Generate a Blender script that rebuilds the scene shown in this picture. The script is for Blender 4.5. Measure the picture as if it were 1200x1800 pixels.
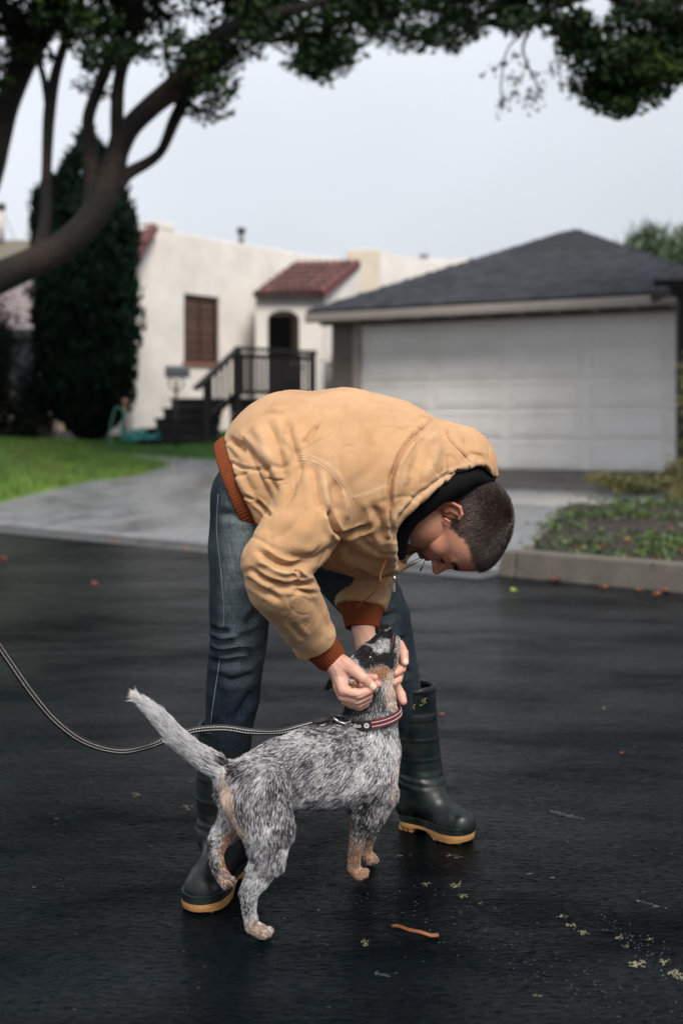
import bpy, math, random
import numpy as np
from mathutils import Vector, Matrix
from mathutils.bvhtree import BVHTree

for o in list(bpy.data.objects):
    bpy.data.objects.remove(o, do_unlink=True)
SC = bpy.context.scene
COL = SC.collection
rng = np.random.default_rng(7)
random.seed(7)

# ------------------------------------------------------------------ camera
CAMH = 1.03
FPX = 2000.0
cam = bpy.data.cameras.new("camera")
cam_o = bpy.data.objects.new("camera", cam)
COL.objects.link(cam_o)
cam_o.location = (0, 0, CAMH)
cam_o.rotation_euler = (math.pi / 2, 0, 0)
cam.sensor_fit = 'VERTICAL'
cam.sensor_height = 36.0
cam.lens = 36.0 * FPX / 1800.0
cam.shift_y = -150.0 / 1800.0
cam.clip_end = 2000
cam.dof.use_dof = True
cam.dof.focus_distance = 2.56
cam.dof.aperture_fstop = 2.3
SC.camera = cam_o

# ------------------------------------------------------------------ world and sun
world = bpy.data.worlds.new("World")
SC.world = world
world.use_nodes = True
nt = world.node_tree
nt.nodes.clear()
SUN_EL, SUN_AZ = math.radians(46), math.radians(158)   # azimuth clockwise from +Y: from behind the camera, right
sky = nt.nodes.new('ShaderNodeTexSky')
sky.sky_type = 'NISHITA'
sky.sun_disc = False
sky.sun_elevation = SUN_EL
sky.sun_rotation = SUN_AZ
sky.air_density = 1.0
sky.dust_density = 3.0
skm = nt.nodes.new('ShaderNodeMix'); skm.data_type = 'RGBA'; skm.blend_type = 'MULTIPLY'
skm.inputs[0].default_value = 1.0
skm.inputs[7].default_value = (0.9, 0.95, 1.0, 1)
nt.links.new(sky.outputs[0], skm.inputs[6])
# cloud sheet: brighter overhead, soft lumps
tc = nt.nodes.new('ShaderNodeTexCoord')
sep = nt.nodes.new('ShaderNodeSeparateXYZ')
nt.links.new(tc.outputs['Generated'], sep.inputs[0])
ramp = nt.nodes.new('ShaderNodeMapRange')
ramp.inputs[1].default_value = 0.15; ramp.inputs[2].default_value = 1.0
ramp.inputs[3].default_value = 6.3; ramp.inputs[4].default_value = 10.5
nt.links.new(sep.outputs[2], ramp.inputs[0])
nz = nt.nodes.new('ShaderNodeTexNoise'); nz.inputs['Scale'].default_value = 1.6; nz.inputs['Detail'].default_value = 3.0
nt.links.new(tc.outputs['Generated'], nz.inputs['Vector'])
nr = nt.nodes.new('ShaderNodeMapRange')
nr.inputs[1].default_value = 0.3; nr.inputs[2].default_value = 0.7
nr.inputs[3].default_value = 0.88; nr.inputs[4].default_value = 1.12
nt.links.new(nz.outputs['Fac'], nr.inputs[0])
# the cloud is thinner towards the left
xr = nt.nodes.new('ShaderNodeMapRange')
xr.inputs[1].default_value = -0.5; xr.inputs[2].default_value = 0.5
xr.inputs[3].default_value = 1.12; xr.inputs[4].default_value = 0.84
nt.links.new(sep.outputs[0], xr.inputs[0])
m1 = nt.nodes.new('ShaderNodeMath'); m1.operation = 'MULTIPLY'
nt.links.new(ramp.outputs[0], m1.inputs[0]); nt.links.new(nr.outputs[0], m1.inputs[1])
m2 = nt.nodes.new('ShaderNodeMath'); m2.operation = 'MULTIPLY'
nt.links.new(m1.outputs[0], m2.inputs[0]); nt.links.new(xr.outputs[0], m2.inputs[1])
cc = nt.nodes.new('ShaderNodeMix'); cc.data_type = 'RGBA'; cc.blend_type = 'MULTIPLY'
cc.inputs[0].default_value = 1.0
cc.inputs[6].default_value = (0.93, 0.975, 1.045, 1)
nt.links.new(m2.outputs[0], cc.inputs[7])
mx = nt.nodes.new('ShaderNodeMix'); mx.data_type = 'RGBA'
mx.inputs[0].default_value = 0.93
nt.links.new(skm.outputs[2], mx.inputs[6]); nt.links.new(cc.outputs[2], mx.inputs[7])
bg = nt.nodes.new('ShaderNodeBackground')
bg.inputs['Strength'].default_value = 0.10
nt.links.new(mx.outputs[2], bg.inputs['Color'])
wo = nt.nodes.new('ShaderNodeOutputWorld')
nt.links.new(bg.outputs[0], wo.inputs['Surface'])

sun = bpy.data.lights.new("sun", 'SUN')
sun.energy = 3.0
sun.angle = math.radians(24)
sun.color = (1.0, 0.93, 0.84)
sun_o = bpy.data.objects.new("sun", sun)
COL.objects.link(sun_o)
sd = Vector((math.sin(SUN_AZ) * math.cos(SUN_EL), math.cos(SUN_AZ) * math.cos(SUN_EL), math.sin(SUN_EL)))
sun_o.rotation_euler = sd.to_track_quat('Z', 'Y').to_euler()
sun_o.location = sd * 30
SC.view_settings.view_transform = 'Standard'
SC.view_settings.look = 'None'
SC.view_settings.exposure = 0.38
SC.view_settings.gamma = 1.0
SC.view_settings.use_curve_mapping = False

# ------------------------------------------------------------------ helpers
def P(px, py, Y):
    """world point of a photograph pixel at depth Y"""
    return np.array([(px - 600.0) * Y / FPX, Y, CAMH - (py - 750.0) * Y / FPX])

def topix(V):
    return 600.0 + V[:, 0] * FPX / V[:, 1], 750.0 + (CAMH - V[:, 2]) * FPX / V[:, 1]

def hash3(i, j, k, s):
    n = (i * 73856093) ^ (j * 19349663) ^ (k * 83492791) ^ (s * 2654435)
    n = (n ^ (n >> 13)) * 1274126177
    n = n & 0x7fffffff
    return (n % 100003) / 100003.0

def vnoise(p, s=0):
    """smooth value noise, 0..1"""
    i = np.floor(p).astype(np.int64); f = p - i
    f = f * f * (3 - 2 * f)
    r = 0
    for a in (0, 1):
        wa = f[:, 0] if a else 1 - f[:, 0]
        for b in (0, 1):
            wb = f[:, 1] if b else 1 - f[:, 1]
            for c in (0, 1):
                wc = f[:, 2] if c else 1 - f[:, 2]
                r = r + wa * wb * wc * hash3(i[:, 0] + a, i[:, 1] + b, i[:, 2] + c, s)
    return r

def fbm(p, s=0, n=3):
    r = 0; t = 0; a = 1.0
    for q in range(n):
        r = r + a * vnoise(p * 2 ** q, s + q); t += a; a *= 0.5
    return r / t

def sstep(a, b, x):
    t = np.clip((x - a) / (b - a), 0, 1)
    return t * t * (3 - 2 * t)

# ---- objects
def props(o, label=None, cat=None, group=None, kind=None):
    if label: o['label'] = label
    if cat: o['category'] = cat
    if group: o['group'] = group
    if kind: o['kind'] = kind
    return o

def empty(name, loc, label, cat, group=None):
    o = bpy.data.objects.new(name, None)
    o.empty_display_size = 0.1
    COL.objects.link(o)
    o.location = Vector(loc)
    return props(o, label, cat, group)

def rootloc(o):
    v = Vector((0, 0, 0))
    while o is not None:
        v += o.location
        o = o.parent
    return v

def link(name, me, parent=None, loc=(0, 0, 0), rot=None, **kw):
    """link mesh data whose vertices are in world space (or local to world point loc)"""
    o = bpy.data.objects.new(name, me)
    COL.objects.link(o)
    l = Vector(loc)
    if parent is not None:
        o.parent = parent
        l = l - rootloc(parent)
    o.location = l
    if rot is not None:
        if isinstance(rot, Matrix):
            o.rotation_euler = rot.to_euler()
        else:
            o.rotation_euler = rot
    return props(o, **kw)

def mesh(name, V, F, mat=None, smooth=True, attrs=None, matidx=None):
    me = bpy.data.meshes.new(name)
    V = np.asarray(V, dtype=np.float32)
    if isinstance(F, np.ndarray):
        me.vertices.add(len(V)); me.vertices.foreach_set('co', V.ravel())
        n, k = F.shape
        me.loops.add(n * k); me.loops.foreach_set('vertex_index', F.astype(np.int32).ravel())
        me.polygons.add(n)
        me.polygons.foreach_set('loop_start', np.arange(0, n * k, k, dtype=np.int32))
        try:
            me.polygons.foreach_set('loop_total', np.full(n, k, dtype=np.int32))
        except Exception:
            pass
        me.update(calc_edges=True)
        me.validate()
    else:
        me.from_pydata([tuple(v) for v in V.tolist()], [], F)
        me.update()
    for m in (mat if isinstance(mat, (list, tuple)) else [mat]):
        if m: me.materials.append(m)
    if smooth:
        me.polygons.foreach_set('use_smooth', np.ones(len(me.polygons), dtype=bool))
    if matidx is not None:
        me.polygons.foreach_set('material_index', matidx.astype(np.int32))
    for k, a in (attrs or {}).items():
        a = np.asarray(a, dtype=np.float32)
        if a.ndim == 1:
            at = me.attributes.new(k, 'FLOAT', 'POINT'); at.data.foreach_set('value', a)
        else:
            if a.shape[1] == 3: a = np.c_[a, np.ones(len(a), dtype=np.float32)]
            at = me.attributes.new(k, 'FLOAT_COLOR', 'POINT'); at.data.foreach_set('color', a.ravel())
    return me

BOXF = [(0, 3, 2, 1), (4, 5, 6, 7), (0, 1, 5, 4), (1, 2, 6, 5), (2, 3, 7, 6), (3, 0, 4, 7)]

class MB:
    """mesh builder collecting simple solids"""
    def __init__(self): self.V = []; self.F = []
    def add(self, V, F):
        n = len(self.V)
        self.V += [tuple(float(c) for c in v) for v in V]
        self.F += [tuple(i + n for i in f) for f in F]
        return self
    def hexa(self, pts):
        """8 points: bottom 4 ccw, top 4"""
        return self.add(pts, BOXF)
    def box(self, lo, hi):
        (a, b, c), (d, e, f) = lo, hi
        return self.hexa([(a, b, c), (d, b, c), (d, e, c), (a, e, c), (a, b, f), (d, b, f), (d, e, f), (a, e, f)])
    def fbox(self, fr, u, n, w):
        """box in a wall frame: u along, n outward, w up"""
        O, E, N, W = fr
        pts = []
        for ww in w:
            for uu, nn in ((u[0], n[0]), (u[0], n[1]), (u[1], n[1]), (u[1], n[0])):
                pts.append(O + E * uu + N * nn + W * ww)
        return self.hexa(pts)
    def bar(self, a, b, w, d, up=(0, 0, 1)):
        a = Vector(a); b = Vector(b); t = (b - a).normalized()
        s = t.cross(Vector(up))
        if s.length < 1e-4: s = Vector((1, 0, 0))
        s = s.normalized() * w / 2
        q = s.cross(t).normalized() * d / 2
        return self.hexa([a - s - q, a + s - q, a + s + q, a - s + q, b - s - q, b + s - q, b + s + q, b - s + q])
    def tube(self, pts, rad, n=10, cap=True):
        V, F = tube_geo(pts, rad, n, cap)
        return self.add(V, F)
    def build(self, name, mat, parent=None, smooth=False, bevel=0, **kw):
        me = mesh(name, self.V, self.F, mat, smooth)
        o = link(name, me, parent, **kw)
        if bevel:
            m = o.modifiers.new('b', 'BEVEL'); m.width = bevel; m.segments = 2; m.limit_method = 'ANGLE'
        return o

def tube_geo(pts, rad, n=10, cap=True):
    pts = [Vector(tuple(p)) for p in pts]
    if not hasattr(rad, '__len__'): rad = [rad] * len(pts)
    V = []; F = []
    up = None
    for i, p in enumerate(pts):
        t = (pts[min(i + 1, len(pts) - 1)] - pts[max(i - 1, 0)])
        t = t.normalized() if t.length > 1e-9 else Vector((0, 0, 1))
        if up is None:
            up = Vector((0, 1, 0)) if abs(t.y) < 0.9 else Vector((1, 0, 0))
        s = t.cross(up).normalized(); up = s.cross(t).normalized()
        for k in range(n):
            a = 2 * math.pi * k / n
            V.append(p + (s * math.cos(a) + up * math.sin(a)) * rad[i])
    for i in range(len(pts) - 1):
        for k in range(n):
            F.append((i * n + k, i * n + (k + 1) % n, (i + 1) * n + (k + 1) % n, (i + 1) * n + k))
    if cap:
        F.append(tuple(range(n))[::-1]); F.append(tuple((len(pts) - 1) * n + k for k in range(n)))
    return V, F

def spline(pts, m=6):
    """Catmull-Rom through rows of numbers"""
    p = np.asarray(pts, dtype=float)
    q = np.vstack([2 * p[0] - p[1], p, 2 * p[-1] - p[-2]])
    out = []
    for i in range(1, len(q) - 2):
        for k in range(m):
            t = k / m
            out.append(0.5 * ((2 * q[i]) + (-q[i - 1] + q[i + 1]) * t + (2 * q[i - 1] - 5 * q[i] + 4 * q[i + 1] - q[i + 2]) * t * t
                              + (-q[i - 1] + 3 * q[i] - 3 * q[i + 1] + q[i + 2]) * t ** 3))
    out.append(p[-1])
    return np.array(out)

# ---- materials
def mat(name, col, rough=0.7, var=0.0, vscale=8.0, bump=0.0, bscale=60.0, bdist=0.01, spec=0.5, metal=0.0,
        attr=None, col2=None, c2scale=3.0, c2lo=0.45, c2hi=0.6, stretch=None, sheen=0.0, coat=0.0, sss=0.0, rvar=0.0, rscale=3, trans=0.0, generated=False):
    m = bpy.data.materials.new(name)
    m.use_nodes = True
    t = m.node_tree; N = t.nodes; L = t.links
    b = N['Principled BSDF']
    b.inputs['Base Color'].default_value = (*col, 1)
    b.inputs['Roughness'].default_value = rough
    b.inputs['Specular IOR Level'].default_value = spec
    b.inputs['Metallic'].default_value = metal
    if sheen:
        b.inputs['Sheen Weight'].default_value = sheen
        b.inputs['Sheen Roughness'].default_value = 0.5
    if coat:
        b.inputs['Coat Weight'].default_value = coat; b.inputs['Coat Roughness'].default_value = 0.15
    if sss:
        b.inputs['Subsurface Weight'].default_value = sss
        b.inputs['Subsurface Radius'].default_value = (1.0, 0.35, 0.2)
        b.inputs['Subsurface Scale'].default_value = 0.006
    tcn = N.new('ShaderNodeTexCoord')
    vec = tcn.outputs['Object']
    if stretch:
        mp = N.new('ShaderNodeMapping'); mp.inputs['Scale'].default_value = stretch
        L.new(vec, mp.inputs['Vector']); vec = mp.outputs[0]
    cur = None
    if attr:
        a = N.new('ShaderNodeAttribute'); a.attribute_name = attr
        cur = a.outputs['Color']
    if col2 is not None:
        n = N.new('ShaderNodeTexNoise'); n.inputs['Scale'].default_value = c2scale; n.inputs['Detail'].default_value = 5
        L.new(vec, n.inputs['Vector'])
        r = N.new('ShaderNodeMapRange'); r.inputs[1].default_value = c2lo; r.inputs[2].default_value = c2hi
        L.new(n.outputs['Fac'], r.inputs[0])
        x = N.new('ShaderNodeMix'); x.data_type = 'RGBA'
        L.new(r.outputs[0], x.inputs[0])
        if cur is not None: L.new(cur, x.inputs[6])
        else: x.inputs[6].default_value = (*col, 1)
        x.inputs[7].default_value = (*col2, 1)
        cur = x.outputs[2]
    if var:
        n = N.new('ShaderNodeTexNoise'); n.inputs['Scale'].default_value = vscale; n.inputs['Detail'].default_value = 6
        n.inputs['Roughness'].default_value = 0.65
        L.new(vec, n.inputs['Vector'])
        r = N.new('ShaderNodeMapRange'); r.inputs[1].default_value = 0.3; r.inputs[2].default_value = 0.7
        r.inputs[3].default_value = 1 - var; r.inputs[4].default_value = 1 + var
        L.new(n.outputs['Fac'], r.inputs[0])
        x = N.new('ShaderNodeMix'); x.data_type = 'RGBA'; x.blend_type = 'MULTIPLY'; x.inputs[0].default_value = 1
        if cur is not None: L.new(cur, x.inputs[6])
        else: x.inputs[6].default_value = (*col, 1)
        L.new(r.outputs[0], x.inputs[7])
        cur = x.outputs[2]
    if cur is not None: L.new(cur, b.inputs['Base Color'])
    if rvar:
        n = N.new('ShaderNodeTexNoise'); n.inputs['Scale'].default_value = rscale; n.inputs['Detail'].default_value = 4
        L.new(vec, n.inputs['Vector'])
        r = N.new('ShaderNodeMapRange'); r.inputs[1].default_value = 0.35; r.inputs[2].default_value = 0.65
        r.inputs[3].default_value = max(0.02, rough - rvar); r.inputs[4].default_value = min(1, rough + rvar)
        L.new(n.outputs['Fac'], r.inputs[0]); L.new(r.outputs[0], b.inputs['Roughness'])
    if bump:
        n = N.new('ShaderNodeTexNoise'); n.inputs['Scale'].default_value = bscale; n.inputs['Detail'].default_value = 4
        L.new(vec, n.inputs['Vector'])
        bm = N.new('ShaderNodeBump'); bm.inputs['Strength'].default_value = bump; bm.inputs['Distance'].default_value = bdist
        L.new(n.outputs['Fac'], bm.inputs['Height']); L.new(bm.outputs[0], b.inputs['Normal'])
    return m

# ---- signed distance modelling
class Field:
    def __init__(self, lo, hi, h):
        self.lo = np.array(lo, float); self.h = h
        self.n = np.ceil((np.array(hi, float) - self.lo) / h).astype(int) + 1
        self.v = np.full(self.n, 1.0, dtype=np.float32)
        self.ax = [(self.lo[i] + np.arange(self.n[i]) * h).astype(np.float32) for i in range(3)]
    def _sub(self, lo, hi):
        a = np.clip(np.floor((np.array(lo) - self.lo) / self.h).astype(int), 0, self.n)
        b = np.clip(np.ceil((np.array(hi) - self.lo) / self.h).astype(int) + 1, 0, self.n)
        s = tuple(slice(a[i], b[i]) for i in range(3))
        x = self.ax[0][s[0]][:, None, None]; y = self.ax[1][s[1]][None, :, None]; z = self.ax[2][s[2]][None, None, :]
        return s, x, y, z
    def comb(self, s, d, k, op):
        a = self.v[s]
        if op == 'sub':
            d = -d
            if k > 0:
                h = np.maximum(k - np.abs(a - d), 0) / k
                self.v[s] = np.maximum(a, d) + h * h * k * 0.25
            else: self.v[s] = np.maximum(a, d)
        elif op == 'and':
            self.v[s] = np.maximum(a, d)
        else:
            if k > 0:
                h = np.maximum(k - np.abs(a - d), 0) / k
                self.v[s] = np.minimum(a, d) - h * h * k * 0.25
            else: self.v[s] = np.minimum(a, d)
    def cone(self, a, b, ra, rb, sc=(1, 1, 1), k=0.02, op='add'):
        a = np.array(a, float); b = np.array(b, float); sc = np.array(sc, float)
        R = max(ra, rb) * sc.max() + 0.03 + k
        s, x, y, z = self._sub(np.minimum(a, b) - R, np.maximum(a, b) + R)
        A = a / sc; B = b / sc; D = B - A; L2 = max(float(D @ D), 1e-12)
        x = x / sc[0]; y = y / sc[1]; z = z / sc[2]
        t = ((x - A[0]) * D[0] + (y - A[1]) * D[1] + (z - A[2]) * D[2]) / L2
        t = np.clip(t, 0, 1)
        d = np.sqrt((x - A[0] - t * D[0]) ** 2 + (y - A[1] - t * D[1]) ** 2 + (z - A[2] - t * D[2]) ** 2) - (ra + (rb - ra) * t)
        self.comb(s, d.astype(np.float32), k, op)
    def chain(self, pts, rad, sc=(1, 1, 1), k=0.015, op='add', kin=0.0015):
        pts = np.array([np.array(p, float) for p in pts]); sc = np.array(sc, float)
        R = max(rad) * sc.max() + 0.03 + k
        s, x, y, z = self._sub(pts.min(0) - R, pts.max(0) + R)
        x = x / sc[0]; y = y / sc[1]; z = z / sc[2]; out = None
        for i in range(len(pts) - 1):
            A = pts[i] / sc; D = pts[i + 1] / sc - A; L2 = max(float(D @ D), 1e-12); ra, rb = rad[i], rad[i + 1]
            t = np.clip(((x - A[0]) * D[0] + (y - A[1]) * D[1] + (z - A[2]) * D[2]) / L2, 0, 1).astype(np.float32)
            d = np.sqrt((x - A[0] - t * D[0]) ** 2 + (y - A[1] - t * D[1]) ** 2 + (z - A[2] - t * D[2]) ** 2) - (ra + (rb - ra) * t)
            d = d.astype(np.float32)
            if out is None: out = d
            else:
                h = np.maximum(kin - np.abs(out - d), 0) / kin
                out = np.minimum(out, d) - h * h * kin * 0.25
        if min(self.v[s].shape) > 0: self.comb(s, out, k, op)
    def ell(self, c, r, k=0.015, op='add', rot=None):
        c = np.array(c, float); r = np.array(r, float)
        R = r.max() + 0.03 + k
        s, x, y, z = self._sub(c - R, c + R)
        x = x - c[0]; y = y - c[1]; z = z - c[2]
        if rot is not None:
            M = np.array(rot)   # rows = local axes in field space
            x, y, z = (M[0, 0] * x + M[0, 1] * y + M[0, 2] * z, M[1, 0] * x + M[1, 1] * y + M[1, 2] * z, M[2, 0] * x + M[2, 1] * y + M[2, 2] * z)
        k0 = np.sqrt((x / r[0]) ** 2 + (y / r[1]) ** 2 + (z / r[2]) ** 2)
        k1 = np.sqrt((x / r[0] ** 2) ** 2 + (y / r[1] ** 2) ** 2 + (z / r[2] ** 2) ** 2) + 1e-9
        d = k0 * (k0 - 1.0) / k1
        self.comb(s, d.astype(np.float32), k, op)
    def fun(self, f, lo=None, hi=None, k=0.0, op='and'):
        if lo is None: lo, hi = self.lo, self.lo + self.n * self.h
        s, x, y, z = self._sub(lo, hi)
        d = np.broadcast_to(f(x, y, z), self.v[s].shape).astype(np.float32)
        self.comb(s, d, k, op)
    def plane(self, pt, nrm, k=0.0, lo=None, hi=None):
        """keep the side opposite to the normal"""
        n = np.array(nrm, float); n /= np.linalg.norm(n); p = np.array(pt, float)
        self.fun(lambda x, y, z: (x - p[0]) * n[0] + (y - p[1]) * n[1] + (z - p[2]) * n[2], lo, hi, k, 'and')
    def mesh(self, smooth=2):
        v = self.v; v[0] = v[-1] = 1; v[:, 0] = v[:, -1] = 1; v[:, :, 0] = v[:, :, -1] = 1
        neg = v < 0
        c = [neg[a:v.shape[0] - 1 + a, b:v.shape[1] - 1 + b, d:v.shape[2] - 1 + d] for a in (0, 1) for b in (0, 1) for d in (0, 1)]
        any_ = c[0].copy(); all_ = c[0].copy()
        for q in c[1:]: any_ |= q; all_ &= q
        act = any_ & ~all_
        idx = np.argwhere(act)
        vid = np.full(act.shape, -1, dtype=np.int64); vid[act] = np.arange(len(idx))
        pos = np.zeros((len(idx), 3)); cnt = np.zeros(len(idx))
        offs = [(a, b, d) for a in (0, 1) for b in (0, 1) for d in (0, 1)]
        vals = {o: v[idx[:, 0] + o[0], idx[:, 1] + o[1], idx[:, 2] + o[2]] for o in offs}
        for o in offs:
            for ax in range(3):
                if o[ax]: continue
                p = list(o); p[ax] = 1; p = tuple(p)
                a, b = vals[o], vals[p]
                m = (a < 0) != (b < 0)
                t = np.where(m, a / np.where(m, a - b, 1), 0)
                q = np.tile(np.array(o, float), (len(idx), 1)); q[:, ax] += t
                pos += q * m[:, None]; cnt += m
        V = self.lo + (idx + pos / cnt[:, None]) * self.h
        Fs = []
        for ax in range(3):
            e = [slice(1, -1)] * 3
            a1, a2 = (ax + 1) % 3, (ax + 2) % 3
            lo = [slice(None)] * 3; lo[ax] = slice(0, -1); hi = [slice(None)] * 3; hi[ax] = slice(1, None)
            n0 = neg[tuple(lo)]; n1 = neg[tuple(hi)]
            E = np.argwhere(n0 != n1)
            flip = n0[tuple(E.T)]
            ok = (E[:, a1] > 0) & (E[:, a2] > 0)
            E = E[ok]; flip = flip[ok]
            def g(d1, d2):
                q = E.copy(); q[:, a1] -= d1; q[:, a2] -= d2
                return vid[tuple(q.T)]
            f = np.stack([g(1, 1), g(0, 1), g(0, 0), g(1, 0)], 1)
            f[~flip] = f[~flip][:, ::-1]
            Fs.append(f)
        F = np.vstack(Fs); F = F[(F >= 0).all(1)]
        if smooth: V = lapl(V, F, smooth)
        return V, F

def lapl(V, F, it, lam=0.5):
    n = len(V)
    a = np.concatenate([F[:, i] for i in range(4)] + [F[:, (i + 1) % 4] for i in range(4)])
    b = np.concatenate([F[:, (i + 1) % 4] for i in range(4)] + [F[:, i] for i in range(4)])
    deg = np.maximum(np.bincount(a, minlength=n), 1)
    for q in range(it):
        W = np.stack([np.bincount(a, weights=V[b, c], minlength=n) for c in range(3)], 1) / deg[:, None]
        V = V + (W - V) * lam
    return V

def normals(V, F):
    d1 = V[F[:, 2]] - V[F[:, 0]]; d2 = V[F[:, 3]] - V[F[:, 1]]
    fn = np.cross(d1, d2)
    N = np.zeros_like(V)
    for c in range(3):
        w = np.concatenate([fn[:, c]] * 4)
        N[:, c] = np.bincount(np.concatenate([F[:, i] for i in range(4)]), weights=w, minlength=len(V))
    return N / (np.linalg.norm(N, axis=1, keepdims=True) + 1e-12)

def polydist(x, y, pts):
    """distance in pixels to a polyline, and parameter 0..1 along it"""
    best = np.full(len(x), 1e9); par = np.zeros(len(x))
    L = [math.hypot(pts[i + 1][0] - pts[i][0], pts[i + 1][1] - pts[i][1]) for i in range(len(pts) - 1)]
    T = sum(L); acc = 0
    for i in range(len(pts) - 1):
        ax, ay = pts[i][:2]; bx, by = pts[i + 1][:2]
        dx, dy = bx - ax, by - ay
        t = np.clip(((x - ax) * dx + (y - ay) * dy) / (dx * dx + dy * dy + 1e-9), 0, 1)
        d = np.hypot(x - ax - t * dx, y - ay - t * dy)
        m = d < best
        best[m] = d[m]; par[m] = (acc + t[m] * L[i]) / T
        acc += L[i]
    return best, par

def sculpt(V, F, strokes, ymax=99.0):
    """press or raise folds along lines traced on the side that faces the street"""
    N = normals(V, F)
    x, y = topix(V)
    face = np.clip(-N[:, 1] * 2.0 + 0.25, 0, 1) * (V[:, 1] < ymax)
    D = np.zeros(len(V))
    for pts, w, amp in strokes:
        pts = spline(pts, 5).tolist() if len(pts) > 2 else pts
        d, t = polydist(x, y, pts)
        taper = np.clip(np.minimum(t, 1 - t) * 5 + 0.15, 0, 1)
        g = np.exp(-(d / w) ** 2)
        if amp < 0:  # a groove with raised lips
            g = 0.45 * g + 0.55 * np.exp(-d / (0.75 * w)) - 0.20 * np.exp(-((d - 2.1 * w) / (0.9 * w)) ** 2)
        D += g * amp * taper * face
    global LAST_D
    LAST_D = D
    return V + N * D[:, None] * 0.001

def join(parts):
    Vs, Fs, n = [], [], 0
    for V, F in parts:
        Vs.append(V); Fs.append(F + n); n += len(V)
    return np.vstack(Vs), np.vstack(Fs)

def hair_obj(name, roots, dirs, nrm, length, rad, col, mat_, parent, npt=4, curl=0.0, bend=0.3, **kw):
    """short strands as curves: they leave along nrm and lie down along dirs"""
    n = len(roots)
    cu = bpy.data.hair_curves.new(name)
    cu.add_curves([npt] * n)
    t = np.linspace(0, 1, npt)[None, :, None]
    d0 = nrm[:, None, :]; d1 = dirs[:, None, :]
    L = length[:, None, None]
    pos = roots[:, None, :] + L * (d1 * t + d0 * (t * bend + 0.02) * (1 - 0.55 * t))
    if curl:
        j = rng.normal(size=(n, 1, 3)) * curl
        pos = pos + L * j * t * t
    off = np.array(rootloc(parent)) if parent is not None else 0
    pos = (pos - off).astype(np.float32)
    cu.attributes['position'].data.foreach_set('vector', pos.reshape(-1))
    r = (rad[:, None] * (1 - 0.75 * np.linspace(0, 1, npt)[None, :] ** 1.5)).astype(np.float32)
    ra = cu.attributes.get('radius') or cu.attributes.new('radius', 'FLOAT', 'POINT')
    ra.data.foreach_set('value', r.reshape(-1))
    ca = cu.attributes.new('hcol', 'FLOAT_COLOR', 'CURVE')
    ca.data.foreach_set('color', np.c_[col, np.ones(n)].astype(np.float32).reshape(-1))
    cu.materials.append(mat_)
    o = bpy.data.objects.new(name, cu)
    COL.objects.link(o)
    if parent is not None: o.parent = parent
    return props(o, **kw)

def sample_surface(V, F, n, weight=None):
    T = np.vstack([F[:, [0, 1, 2]], F[:, [0, 2, 3]]])
    A = np.linalg.norm(np.cross(V[T[:, 1]] - V[T[:, 0]], V[T[:, 2]] - V[T[:, 0]]), axis=1)
    if weight is not None: A = A * weight[T].mean(1)
    c = np.cumsum(A); c /= c[-1]
    t = np.searchsorted(c, rng.random(n))
    a = rng.random(n); b = rng.random(n); m = a + b > 1; a[m] = 1 - a[m]; b[m] = 1 - b[m]
    T = T[t]
    w = np.stack([1 - a - b, a, b], 1)
    return T, w, (V[T] * w[:, :, None]).sum(1)

def leaf_mesh(name, C, size, mat_, flat=0.0, aspect=0.5, seed=1):
    """leaf-sized folded rhombs at the points C"""
    r = np.random.default_rng(seed)
    n = len(C)
    d = r.normal(size=(n, 3)); d[:, 2] *= (1 - flat); d /= np.linalg.norm(d, axis=1, keepdims=True)
    e = r.normal(size=(n, 3)); e[:, 2] *= (1 - flat); e -= (e * d).sum(1, keepdims=True) * d
    e /= np.linalg.norm(e, axis=1, keepdims=True)
    f = np.cross(d, e)
    s = (size if hasattr(size, '__len__') else np.full(n, size)) * r.uniform(0.6, 1.3, n)
    s = s[:, None]
    V = np.stack([C - d * s / 2, C + e * s * aspect / 2 + f * s * 0.12, C + d * s / 2, C - e * s * aspect / 2 + f * s * 0.12], 1).reshape(-1, 3)
    i = np.arange(n)[:, None] * 4
    F = np.vstack([i + np.array([0, 1, 2]), i + np.array([0, 2, 3])])
    return mesh(name, V, F, mat_, smooth=False)
# ================================================================== SETTING
def vary(m, a=0.2):
    """each object that carries the material gets its own shade"""
    t = m.node_tree; b = t.nodes['Principled BSDF']; i = b.inputs['Base Color']
    oi = t.nodes.new('ShaderNodeObjectInfo'); r = t.nodes.new('ShaderNodeMapRange')
    r.inputs[3].default_value = 1 - a; r.inputs[4].default_value = 1 + a
    t.links.new(oi.outputs['Random'], r.inputs[0])
    x = t.nodes.new('ShaderNodeMix'); x.data_type = 'RGBA'; x.blend_type = 'MULTIPLY'; x.inputs[0].default_value = 1
    if i.is_linked: t.links.new(i.links[0].from_socket, x.inputs[6])
    else: x.inputs[6].default_value = i.default_value
    t.links.new(r.outputs[0], x.inputs[7]); t.links.new(x.outputs[2], i)
    return m

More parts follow.
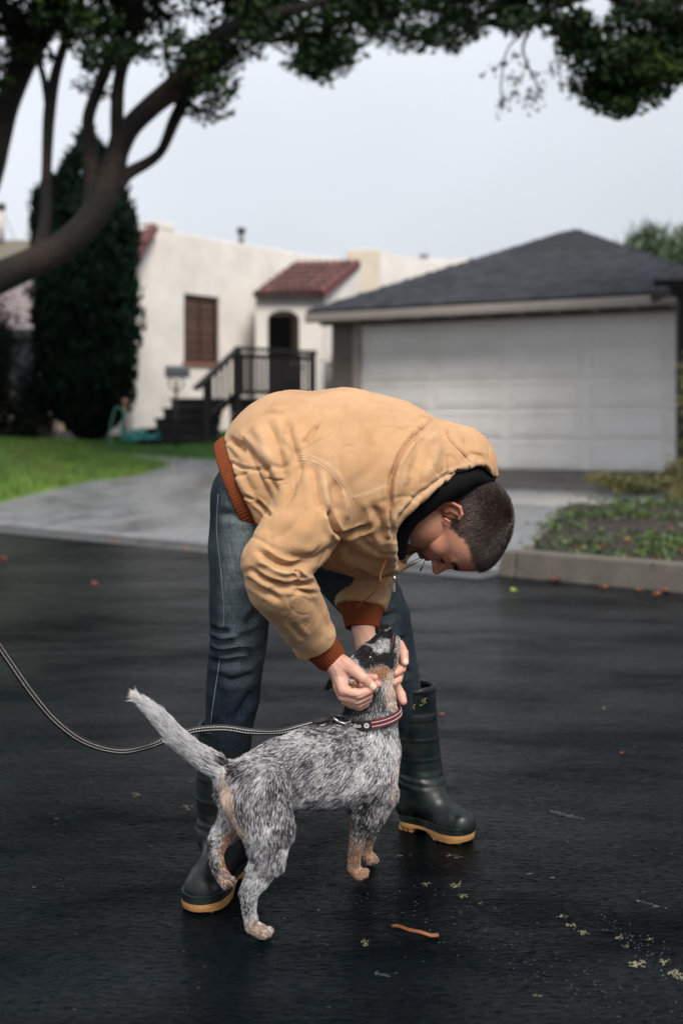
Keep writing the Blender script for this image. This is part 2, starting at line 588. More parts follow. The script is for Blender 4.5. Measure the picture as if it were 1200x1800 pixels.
M = {}
M['concrete'] = mat('concrete', (0.17, 0.175, 0.185), 0.36, var=0.25, vscale=2.2, bump=0.3, bscale=90, bdist=0.004, col2=(0.10, 0.10, 0.095), c2scale=0.9, c2lo=0.53, c2hi=0.68, rvar=0.15)
M['kerb'] = mat('kerb_concrete', (0.10, 0.086, 0.071), 0.7, var=0.25, vscale=6, bump=0.5, bscale=60, bdist=0.006, col2=(0.09, 0.085, 0.06), c2scale=4, c2lo=0.5, c2hi=0.7)
M['stucco'] = mat('white_stucco', (0.68, 0.65, 0.615), 0.85, var=0.12, vscale=1.6, bump=0.5, bscale=40, bdist=0.01)
M['cream'] = mat('cream_stucco', (0.58, 0.51, 0.42), 0.85, var=0.06, vscale=3, bump=0.5, bscale=40, bdist=0.01)
M['tan'] = mat('tan_stucco', (0.30, 0.25, 0.20), 0.85, var=0.1, vscale=3)
M['grey_wall'] = mat('grey_brown_stucco', (0.15, 0.125, 0.105), 0.85, var=0.08, vscale=3, bump=0.4, bscale=40)
M['trimw'] = mat('beige_trim_paint', (0.31, 0.275, 0.245), 0.6, var=0.06)
M['doorw'] = mat('white_door_paint', (0.82, 0.79, 0.76), 0.5, var=0.05, vscale=2.5, col2=(0.72, 0.70, 0.67), c2scale=1.2, c2lo=0.5, c2hi=0.75)
M['shingle'] = vary(mat('slate_grey_shingle', (0.019, 0.022, 0.029), 0.9, var=0.3, vscale=25, bump=0.6, bscale=120, bdist=0.006), 0.45)
M['tile'] = vary(mat('red_clay_tile', (0.105, 0.042, 0.038), 0.7, var=0.3, vscale=12, bump=0.3), 0.4)
M['redtrim'] = mat('dark_red_paint', (0.12, 0.024, 0.028), 0.5, var=0.1)
M['darkwood'] = mat('dark_painted_wood', (0.010, 0.009, 0.010), 0.5, spec=0.25, var=0.25, vscale=20)
M['brownwood'] = mat('brown_window_frame', (0.035, 0.02, 0.016), 0.55, var=0.1)
M['blind'] = vary(mat('brown_blind_slat', (0.10, 0.055, 0.042), 0.35), 0.35)
M['glass'] = mat('window_glass', (0.03, 0.03, 0.03), 0.05, spec=0.5)
M['dark'] = mat('dark_interior', (0.02, 0.018, 0.016), 0.8)
M['greymetal'] = mat('grey_painted_metal', (0.15, 0.155, 0.165), 0.45, metal=0.3, var=0.1)
M['blackmetal'] = mat('black_painted_metal', (0.02, 0.02, 0.022), 0.4)
M['hose'] = mat('teal_rubber_hose', (0.0, 0.20, 0.19), 0.4, spec=0.5)
M['bark'] = mat('dark_bark', (0.007, 0.0055, 0.005), 0.85, var=0.4, vscale=9, bump=0.9, bscale=22, bdist=0.03, col2=(0.030, 0.017, 0.011), c2scale=1.3, c2lo=0.48, c2hi=0.7)
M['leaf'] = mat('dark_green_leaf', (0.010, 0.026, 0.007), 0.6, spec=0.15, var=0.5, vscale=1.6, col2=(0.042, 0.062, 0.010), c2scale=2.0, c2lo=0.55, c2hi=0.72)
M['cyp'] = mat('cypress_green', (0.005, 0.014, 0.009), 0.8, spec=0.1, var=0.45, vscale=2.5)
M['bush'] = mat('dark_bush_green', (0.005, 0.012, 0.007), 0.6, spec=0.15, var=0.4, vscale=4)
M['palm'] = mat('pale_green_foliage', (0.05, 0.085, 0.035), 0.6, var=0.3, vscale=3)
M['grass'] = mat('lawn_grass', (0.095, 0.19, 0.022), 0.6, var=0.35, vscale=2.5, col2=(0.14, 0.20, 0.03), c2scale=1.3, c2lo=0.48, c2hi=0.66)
M['grass2'] = mat('dark_lawn_grass', (0.05, 0.135, 0.022), 0.6, var=0.3, vscale=2.5)  # second lawn in a darker green
M['soil'] = mat('dark_soil', (0.022, 0.014, 0.010), 0.9, var=0.4, vscale=12, bump=0.8, bscale=40, bdist=0.02)
M['cover'] = mat('ground_cover_leaf', (0.042, 0.080, 0.010), 0.5, var=0.5, vscale=5)
M['straw'] = mat('yellow_green_leaf', (0.15, 0.14, 0.05), 0.6, var=0.4, vscale=6)
M['orangeleaf'] = vary(mat('orange_dead_leaf', (0.35, 0.10, 0.03), 0.6, var=0.3, vscale=30), 0.35)
M['redleaf'] = vary(mat('red_dead_leaf', (0.30, 0.06, 0.04), 0.6, var=0.3, vscale=30), 0.3)
M['greenleaf'] = mat('yellow_green_fallen_leaf', (0.25, 0.32, 0.04), 0.6)
M['fleck'] = mat('pale_fleck', (0.18, 0.165, 0.11), 0.8, var=0.3, vscale=200)

# ------------------------------------------------------------------ asphalt
def road_material():
    m = bpy.data.materials.new('wet_asphalt'); m.use_nodes = True
    t = m.node_tree; N = t.nodes; L = t.links; b = N['Principled BSDF']
    b.inputs['Specular Tint'].default_value = (0.86, 0.95, 1.0, 1)
    tcn = N.new('ShaderNodeTexCoord')
    def noise(scale, det=5, st=(1, 1, 1), rot=0.0, rough=0.6):
        mp = N.new('ShaderNodeMapping'); mp.inputs['Scale'].default_value = st; mp.inputs['Rotation'].default_value = (0, 0, rot)
        L.new(tcn.outputs['Object'], mp.inputs['Vector'])
        n = N.new('ShaderNodeTexNoise'); n.inputs['Scale'].default_value = scale; n.inputs['Detail'].default_value = det
        n.inputs['Roughness'].default_value = rough
        L.new(mp.outputs[0], n.inputs['Vector']); return n.outputs['Fac']
    def rng_(v, a, b_, c, d):
        r = N.new('ShaderNodeMapRange'); r.inputs[1].default_value = a; r.inputs[2].default_value = b_
        r.inputs[3].default_value = c; r.inputs[4].default_value = d
        L.new(v, r.inputs[0]); return r.outputs[0]
    big = noise(1.1, 6, (0.55, 1.7, 1), 0.35)
    med = noise(7, 6, (0.5, 1.6, 1), 0.4, 0.7)
    col = N.new('ShaderNodeMix'); col.data_type = 'RGBA'
    L.new(rng_(big, 0.35, 0.7, 0, 1), col.inputs[0])
    col.inputs[6].default_value = (0.0002, 0.0011, 0.0014, 1); col.inputs[7].default_value = (0.0022, 0.0050, 0.0072, 1)
    L.new(col.outputs[2], b.inputs['Base Color'])
    # wet film: smoother where water stands
    mu = N.new('ShaderNodeMath'); mu.operation = 'ADD'
    L.new(rng_(big, 0.35, 0.68, 0.25, 0.09), mu.inputs[0]); L.new(rng_(med, 0.3, 0.7, 0.11, -0.07), mu.inputs[1])
    L.new(mu.outputs[0], b.inputs['Roughness'])
    grain = noise(75, 4, (0.55, 1.5, 1), 0.35, 0.75)
    sp_ = N.new('ShaderNodeMath'); sp_.operation = 'MULTIPLY'
    patch_ = noise(1.3, 6, (0.7, 1.5, 1), 0.3, 0.7)
    L.new(rng_(patch_, 0.40, 0.68, 0.012, 0.085), sp_.inputs[0]); L.new(rng_(grain, 0.36, 0.66, 0.05, 2.6), sp_.inputs[1])
    L.new(sp_.outputs[0], b.inputs['Specular IOR Level'])
    h = N.new('ShaderNodeMath'); h.operation = 'ADD'
    f1 = noise(150, 3, (1, 1, 1)); f2 = noise(24, 5, (0.45, 1.5, 1), 0.3, 0.7)
    hm = N.new('ShaderNodeMath'); hm.operation = 'MULTIPLY'; hm.inputs[1].default_value = 3.2
    L.new(f2, hm.inputs[0]); L.new(f1, h.inputs[0]); L.new(hm.outputs[0], h.inputs[1])
    bp = N.new('ShaderNodeBump'); bp.inputs['Strength'].default_value = 1.0; bp.inputs['Distance'].default_value = 0.0016
    L.new(h.outputs[0], bp.inputs['Height']); L.new(bp.outputs[0], b.inputs['Normal'])
    return m
M['road'] = road_material()

mb = MB()
mb.add([(-400, -400, 0), (400, -400, 0), (400, 600, 0), (-400, 600, 0)], [(0, 1, 2, 3)])
mb.build('road', M['road'], kind='structure')

KE = np.array([0.782, -0.623]); KN = np.array([0.623, 0.782]); K0 = np.array([0.0, 8.77])
GO = np.array([0.27, 17.2]); GE = np.array([0.879, -0.477]); GN = np.array([-0.477, -0.879])

def zg(x, y):
    """height of the ground beyond the kerb"""
    x = np.asarray(x, float); y = np.asarray(y, float)
    d = (x - K0[0]) * KN[0] + (y - K0[1]) * KN[1]
    gd = (x - GO[0]) * GN[0] + (y - GO[1]) * GN[1]
    z = np.interp(d, [0, 0.9, 3.5], [0.055, 0.14, 0.20])
    z = z + np.interp(gd, [0.1, 3.3], [0.22, 0.0])
    z = z + sstep(-0.3, -2.0, x) * np.interp(d, [3.5, 6.8, 30], [0, 0.46, 0.9])
    z = z + 0.60 * np.exp(-((x + 5.4) / 2.1) ** 2 - ((y - 16.3) / 2.2) ** 2)
    return z

def kp(s, d):
    return K0 + KE * s + KN * d

def sheet(name, sv, dv, mat_, off=0.0, smooth=True, skirt=0.0, **kw):
    V = []; F = []
    for j, d in enumerate(dv):
        for i, s in enumerate(sv):
            p = kp(s, d); V.append((p[0], p[1], float(zg(p[0], p[1])) + off))
    n = len(sv)
    for j in range(len(dv) - 1):
        for i in range(n - 1):
            F.append((j * n + i, j * n + i + 1, (j + 1) * n + i + 1, (j + 1) * n + i))
    if skirt:   # vertical face down to the road along the first row
        for i in range(n):
            V.append((V[i][0], V[i][1], -0.02))
        b = n * len(dv)
        for i in range(n - 1):
            F.append((b + i, b + i + 1, i + 1, i))
    return link(name, mesh(name, V, F, mat_, smooth), **kw)

sv = np.concatenate([np.linspace(-60, -9, 12), np.linspace(-8.5, 8.5, 70), np.linspace(9, 60, 12)])
dv = np.concatenate([[0, 0.05, 0.12], np.linspace(0.3, 14, 60), np.array([16, 20, 30, 60, 150, 400])])
sheet('driveway', sv, dv, M['concrete'], skirt=1, kind='structure')

# gutter strip along the driveway lip
V = []; F = []
ss = np.linspace(-12, 1.42, 30)
for s in ss:
    for d, z in ((-0.30, 0.004), (-0.02, 0.006), (0.0, 0.03)):
        p = kp(s, d); V.append((p[0], p[1], z))
for i in range(len(ss) - 1):
    for k in range(2):
        F.append((i * 3 + k, (i + 1) * 3 + k, (i + 1) * 3 + k + 1, i * 3 + k + 1))
link('gutter', mesh('gutter', V, F, mat('gutter_concrete', (0.055, 0.055, 0.055), 0.5, var=0.4, vscale=5, bump=0.4)), kind='structure')

# raised kerb on the right: blocks with joints
kr = empty('kerb', (*kp(4, 0), 0), 'grey weathered concrete kerb holding the planting bed at the road edge', 'kerb')
kr['kind'] = 'structure'
s0 = 1.40
for i in range(8):
    L_ = 0.13 if i == 0 else 1.5
    a, b = s0 + 0.006, s0 + L_ - 0.006
    s0 += L_
    mb = MB()
    zt = 0.172
    pts = []
    for z in (-0.05, zt):
        for (s, d) in ((a, 0.0 if z > 0 else -0.03), (b, 0.0 if z > 0 else -0.03), (b, 0.17), (a, 0.17)):
            p = kp(s, d); pts.append((p[0], p[1], z))
    mb.hexa(pts)
    mb.build('kerb_stone', M['kerb'], kr, bevel=0.012)
# return of the kerb beside the driveway
mb = MB()
A = kp(1.40, 0.17); B = np.array([2.22, 11.5])
t = (B - A) / np.linalg.norm(B - A); n_ = np.array([-t[1], t[0]])
pts = []
for z0, z1 in ((-0.05, 0.0),):
    pass
lowz = [0.0, 0.0]; 
c = [A, A - n_ * 0.1, B - n_ * 0.1, B]
pts = [(q[0], q[1], float(zg(q[0], q[1])) - 0.15) for q in c] + [(q[0], q[1], float(zg(q[0], q[1])) + 0.035) for q in c]
mb.hexa(pts)
mb.build('kerb_return', M['kerb'], kr, bevel=0.01)

# sidewalk slabs crossing in front of the garage
sw = empty('sidewalk', (*kp(3, 4.2), 0.2), 'pale concrete sidewalk slabs crossing the driveway', 'sidewalk')
sw['kind'] = 'structure'
mslab = vary(mat('slab_concrete', (0.30, 0.29, 0.275), 0.6, var=0.15, vscale=3, bump=0.3), 0.08)
for i in range(-2, 9):
    a, b = i * 1.22 + 0.008, (i + 1) * 1.22 - 0.008
    pts = []
    for o in (-0.05, 0.022):
        for (s, d) in ((a, 3.72), (b, 3.72), (b, 4.75), (a, 4.75)):
            p = kp(s, d); pts.append((p[0], p[1], float(zg(p[0], p[1])) + o))
    MB().hexa(pts).build('slab', mslab, sw, bevel=0.006)

# stained apron right before the garage door
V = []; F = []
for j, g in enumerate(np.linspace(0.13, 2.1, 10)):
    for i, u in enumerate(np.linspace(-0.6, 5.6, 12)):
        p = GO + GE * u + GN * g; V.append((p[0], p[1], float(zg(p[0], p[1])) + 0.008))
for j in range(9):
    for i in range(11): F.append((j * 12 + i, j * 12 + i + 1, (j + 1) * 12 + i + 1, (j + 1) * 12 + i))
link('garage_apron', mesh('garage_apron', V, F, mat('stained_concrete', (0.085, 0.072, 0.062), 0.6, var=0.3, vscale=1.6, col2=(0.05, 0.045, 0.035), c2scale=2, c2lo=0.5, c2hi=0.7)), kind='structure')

def inpoly(x, y, poly):
    r = np.zeros(len(x), bool); n = len(poly)
    for i in range(n):
        x0, y0 = poly[i]; x1, y1 = poly[(i + 1) % n]
        c = ((y0 > y) != (y1 > y)) & (x < (x1 - x0) * (y - y0) / (y1 - y0 + 1e-12) + x0)
        r ^= c
    return r

def patch(name, poly, mat_, zoff, step=0.06, edge=0.15, bump=0.0, **kw):
    """a planted area: grid cut to a polygon, its border tucked into the ground"""
    poly = np.array(poly); lo = poly.min(0); hi = poly.max(0)
    xs = np.arange(lo[0], hi[0] + step, step); ys = np.arange(lo[1], hi[1] + step, step)
    X, Y = np.meshgrid(xs, ys, indexing='ij'); x = X.ravel(); y = Y.ravel()
    ins = inpoly(x, y, poly.tolist())
    # distance to the border
    D = np.full(len(x), 1e9)
    for i in range(len(poly)):
        a = poly[i]; b = poly[(i + 1) % len(poly)]; dd = b - a
        t = np.clip(((x - a[0]) * dd[0] + (y - a[1]) * dd[1]) / (dd @ dd), 0, 1)
        D = np.minimum(D, np.hypot(x - a[0] - t * dd[0], y - a[1] - t * dd[1]))
    D = np.where(ins, D, -D)
    z = zg(x, y) + np.clip(D / edge, -1, 1) * zoff
    if bump: z = z + bump * (fbm(np.c_[x, y, 0 * x] * 2.2, 5) - 0.4) * (D > 0)
    keep = (D > -step * 1.5).reshape(X.shape)
    nx, ny = X.shape
    F = []
    for i in range(nx - 1):
        for j in range(ny - 1):
            if keep[i, j] and keep[i + 1, j] and keep[i, j + 1] and keep[i + 1, j + 1]:
                F.append((i * ny + j, (i + 1) * ny + j, (i + 1) * ny + j + 1, i * ny + j + 1))
    V = np.c_[x, y, z]
    o = link(name, mesh(name, V, F, mat_), **kw)
    return o, poly.tolist()

def blades(name, poly, n, h, mat_, zoff, wid=0.006, seed=3, edge=0.15, **kw):
    r = np.random.default_rng(seed)
    p = np.array(poly); lo = p.min(0); hi = p.max(0)
    x = r.uniform(lo[0], hi[0], n * 2); y = r.uniform(lo[1], hi[1], n * 2)
    k = inpoly(x, y, poly); x = x[k][:n]; y = y[k][:n]; n = len(x)
    z = zg(x, y) + zoff - 0.005
    a = r.uniform(0, 2 * np.pi, n); hh = h * r.uniform(0.5, 1.3, n) * (0.6 + 0.8 * fbm(np.c_[x, y, 0 * x] * 1.5, 9))
    B = np.c_[x, y, z]; w = np.c_[np.cos(a), np.sin(a), 0 * a] * wid
    lean = np.c_[r.normal(size=n), r.normal(size=n), 0 * a] * hh[:, None] * 0.45
    T = B + lean; T[:, 2] += hh
    V = np.stack([B - w, B + w, T], 1).reshape(-1, 3)
    F = np.arange(n * 3).reshape(-1, 3)
    return link(name, mesh(name, V, F, mat_, smooth=False), kind='stuff', **kw)

# ---- lawns
lawn1 = [tuple(kp(-12, 0.80)), (-4.8, 12.85), (-4.0, 12.45), (-3.7, 13.5), (-3.3, 14.8), (-2.40, 16.2), (-2.85, 16.5), (-3.7, 17.0), (-4.2, 18.0), (-5.0, 19.5), (-14, 24)]
patch('lawn_mound', lawn1, M['grass'], 0.04, kind='structure')
blades('grass', lawn1, 70000, 0.10, M['grass'], 0.03, wid=0.008, label='bright green grass on the raised mound left of the driveway', cat='grass')
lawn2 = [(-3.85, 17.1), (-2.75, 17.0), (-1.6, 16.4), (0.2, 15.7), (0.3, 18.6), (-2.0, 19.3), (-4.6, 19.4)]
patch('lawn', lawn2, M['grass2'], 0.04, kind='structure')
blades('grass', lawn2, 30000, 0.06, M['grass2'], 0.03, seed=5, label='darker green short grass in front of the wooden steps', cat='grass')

patch('garden_soil', [(-3.2, 18.6), (-4.3, 17.6), (-16, 22), (-16, 27), (-3.2, 27), (-3.6, 20)], M['soil'], 0.03, step=0.2, kind='structure')
# ---- planting bed on the right
bed = [tuple(kp(1.53, 0.16)), tuple(kp(12, 0.16)), (9.5, 11.3), (2.24, 11.55)]
patch('planting_bed', bed, M['soil'], 0.05, bump=0.10, kind='structure')
r_ = np.random.default_rng(11)
x = r_.uniform(1.0, 7, 2600); y = r_.uniform(4, 11.6, 2600)
k = inpoly(x, y, bed) & (vnoise(np.c_[x, y, 0 * x] * 2.3, 3) > 0.60 - 0.16 * sstep(1.5, 3.2, x) - 0.14 * sstep(9.0, 7.4, y))
x = x[k]; y = y[k]
C = []
for a, b in zip(x, y):
    m_ = 16; rr = r_.uniform(0.05, 0.11)
    q = r_.normal(size=(m_, 3)) * np.array([rr, rr, rr * 0.55])
    q[:, 2] = np.abs(q[:, 2])
    C.append(q + np.array([a, b, float(zg(a, b)) + 0.05]))
C = np.vstack(C)
o = link('ground_cover', leaf_mesh('ground_cover', C, 0.037, M['cover'], flat=0.5, aspect=0.75, seed=4),
         label='low green leafy ground cover in the bed behind the kerb', cat='ground cover', kind='stuff')

# ------------------------------------------------------------------ garage
def V3(p, z=0.0): return Vector((float(p[0]), float(p[1]), z))
gar = empty('garage', (*(GO + GE * 2.4), 0.4), 'detached garage with dark shingle hip roof and wide white panelled door', 'garage')
GZ = 0.42
fr = (V3(GO, GZ), V3(GE), V3(GN), Vector((0, 0, 1)))
EAVE = 2.76 - GZ
mb = MB()
for (u, n, w) in (((-0.475, -0.10), (-0.2, 0), (-0.6, EAVE - 0.05)), ((4.82, 5.25), (-0.2, 0), (-0.6, EAVE - 0.05)), ((-0.10, 4.82), (-0.2, 0), (2.23, EAVE - 0.05))):
    mb.fbox(fr, u, n, w)
mb.fbox(fr, (-0.475, -0.275), (-5.8, -0.2), (-0.6, EAVE - 0.05))
mb.fbox(fr, (5.05, 5.25), (-5.8, -0.2), (-0.6, EAVE - 0.05))
mb.fbox(fr, (-0.475, 5.25), (-6.0, -5.8), (-0.6, EAVE - 0.05))
mb.build('wall', M['grey_wall'], gar)
# door frame and door
mb = MB()
mb.fbox(fr, (-0.10, 0.0), (-0.16, 0.025), (-0.03, 2.23)); mb.fbox(fr, (4.72, 4.82), (-0.16, 0.025), (-0.03, 2.23)); mb.fbox(fr, (0.0, 4.72), (-0.16, 0.025), (2.13, 2.23))
mb.build('door_frame', M['trimw'], gar)
door = MB().fbox(fr, (0.0, 4.72), (-0.12, -0.085), (0.012, 2.13)).build('garage_door', M['doorw'], gar)
ph = (2.13 - 0.012) / 5
for r in range(5):
    mb = MB(); mb.fbox(fr, (0.004, 4.716), (-0.0848, -0.06), (0.012 + r * ph + 0.004, 0.012 + (r + 1) * ph - 0.004))
    sec = mb.build('door_section', M['doorw'], door)
    for c in range(4):
        u0 = 0.10 + c * 1.14; u1 = u0 + 1.02
        mb = MB(); z0 = 0.012 + r * ph + 0.05; z1 = 0.012 + (r + 1) * ph - 0.05
        for (uu, ww) in (((u0, u1), (z0, z0 + 0.022)), ((u0, u1), (z1 - 0.022, z1)), ((u0, u0 + 0.022), (z0 + 0.022, z1 - 0.022)), ((u1 - 0.022, u1), (z0 + 0.022, z1 - 0.022))):
            mb.fbox(fr, uu, (-0.0602, -0.046), ww)
        mb.fbox(fr, (u0 + 0.05, u1 - 0.05), (-0.0602, -0.048), (z0 + 0.05, z1 - 0.05))
        mb.build('door_panel', M['doorw'], door)
MB().fbox(fr, (-0.1, 4.82), (-0.5, 0.12), (-0.30, 0.0)).build('threshold', M['kerb'], gar)
# roof
OH = 0.40
UC = 2.45
cornerLF = fr[0] + fr[1] * (-0.475 - 0.20) + fr[2] * OH + Vector((0, 0, EAVE))
cornerRF = fr[0] + fr[1] * (5.25 + 0.35) + fr[2] * OH + Vector((0, 0, EAVE))
cornerLB = cornerLF - fr[2] * 6.6; cornerRB = cornerRF - fr[2] * 6.6
apex = fr[0] + fr[1] * UC - fr[2] * 2.85; apex.z = 4.24
dn = Vector((0, 0, -0.05))
mb = MB()
mb.add([cornerLF, cornerRF, cornerRB, cornerLB, apex, cornerLF + dn, cornerRF + dn, cornerRB + dn, cornerLB + dn],
       [(0, 1, 4), (1, 2, 4), (2, 3, 4), (3, 0, 4), (0, 5, 6, 1), (1, 6, 7, 2), (2, 7, 8, 3), (3, 8, 5, 0), (5, 8, 7, 6)])
roof = mb.build('roof', M['shingle'], gar)
up = (apex - (cornerLF + cornerRF) / 2); a_ = fr[1]
mid = cornerLF + fr[1] * ((apex - cornerLF).dot(fr[1]))
up = apex - mid; Ls = up.length; up = up.normalized(); nn = a_.cross(up).normalized()
if nn.z < 0: nn = -nn
W = (cornerRF - cornerLF).length; uA = (apex - cornerLF).dot(fr[1])
shm = MB().box((-0.104, -0.085, 0), (0.104, 0.085, 0.016))
rest = MB()
shme = mesh('shingle', shm.V, shm.F, M['shingle'], False)
R = Matrix((a_, up, nn)).transposed()
tilt = Matrix.Rotation(math.radians(5), 3, 'X')
rows = int(Ls / 0.145)
cnt = 0
for r in range(rows):
    h = 0.06 + r * 0.145
    f = h / Ls
    ul = uA * f + 0.1; ur = W - (W - uA) * f - 0.1
    u = ul + (0.108 if r % 2 else 0.0)
    while u < ur:
        if cnt < 300:
            loc = cornerLF + a_ * (u + random.uniform(-0.01, 0.01)) + up * (h + random.uniform(-0.008, 0.008)) + nn * (0.010 + random.uniform(0, 0.006))
            o = link('shingle', shme, roof, loc=loc, rot=R @ tilt)
            cnt += 1
        else:
            loc = cornerLF + a_ * u + up * h + nn * 0.012
            rest.hexa([loc + a_ * sx * 0.104 + up * sy * 0.085 + nn * (sz_ + sy * 0.004 * -1) for sz_ in (0, 0.014) for sx, sy in ((-1, -1), (1, -1), (1, 1), (-1, 1))])
        u += 0.216
if rest.V: rest.build('shingle_rows', M['shingle'], roof)['kind'] = 'stuff'
# hip caps
for A_, B_ in ((cornerLF, apex), (cornerRF, apex), (cornerRB, apex), (cornerLB, apex)):
    d_ = (B_ - A_); n = int(d_.length / 0.2); d_.normalize()
    s_ = d_.cross(Vector((0, 0, 1))).normalized(); q_ = s_.cross(d_)
    if q_.z < 0: q_ = -q_
    for i in range(n):
        p = A_ + d_ * (i * 0.2)
        mbc = MB(); e2 = p + d_ * 0.23 + q_ * 0.0
        pts = [p - s_ * 0.09 + q_ * -0.03, p + q_ * 0.035, p + s_ * 0.09 + q_ * -0.03, e2 - s_ * 0.09 - q_ * 0.045, e2 + q_ * 0.02, e2 + s_ * 0.09 - q_ * 0.045]
        mbc.add(pts, [(0, 1, 4, 3), (1, 2, 5, 4), (0, 2, 1), (3, 4, 5)])
        mbc.build('hip_cap', M['shingle'], roof)
# gutter, soffit boards and rafter ends
MB().fbox((cornerLF + Vector((0, 0, -0.17)), fr[1], fr[2], fr[3]), (0.0, W), (0.002, 0.10), (0, 0.13)).build('eave_gutter', M['trimw'], gar, bevel=0.02)
MB().fbox((cornerLF + Vector((0, 0, -0.17)), fr[1], fr[2], fr[3]), (0.02, W), (-0.38, -0.36), (-0.02, 0.11)).build('frieze_board', M['grey_wall'], gar)
for i in range(12):
    MB().fbox((cornerLF + Vector((0, 0, -0.17)), fr[1], fr[2], fr[3]), (0.15 + i * 0.52, 0.20 + i * 0.52), (-0.36, -0.01), (0.0, 0.11)).build('rafter_end', M['trimw'], gar)

# ------------------------------------------------------------------ white stucco house
HO = np.array([-3.66, 20.0]); HE = np.array([0.648, 0.762]); HN = np.array([0.762, -0.648])
hs = empty('stucco_house', (HO[0], HO[1], 0.9), 'white stucco house with red clay tile roofs, flat parapets and arched porch', 'house')
hf = (V3(HO, 0.0), V3(HE), V3(HN), Vector((0, 0, 1)))
# side wall with a window hole: u 1.17..2.05, z 2.25..3.43
U0, U1, Z0, Z1 = 1.20, 2.08, 2.23, 3.47
mb = MB(); T = (-0.25, 0)
mb.fbox(hf, (0, U0), T, (0.3, 4.58)); mb.fbox(hf, (U1, 6.5), T, (0.3, 4.58))
mb.fbox(hf, (U0, U1), T, (0.3, Z0)); mb.fbox(hf, (U0, U1), T, (Z1, 4.58))
mb.build('wall', M['stucco'], hs, bevel=0.02)
MB().fbox(hf, (0.48, 0.98), (-0.25, 0.003), (4.582, 4.72)).build('parapet', M['stucco'], hs, bevel=0.02)
MB().fbox(hf, (5.2, 9.0), (-0.25, 0.003), (3.0, 4.62)).build('parapet', M['stucco'], hs, bevel=0.02)
# front wall, turned to the street on the left
MB().fbox(hf, (0.0, 0.25), (-1.25, -0.252), (0.3, 4.5)).build('front_wall', M['stucco'], hs)
MB().fbox(hf, (0.26, 6.5), (-1.2, -0.26), (4.1, 4.25)).build('flat_roof', M['grey_wall'], hs)
# window
win = MB()
for (uu, ww) in (((U0, U0 + 0.07), (Z0, Z1)), ((U1 - 0.07, U1), (Z0, Z1)), ((U0 + 0.07, U1 - 0.07), (Z1 - 0.07, Z1)), ((U0 + 0.07, U1 - 0.07), (Z0, Z0 + 0.07))):
    win.fbox(hf, uu, (-0.14, -0.04), ww)
w_ = win.build('window', M['brownwood'], hs)
MB().fbox(hf, (U0 + 0.07, U1 - 0.07), (-0.10, -0.095), (Z0 + 0.07, Z1 - 0.07)).build('pane', mat('clear_pane', (0.05, 0.035, 0.03), 0.12, spec=0.5), w_)
MB().fbox(hf, (U0 - 0.05, U1 + 0.05), (-0.03, 0.05), (Z0 - 0.07, Z0)).build('sill', mat('red_brown_sill', (0.22, 0.10, 0.07), 0.6), w_)
for i in range(17):
    z = Z0 + 0.09 + i * 0.062
    MB().fbox(hf, (U0 + 0.08, U1 - 0.08), (-0.093, -0.075), (z, z + 0.045)).build('slat', M['blind'], w_)
MB().fbox(hf, ((U0 + U1) / 2 - 0.016, (U0 + U1) / 2 + 0.016), (-0.0745, -0.05), (Z0 + 0.07, Z1 - 0.07)).build('mullion', M['brownwood'], w_)
# roof vent pipe on the parapet
o = MB().tube([P(424, 436, 22.5), P(424, 410, 22.5)], 0.055, 12).build('vent_pipe', M['greymetal'], hs, True)
MB().tube([P(424, 409.6, 22.5), P(424, 401, 22.5)], 0.085, 12).build('vent_cap', M['blackmetal'], o, True)
MB().tube([P(483, 452, 23.5), P(483, 442, 23.5)], 0.09, 12).build('vent_pipe', M['greymetal'], hs, True)

def tile_roof(name, A, B, C_, D, cols, rows, parent, trim=True):
    """A,B the eave ends, D,C_ the ridge ends (over A and B)"""
    A, B, C_, D = (Vector(tuple(v)) for v in (A, B, C_, D))
    n = (B - A).cross(D - A).normalized()
    if n.z < 0: n = -n
    t = n * -0.06
    mb = MB(); mb.add([A, B, C_, D, A + t, B + t, C_ + t, D + t], [(0, 1, 2, 3), (7, 6, 5, 4), (0, 4, 5, 1), (1, 5, 6, 2), (2, 6, 7, 3), (3, 7, 4, 0)])
    rf = mb.build(name, M['tile'], parent)
    K = 5
    for j in range(rows):
        for i in range(cols):
            V = []
            f0, f1 = j / rows, (j + 1.15) / rows
            for q, f in enumerate((f0, min(f1, 1.02))):
                pa = A.lerp(D, f); pb = B.lerp(C_, f)
                cc_ = pa.lerp(pb, (i + 0.5) / cols); s = (pb - pa) / cols * 0.46
                rad = s.length * (1.0 if q == 0 else 0.85); sd_ = s.normalized()
                for k in range(K + 1):
                    a = math.pi * k / K
                    V.append(cc_ - sd_ * rad * math.cos(a) + n * (rad * 0.8 * math.sin(a) + (0.022 if q == 0 else 0.0)))
            F = [(k, k + 1, K + 2 + k, K + 1 + k) for k in range(K)] + [tuple(range(K, -1, -1))]
            MB().add(V, F).build('roof_tile', M['tile'], rf)
    return rf

# small tile roof over the street front
tile_roof('front_roof', P(150, 466, 19.5), P(234, 461, 19.4), P(273, 397, 20.3), P(190, 401, 20.6), 7, 5, hs)
MB().bar(P(235, 464, 19.36), P(275, 400, 20.25), 0.05, 0.12).build('fascia', M['redtrim'], hs)
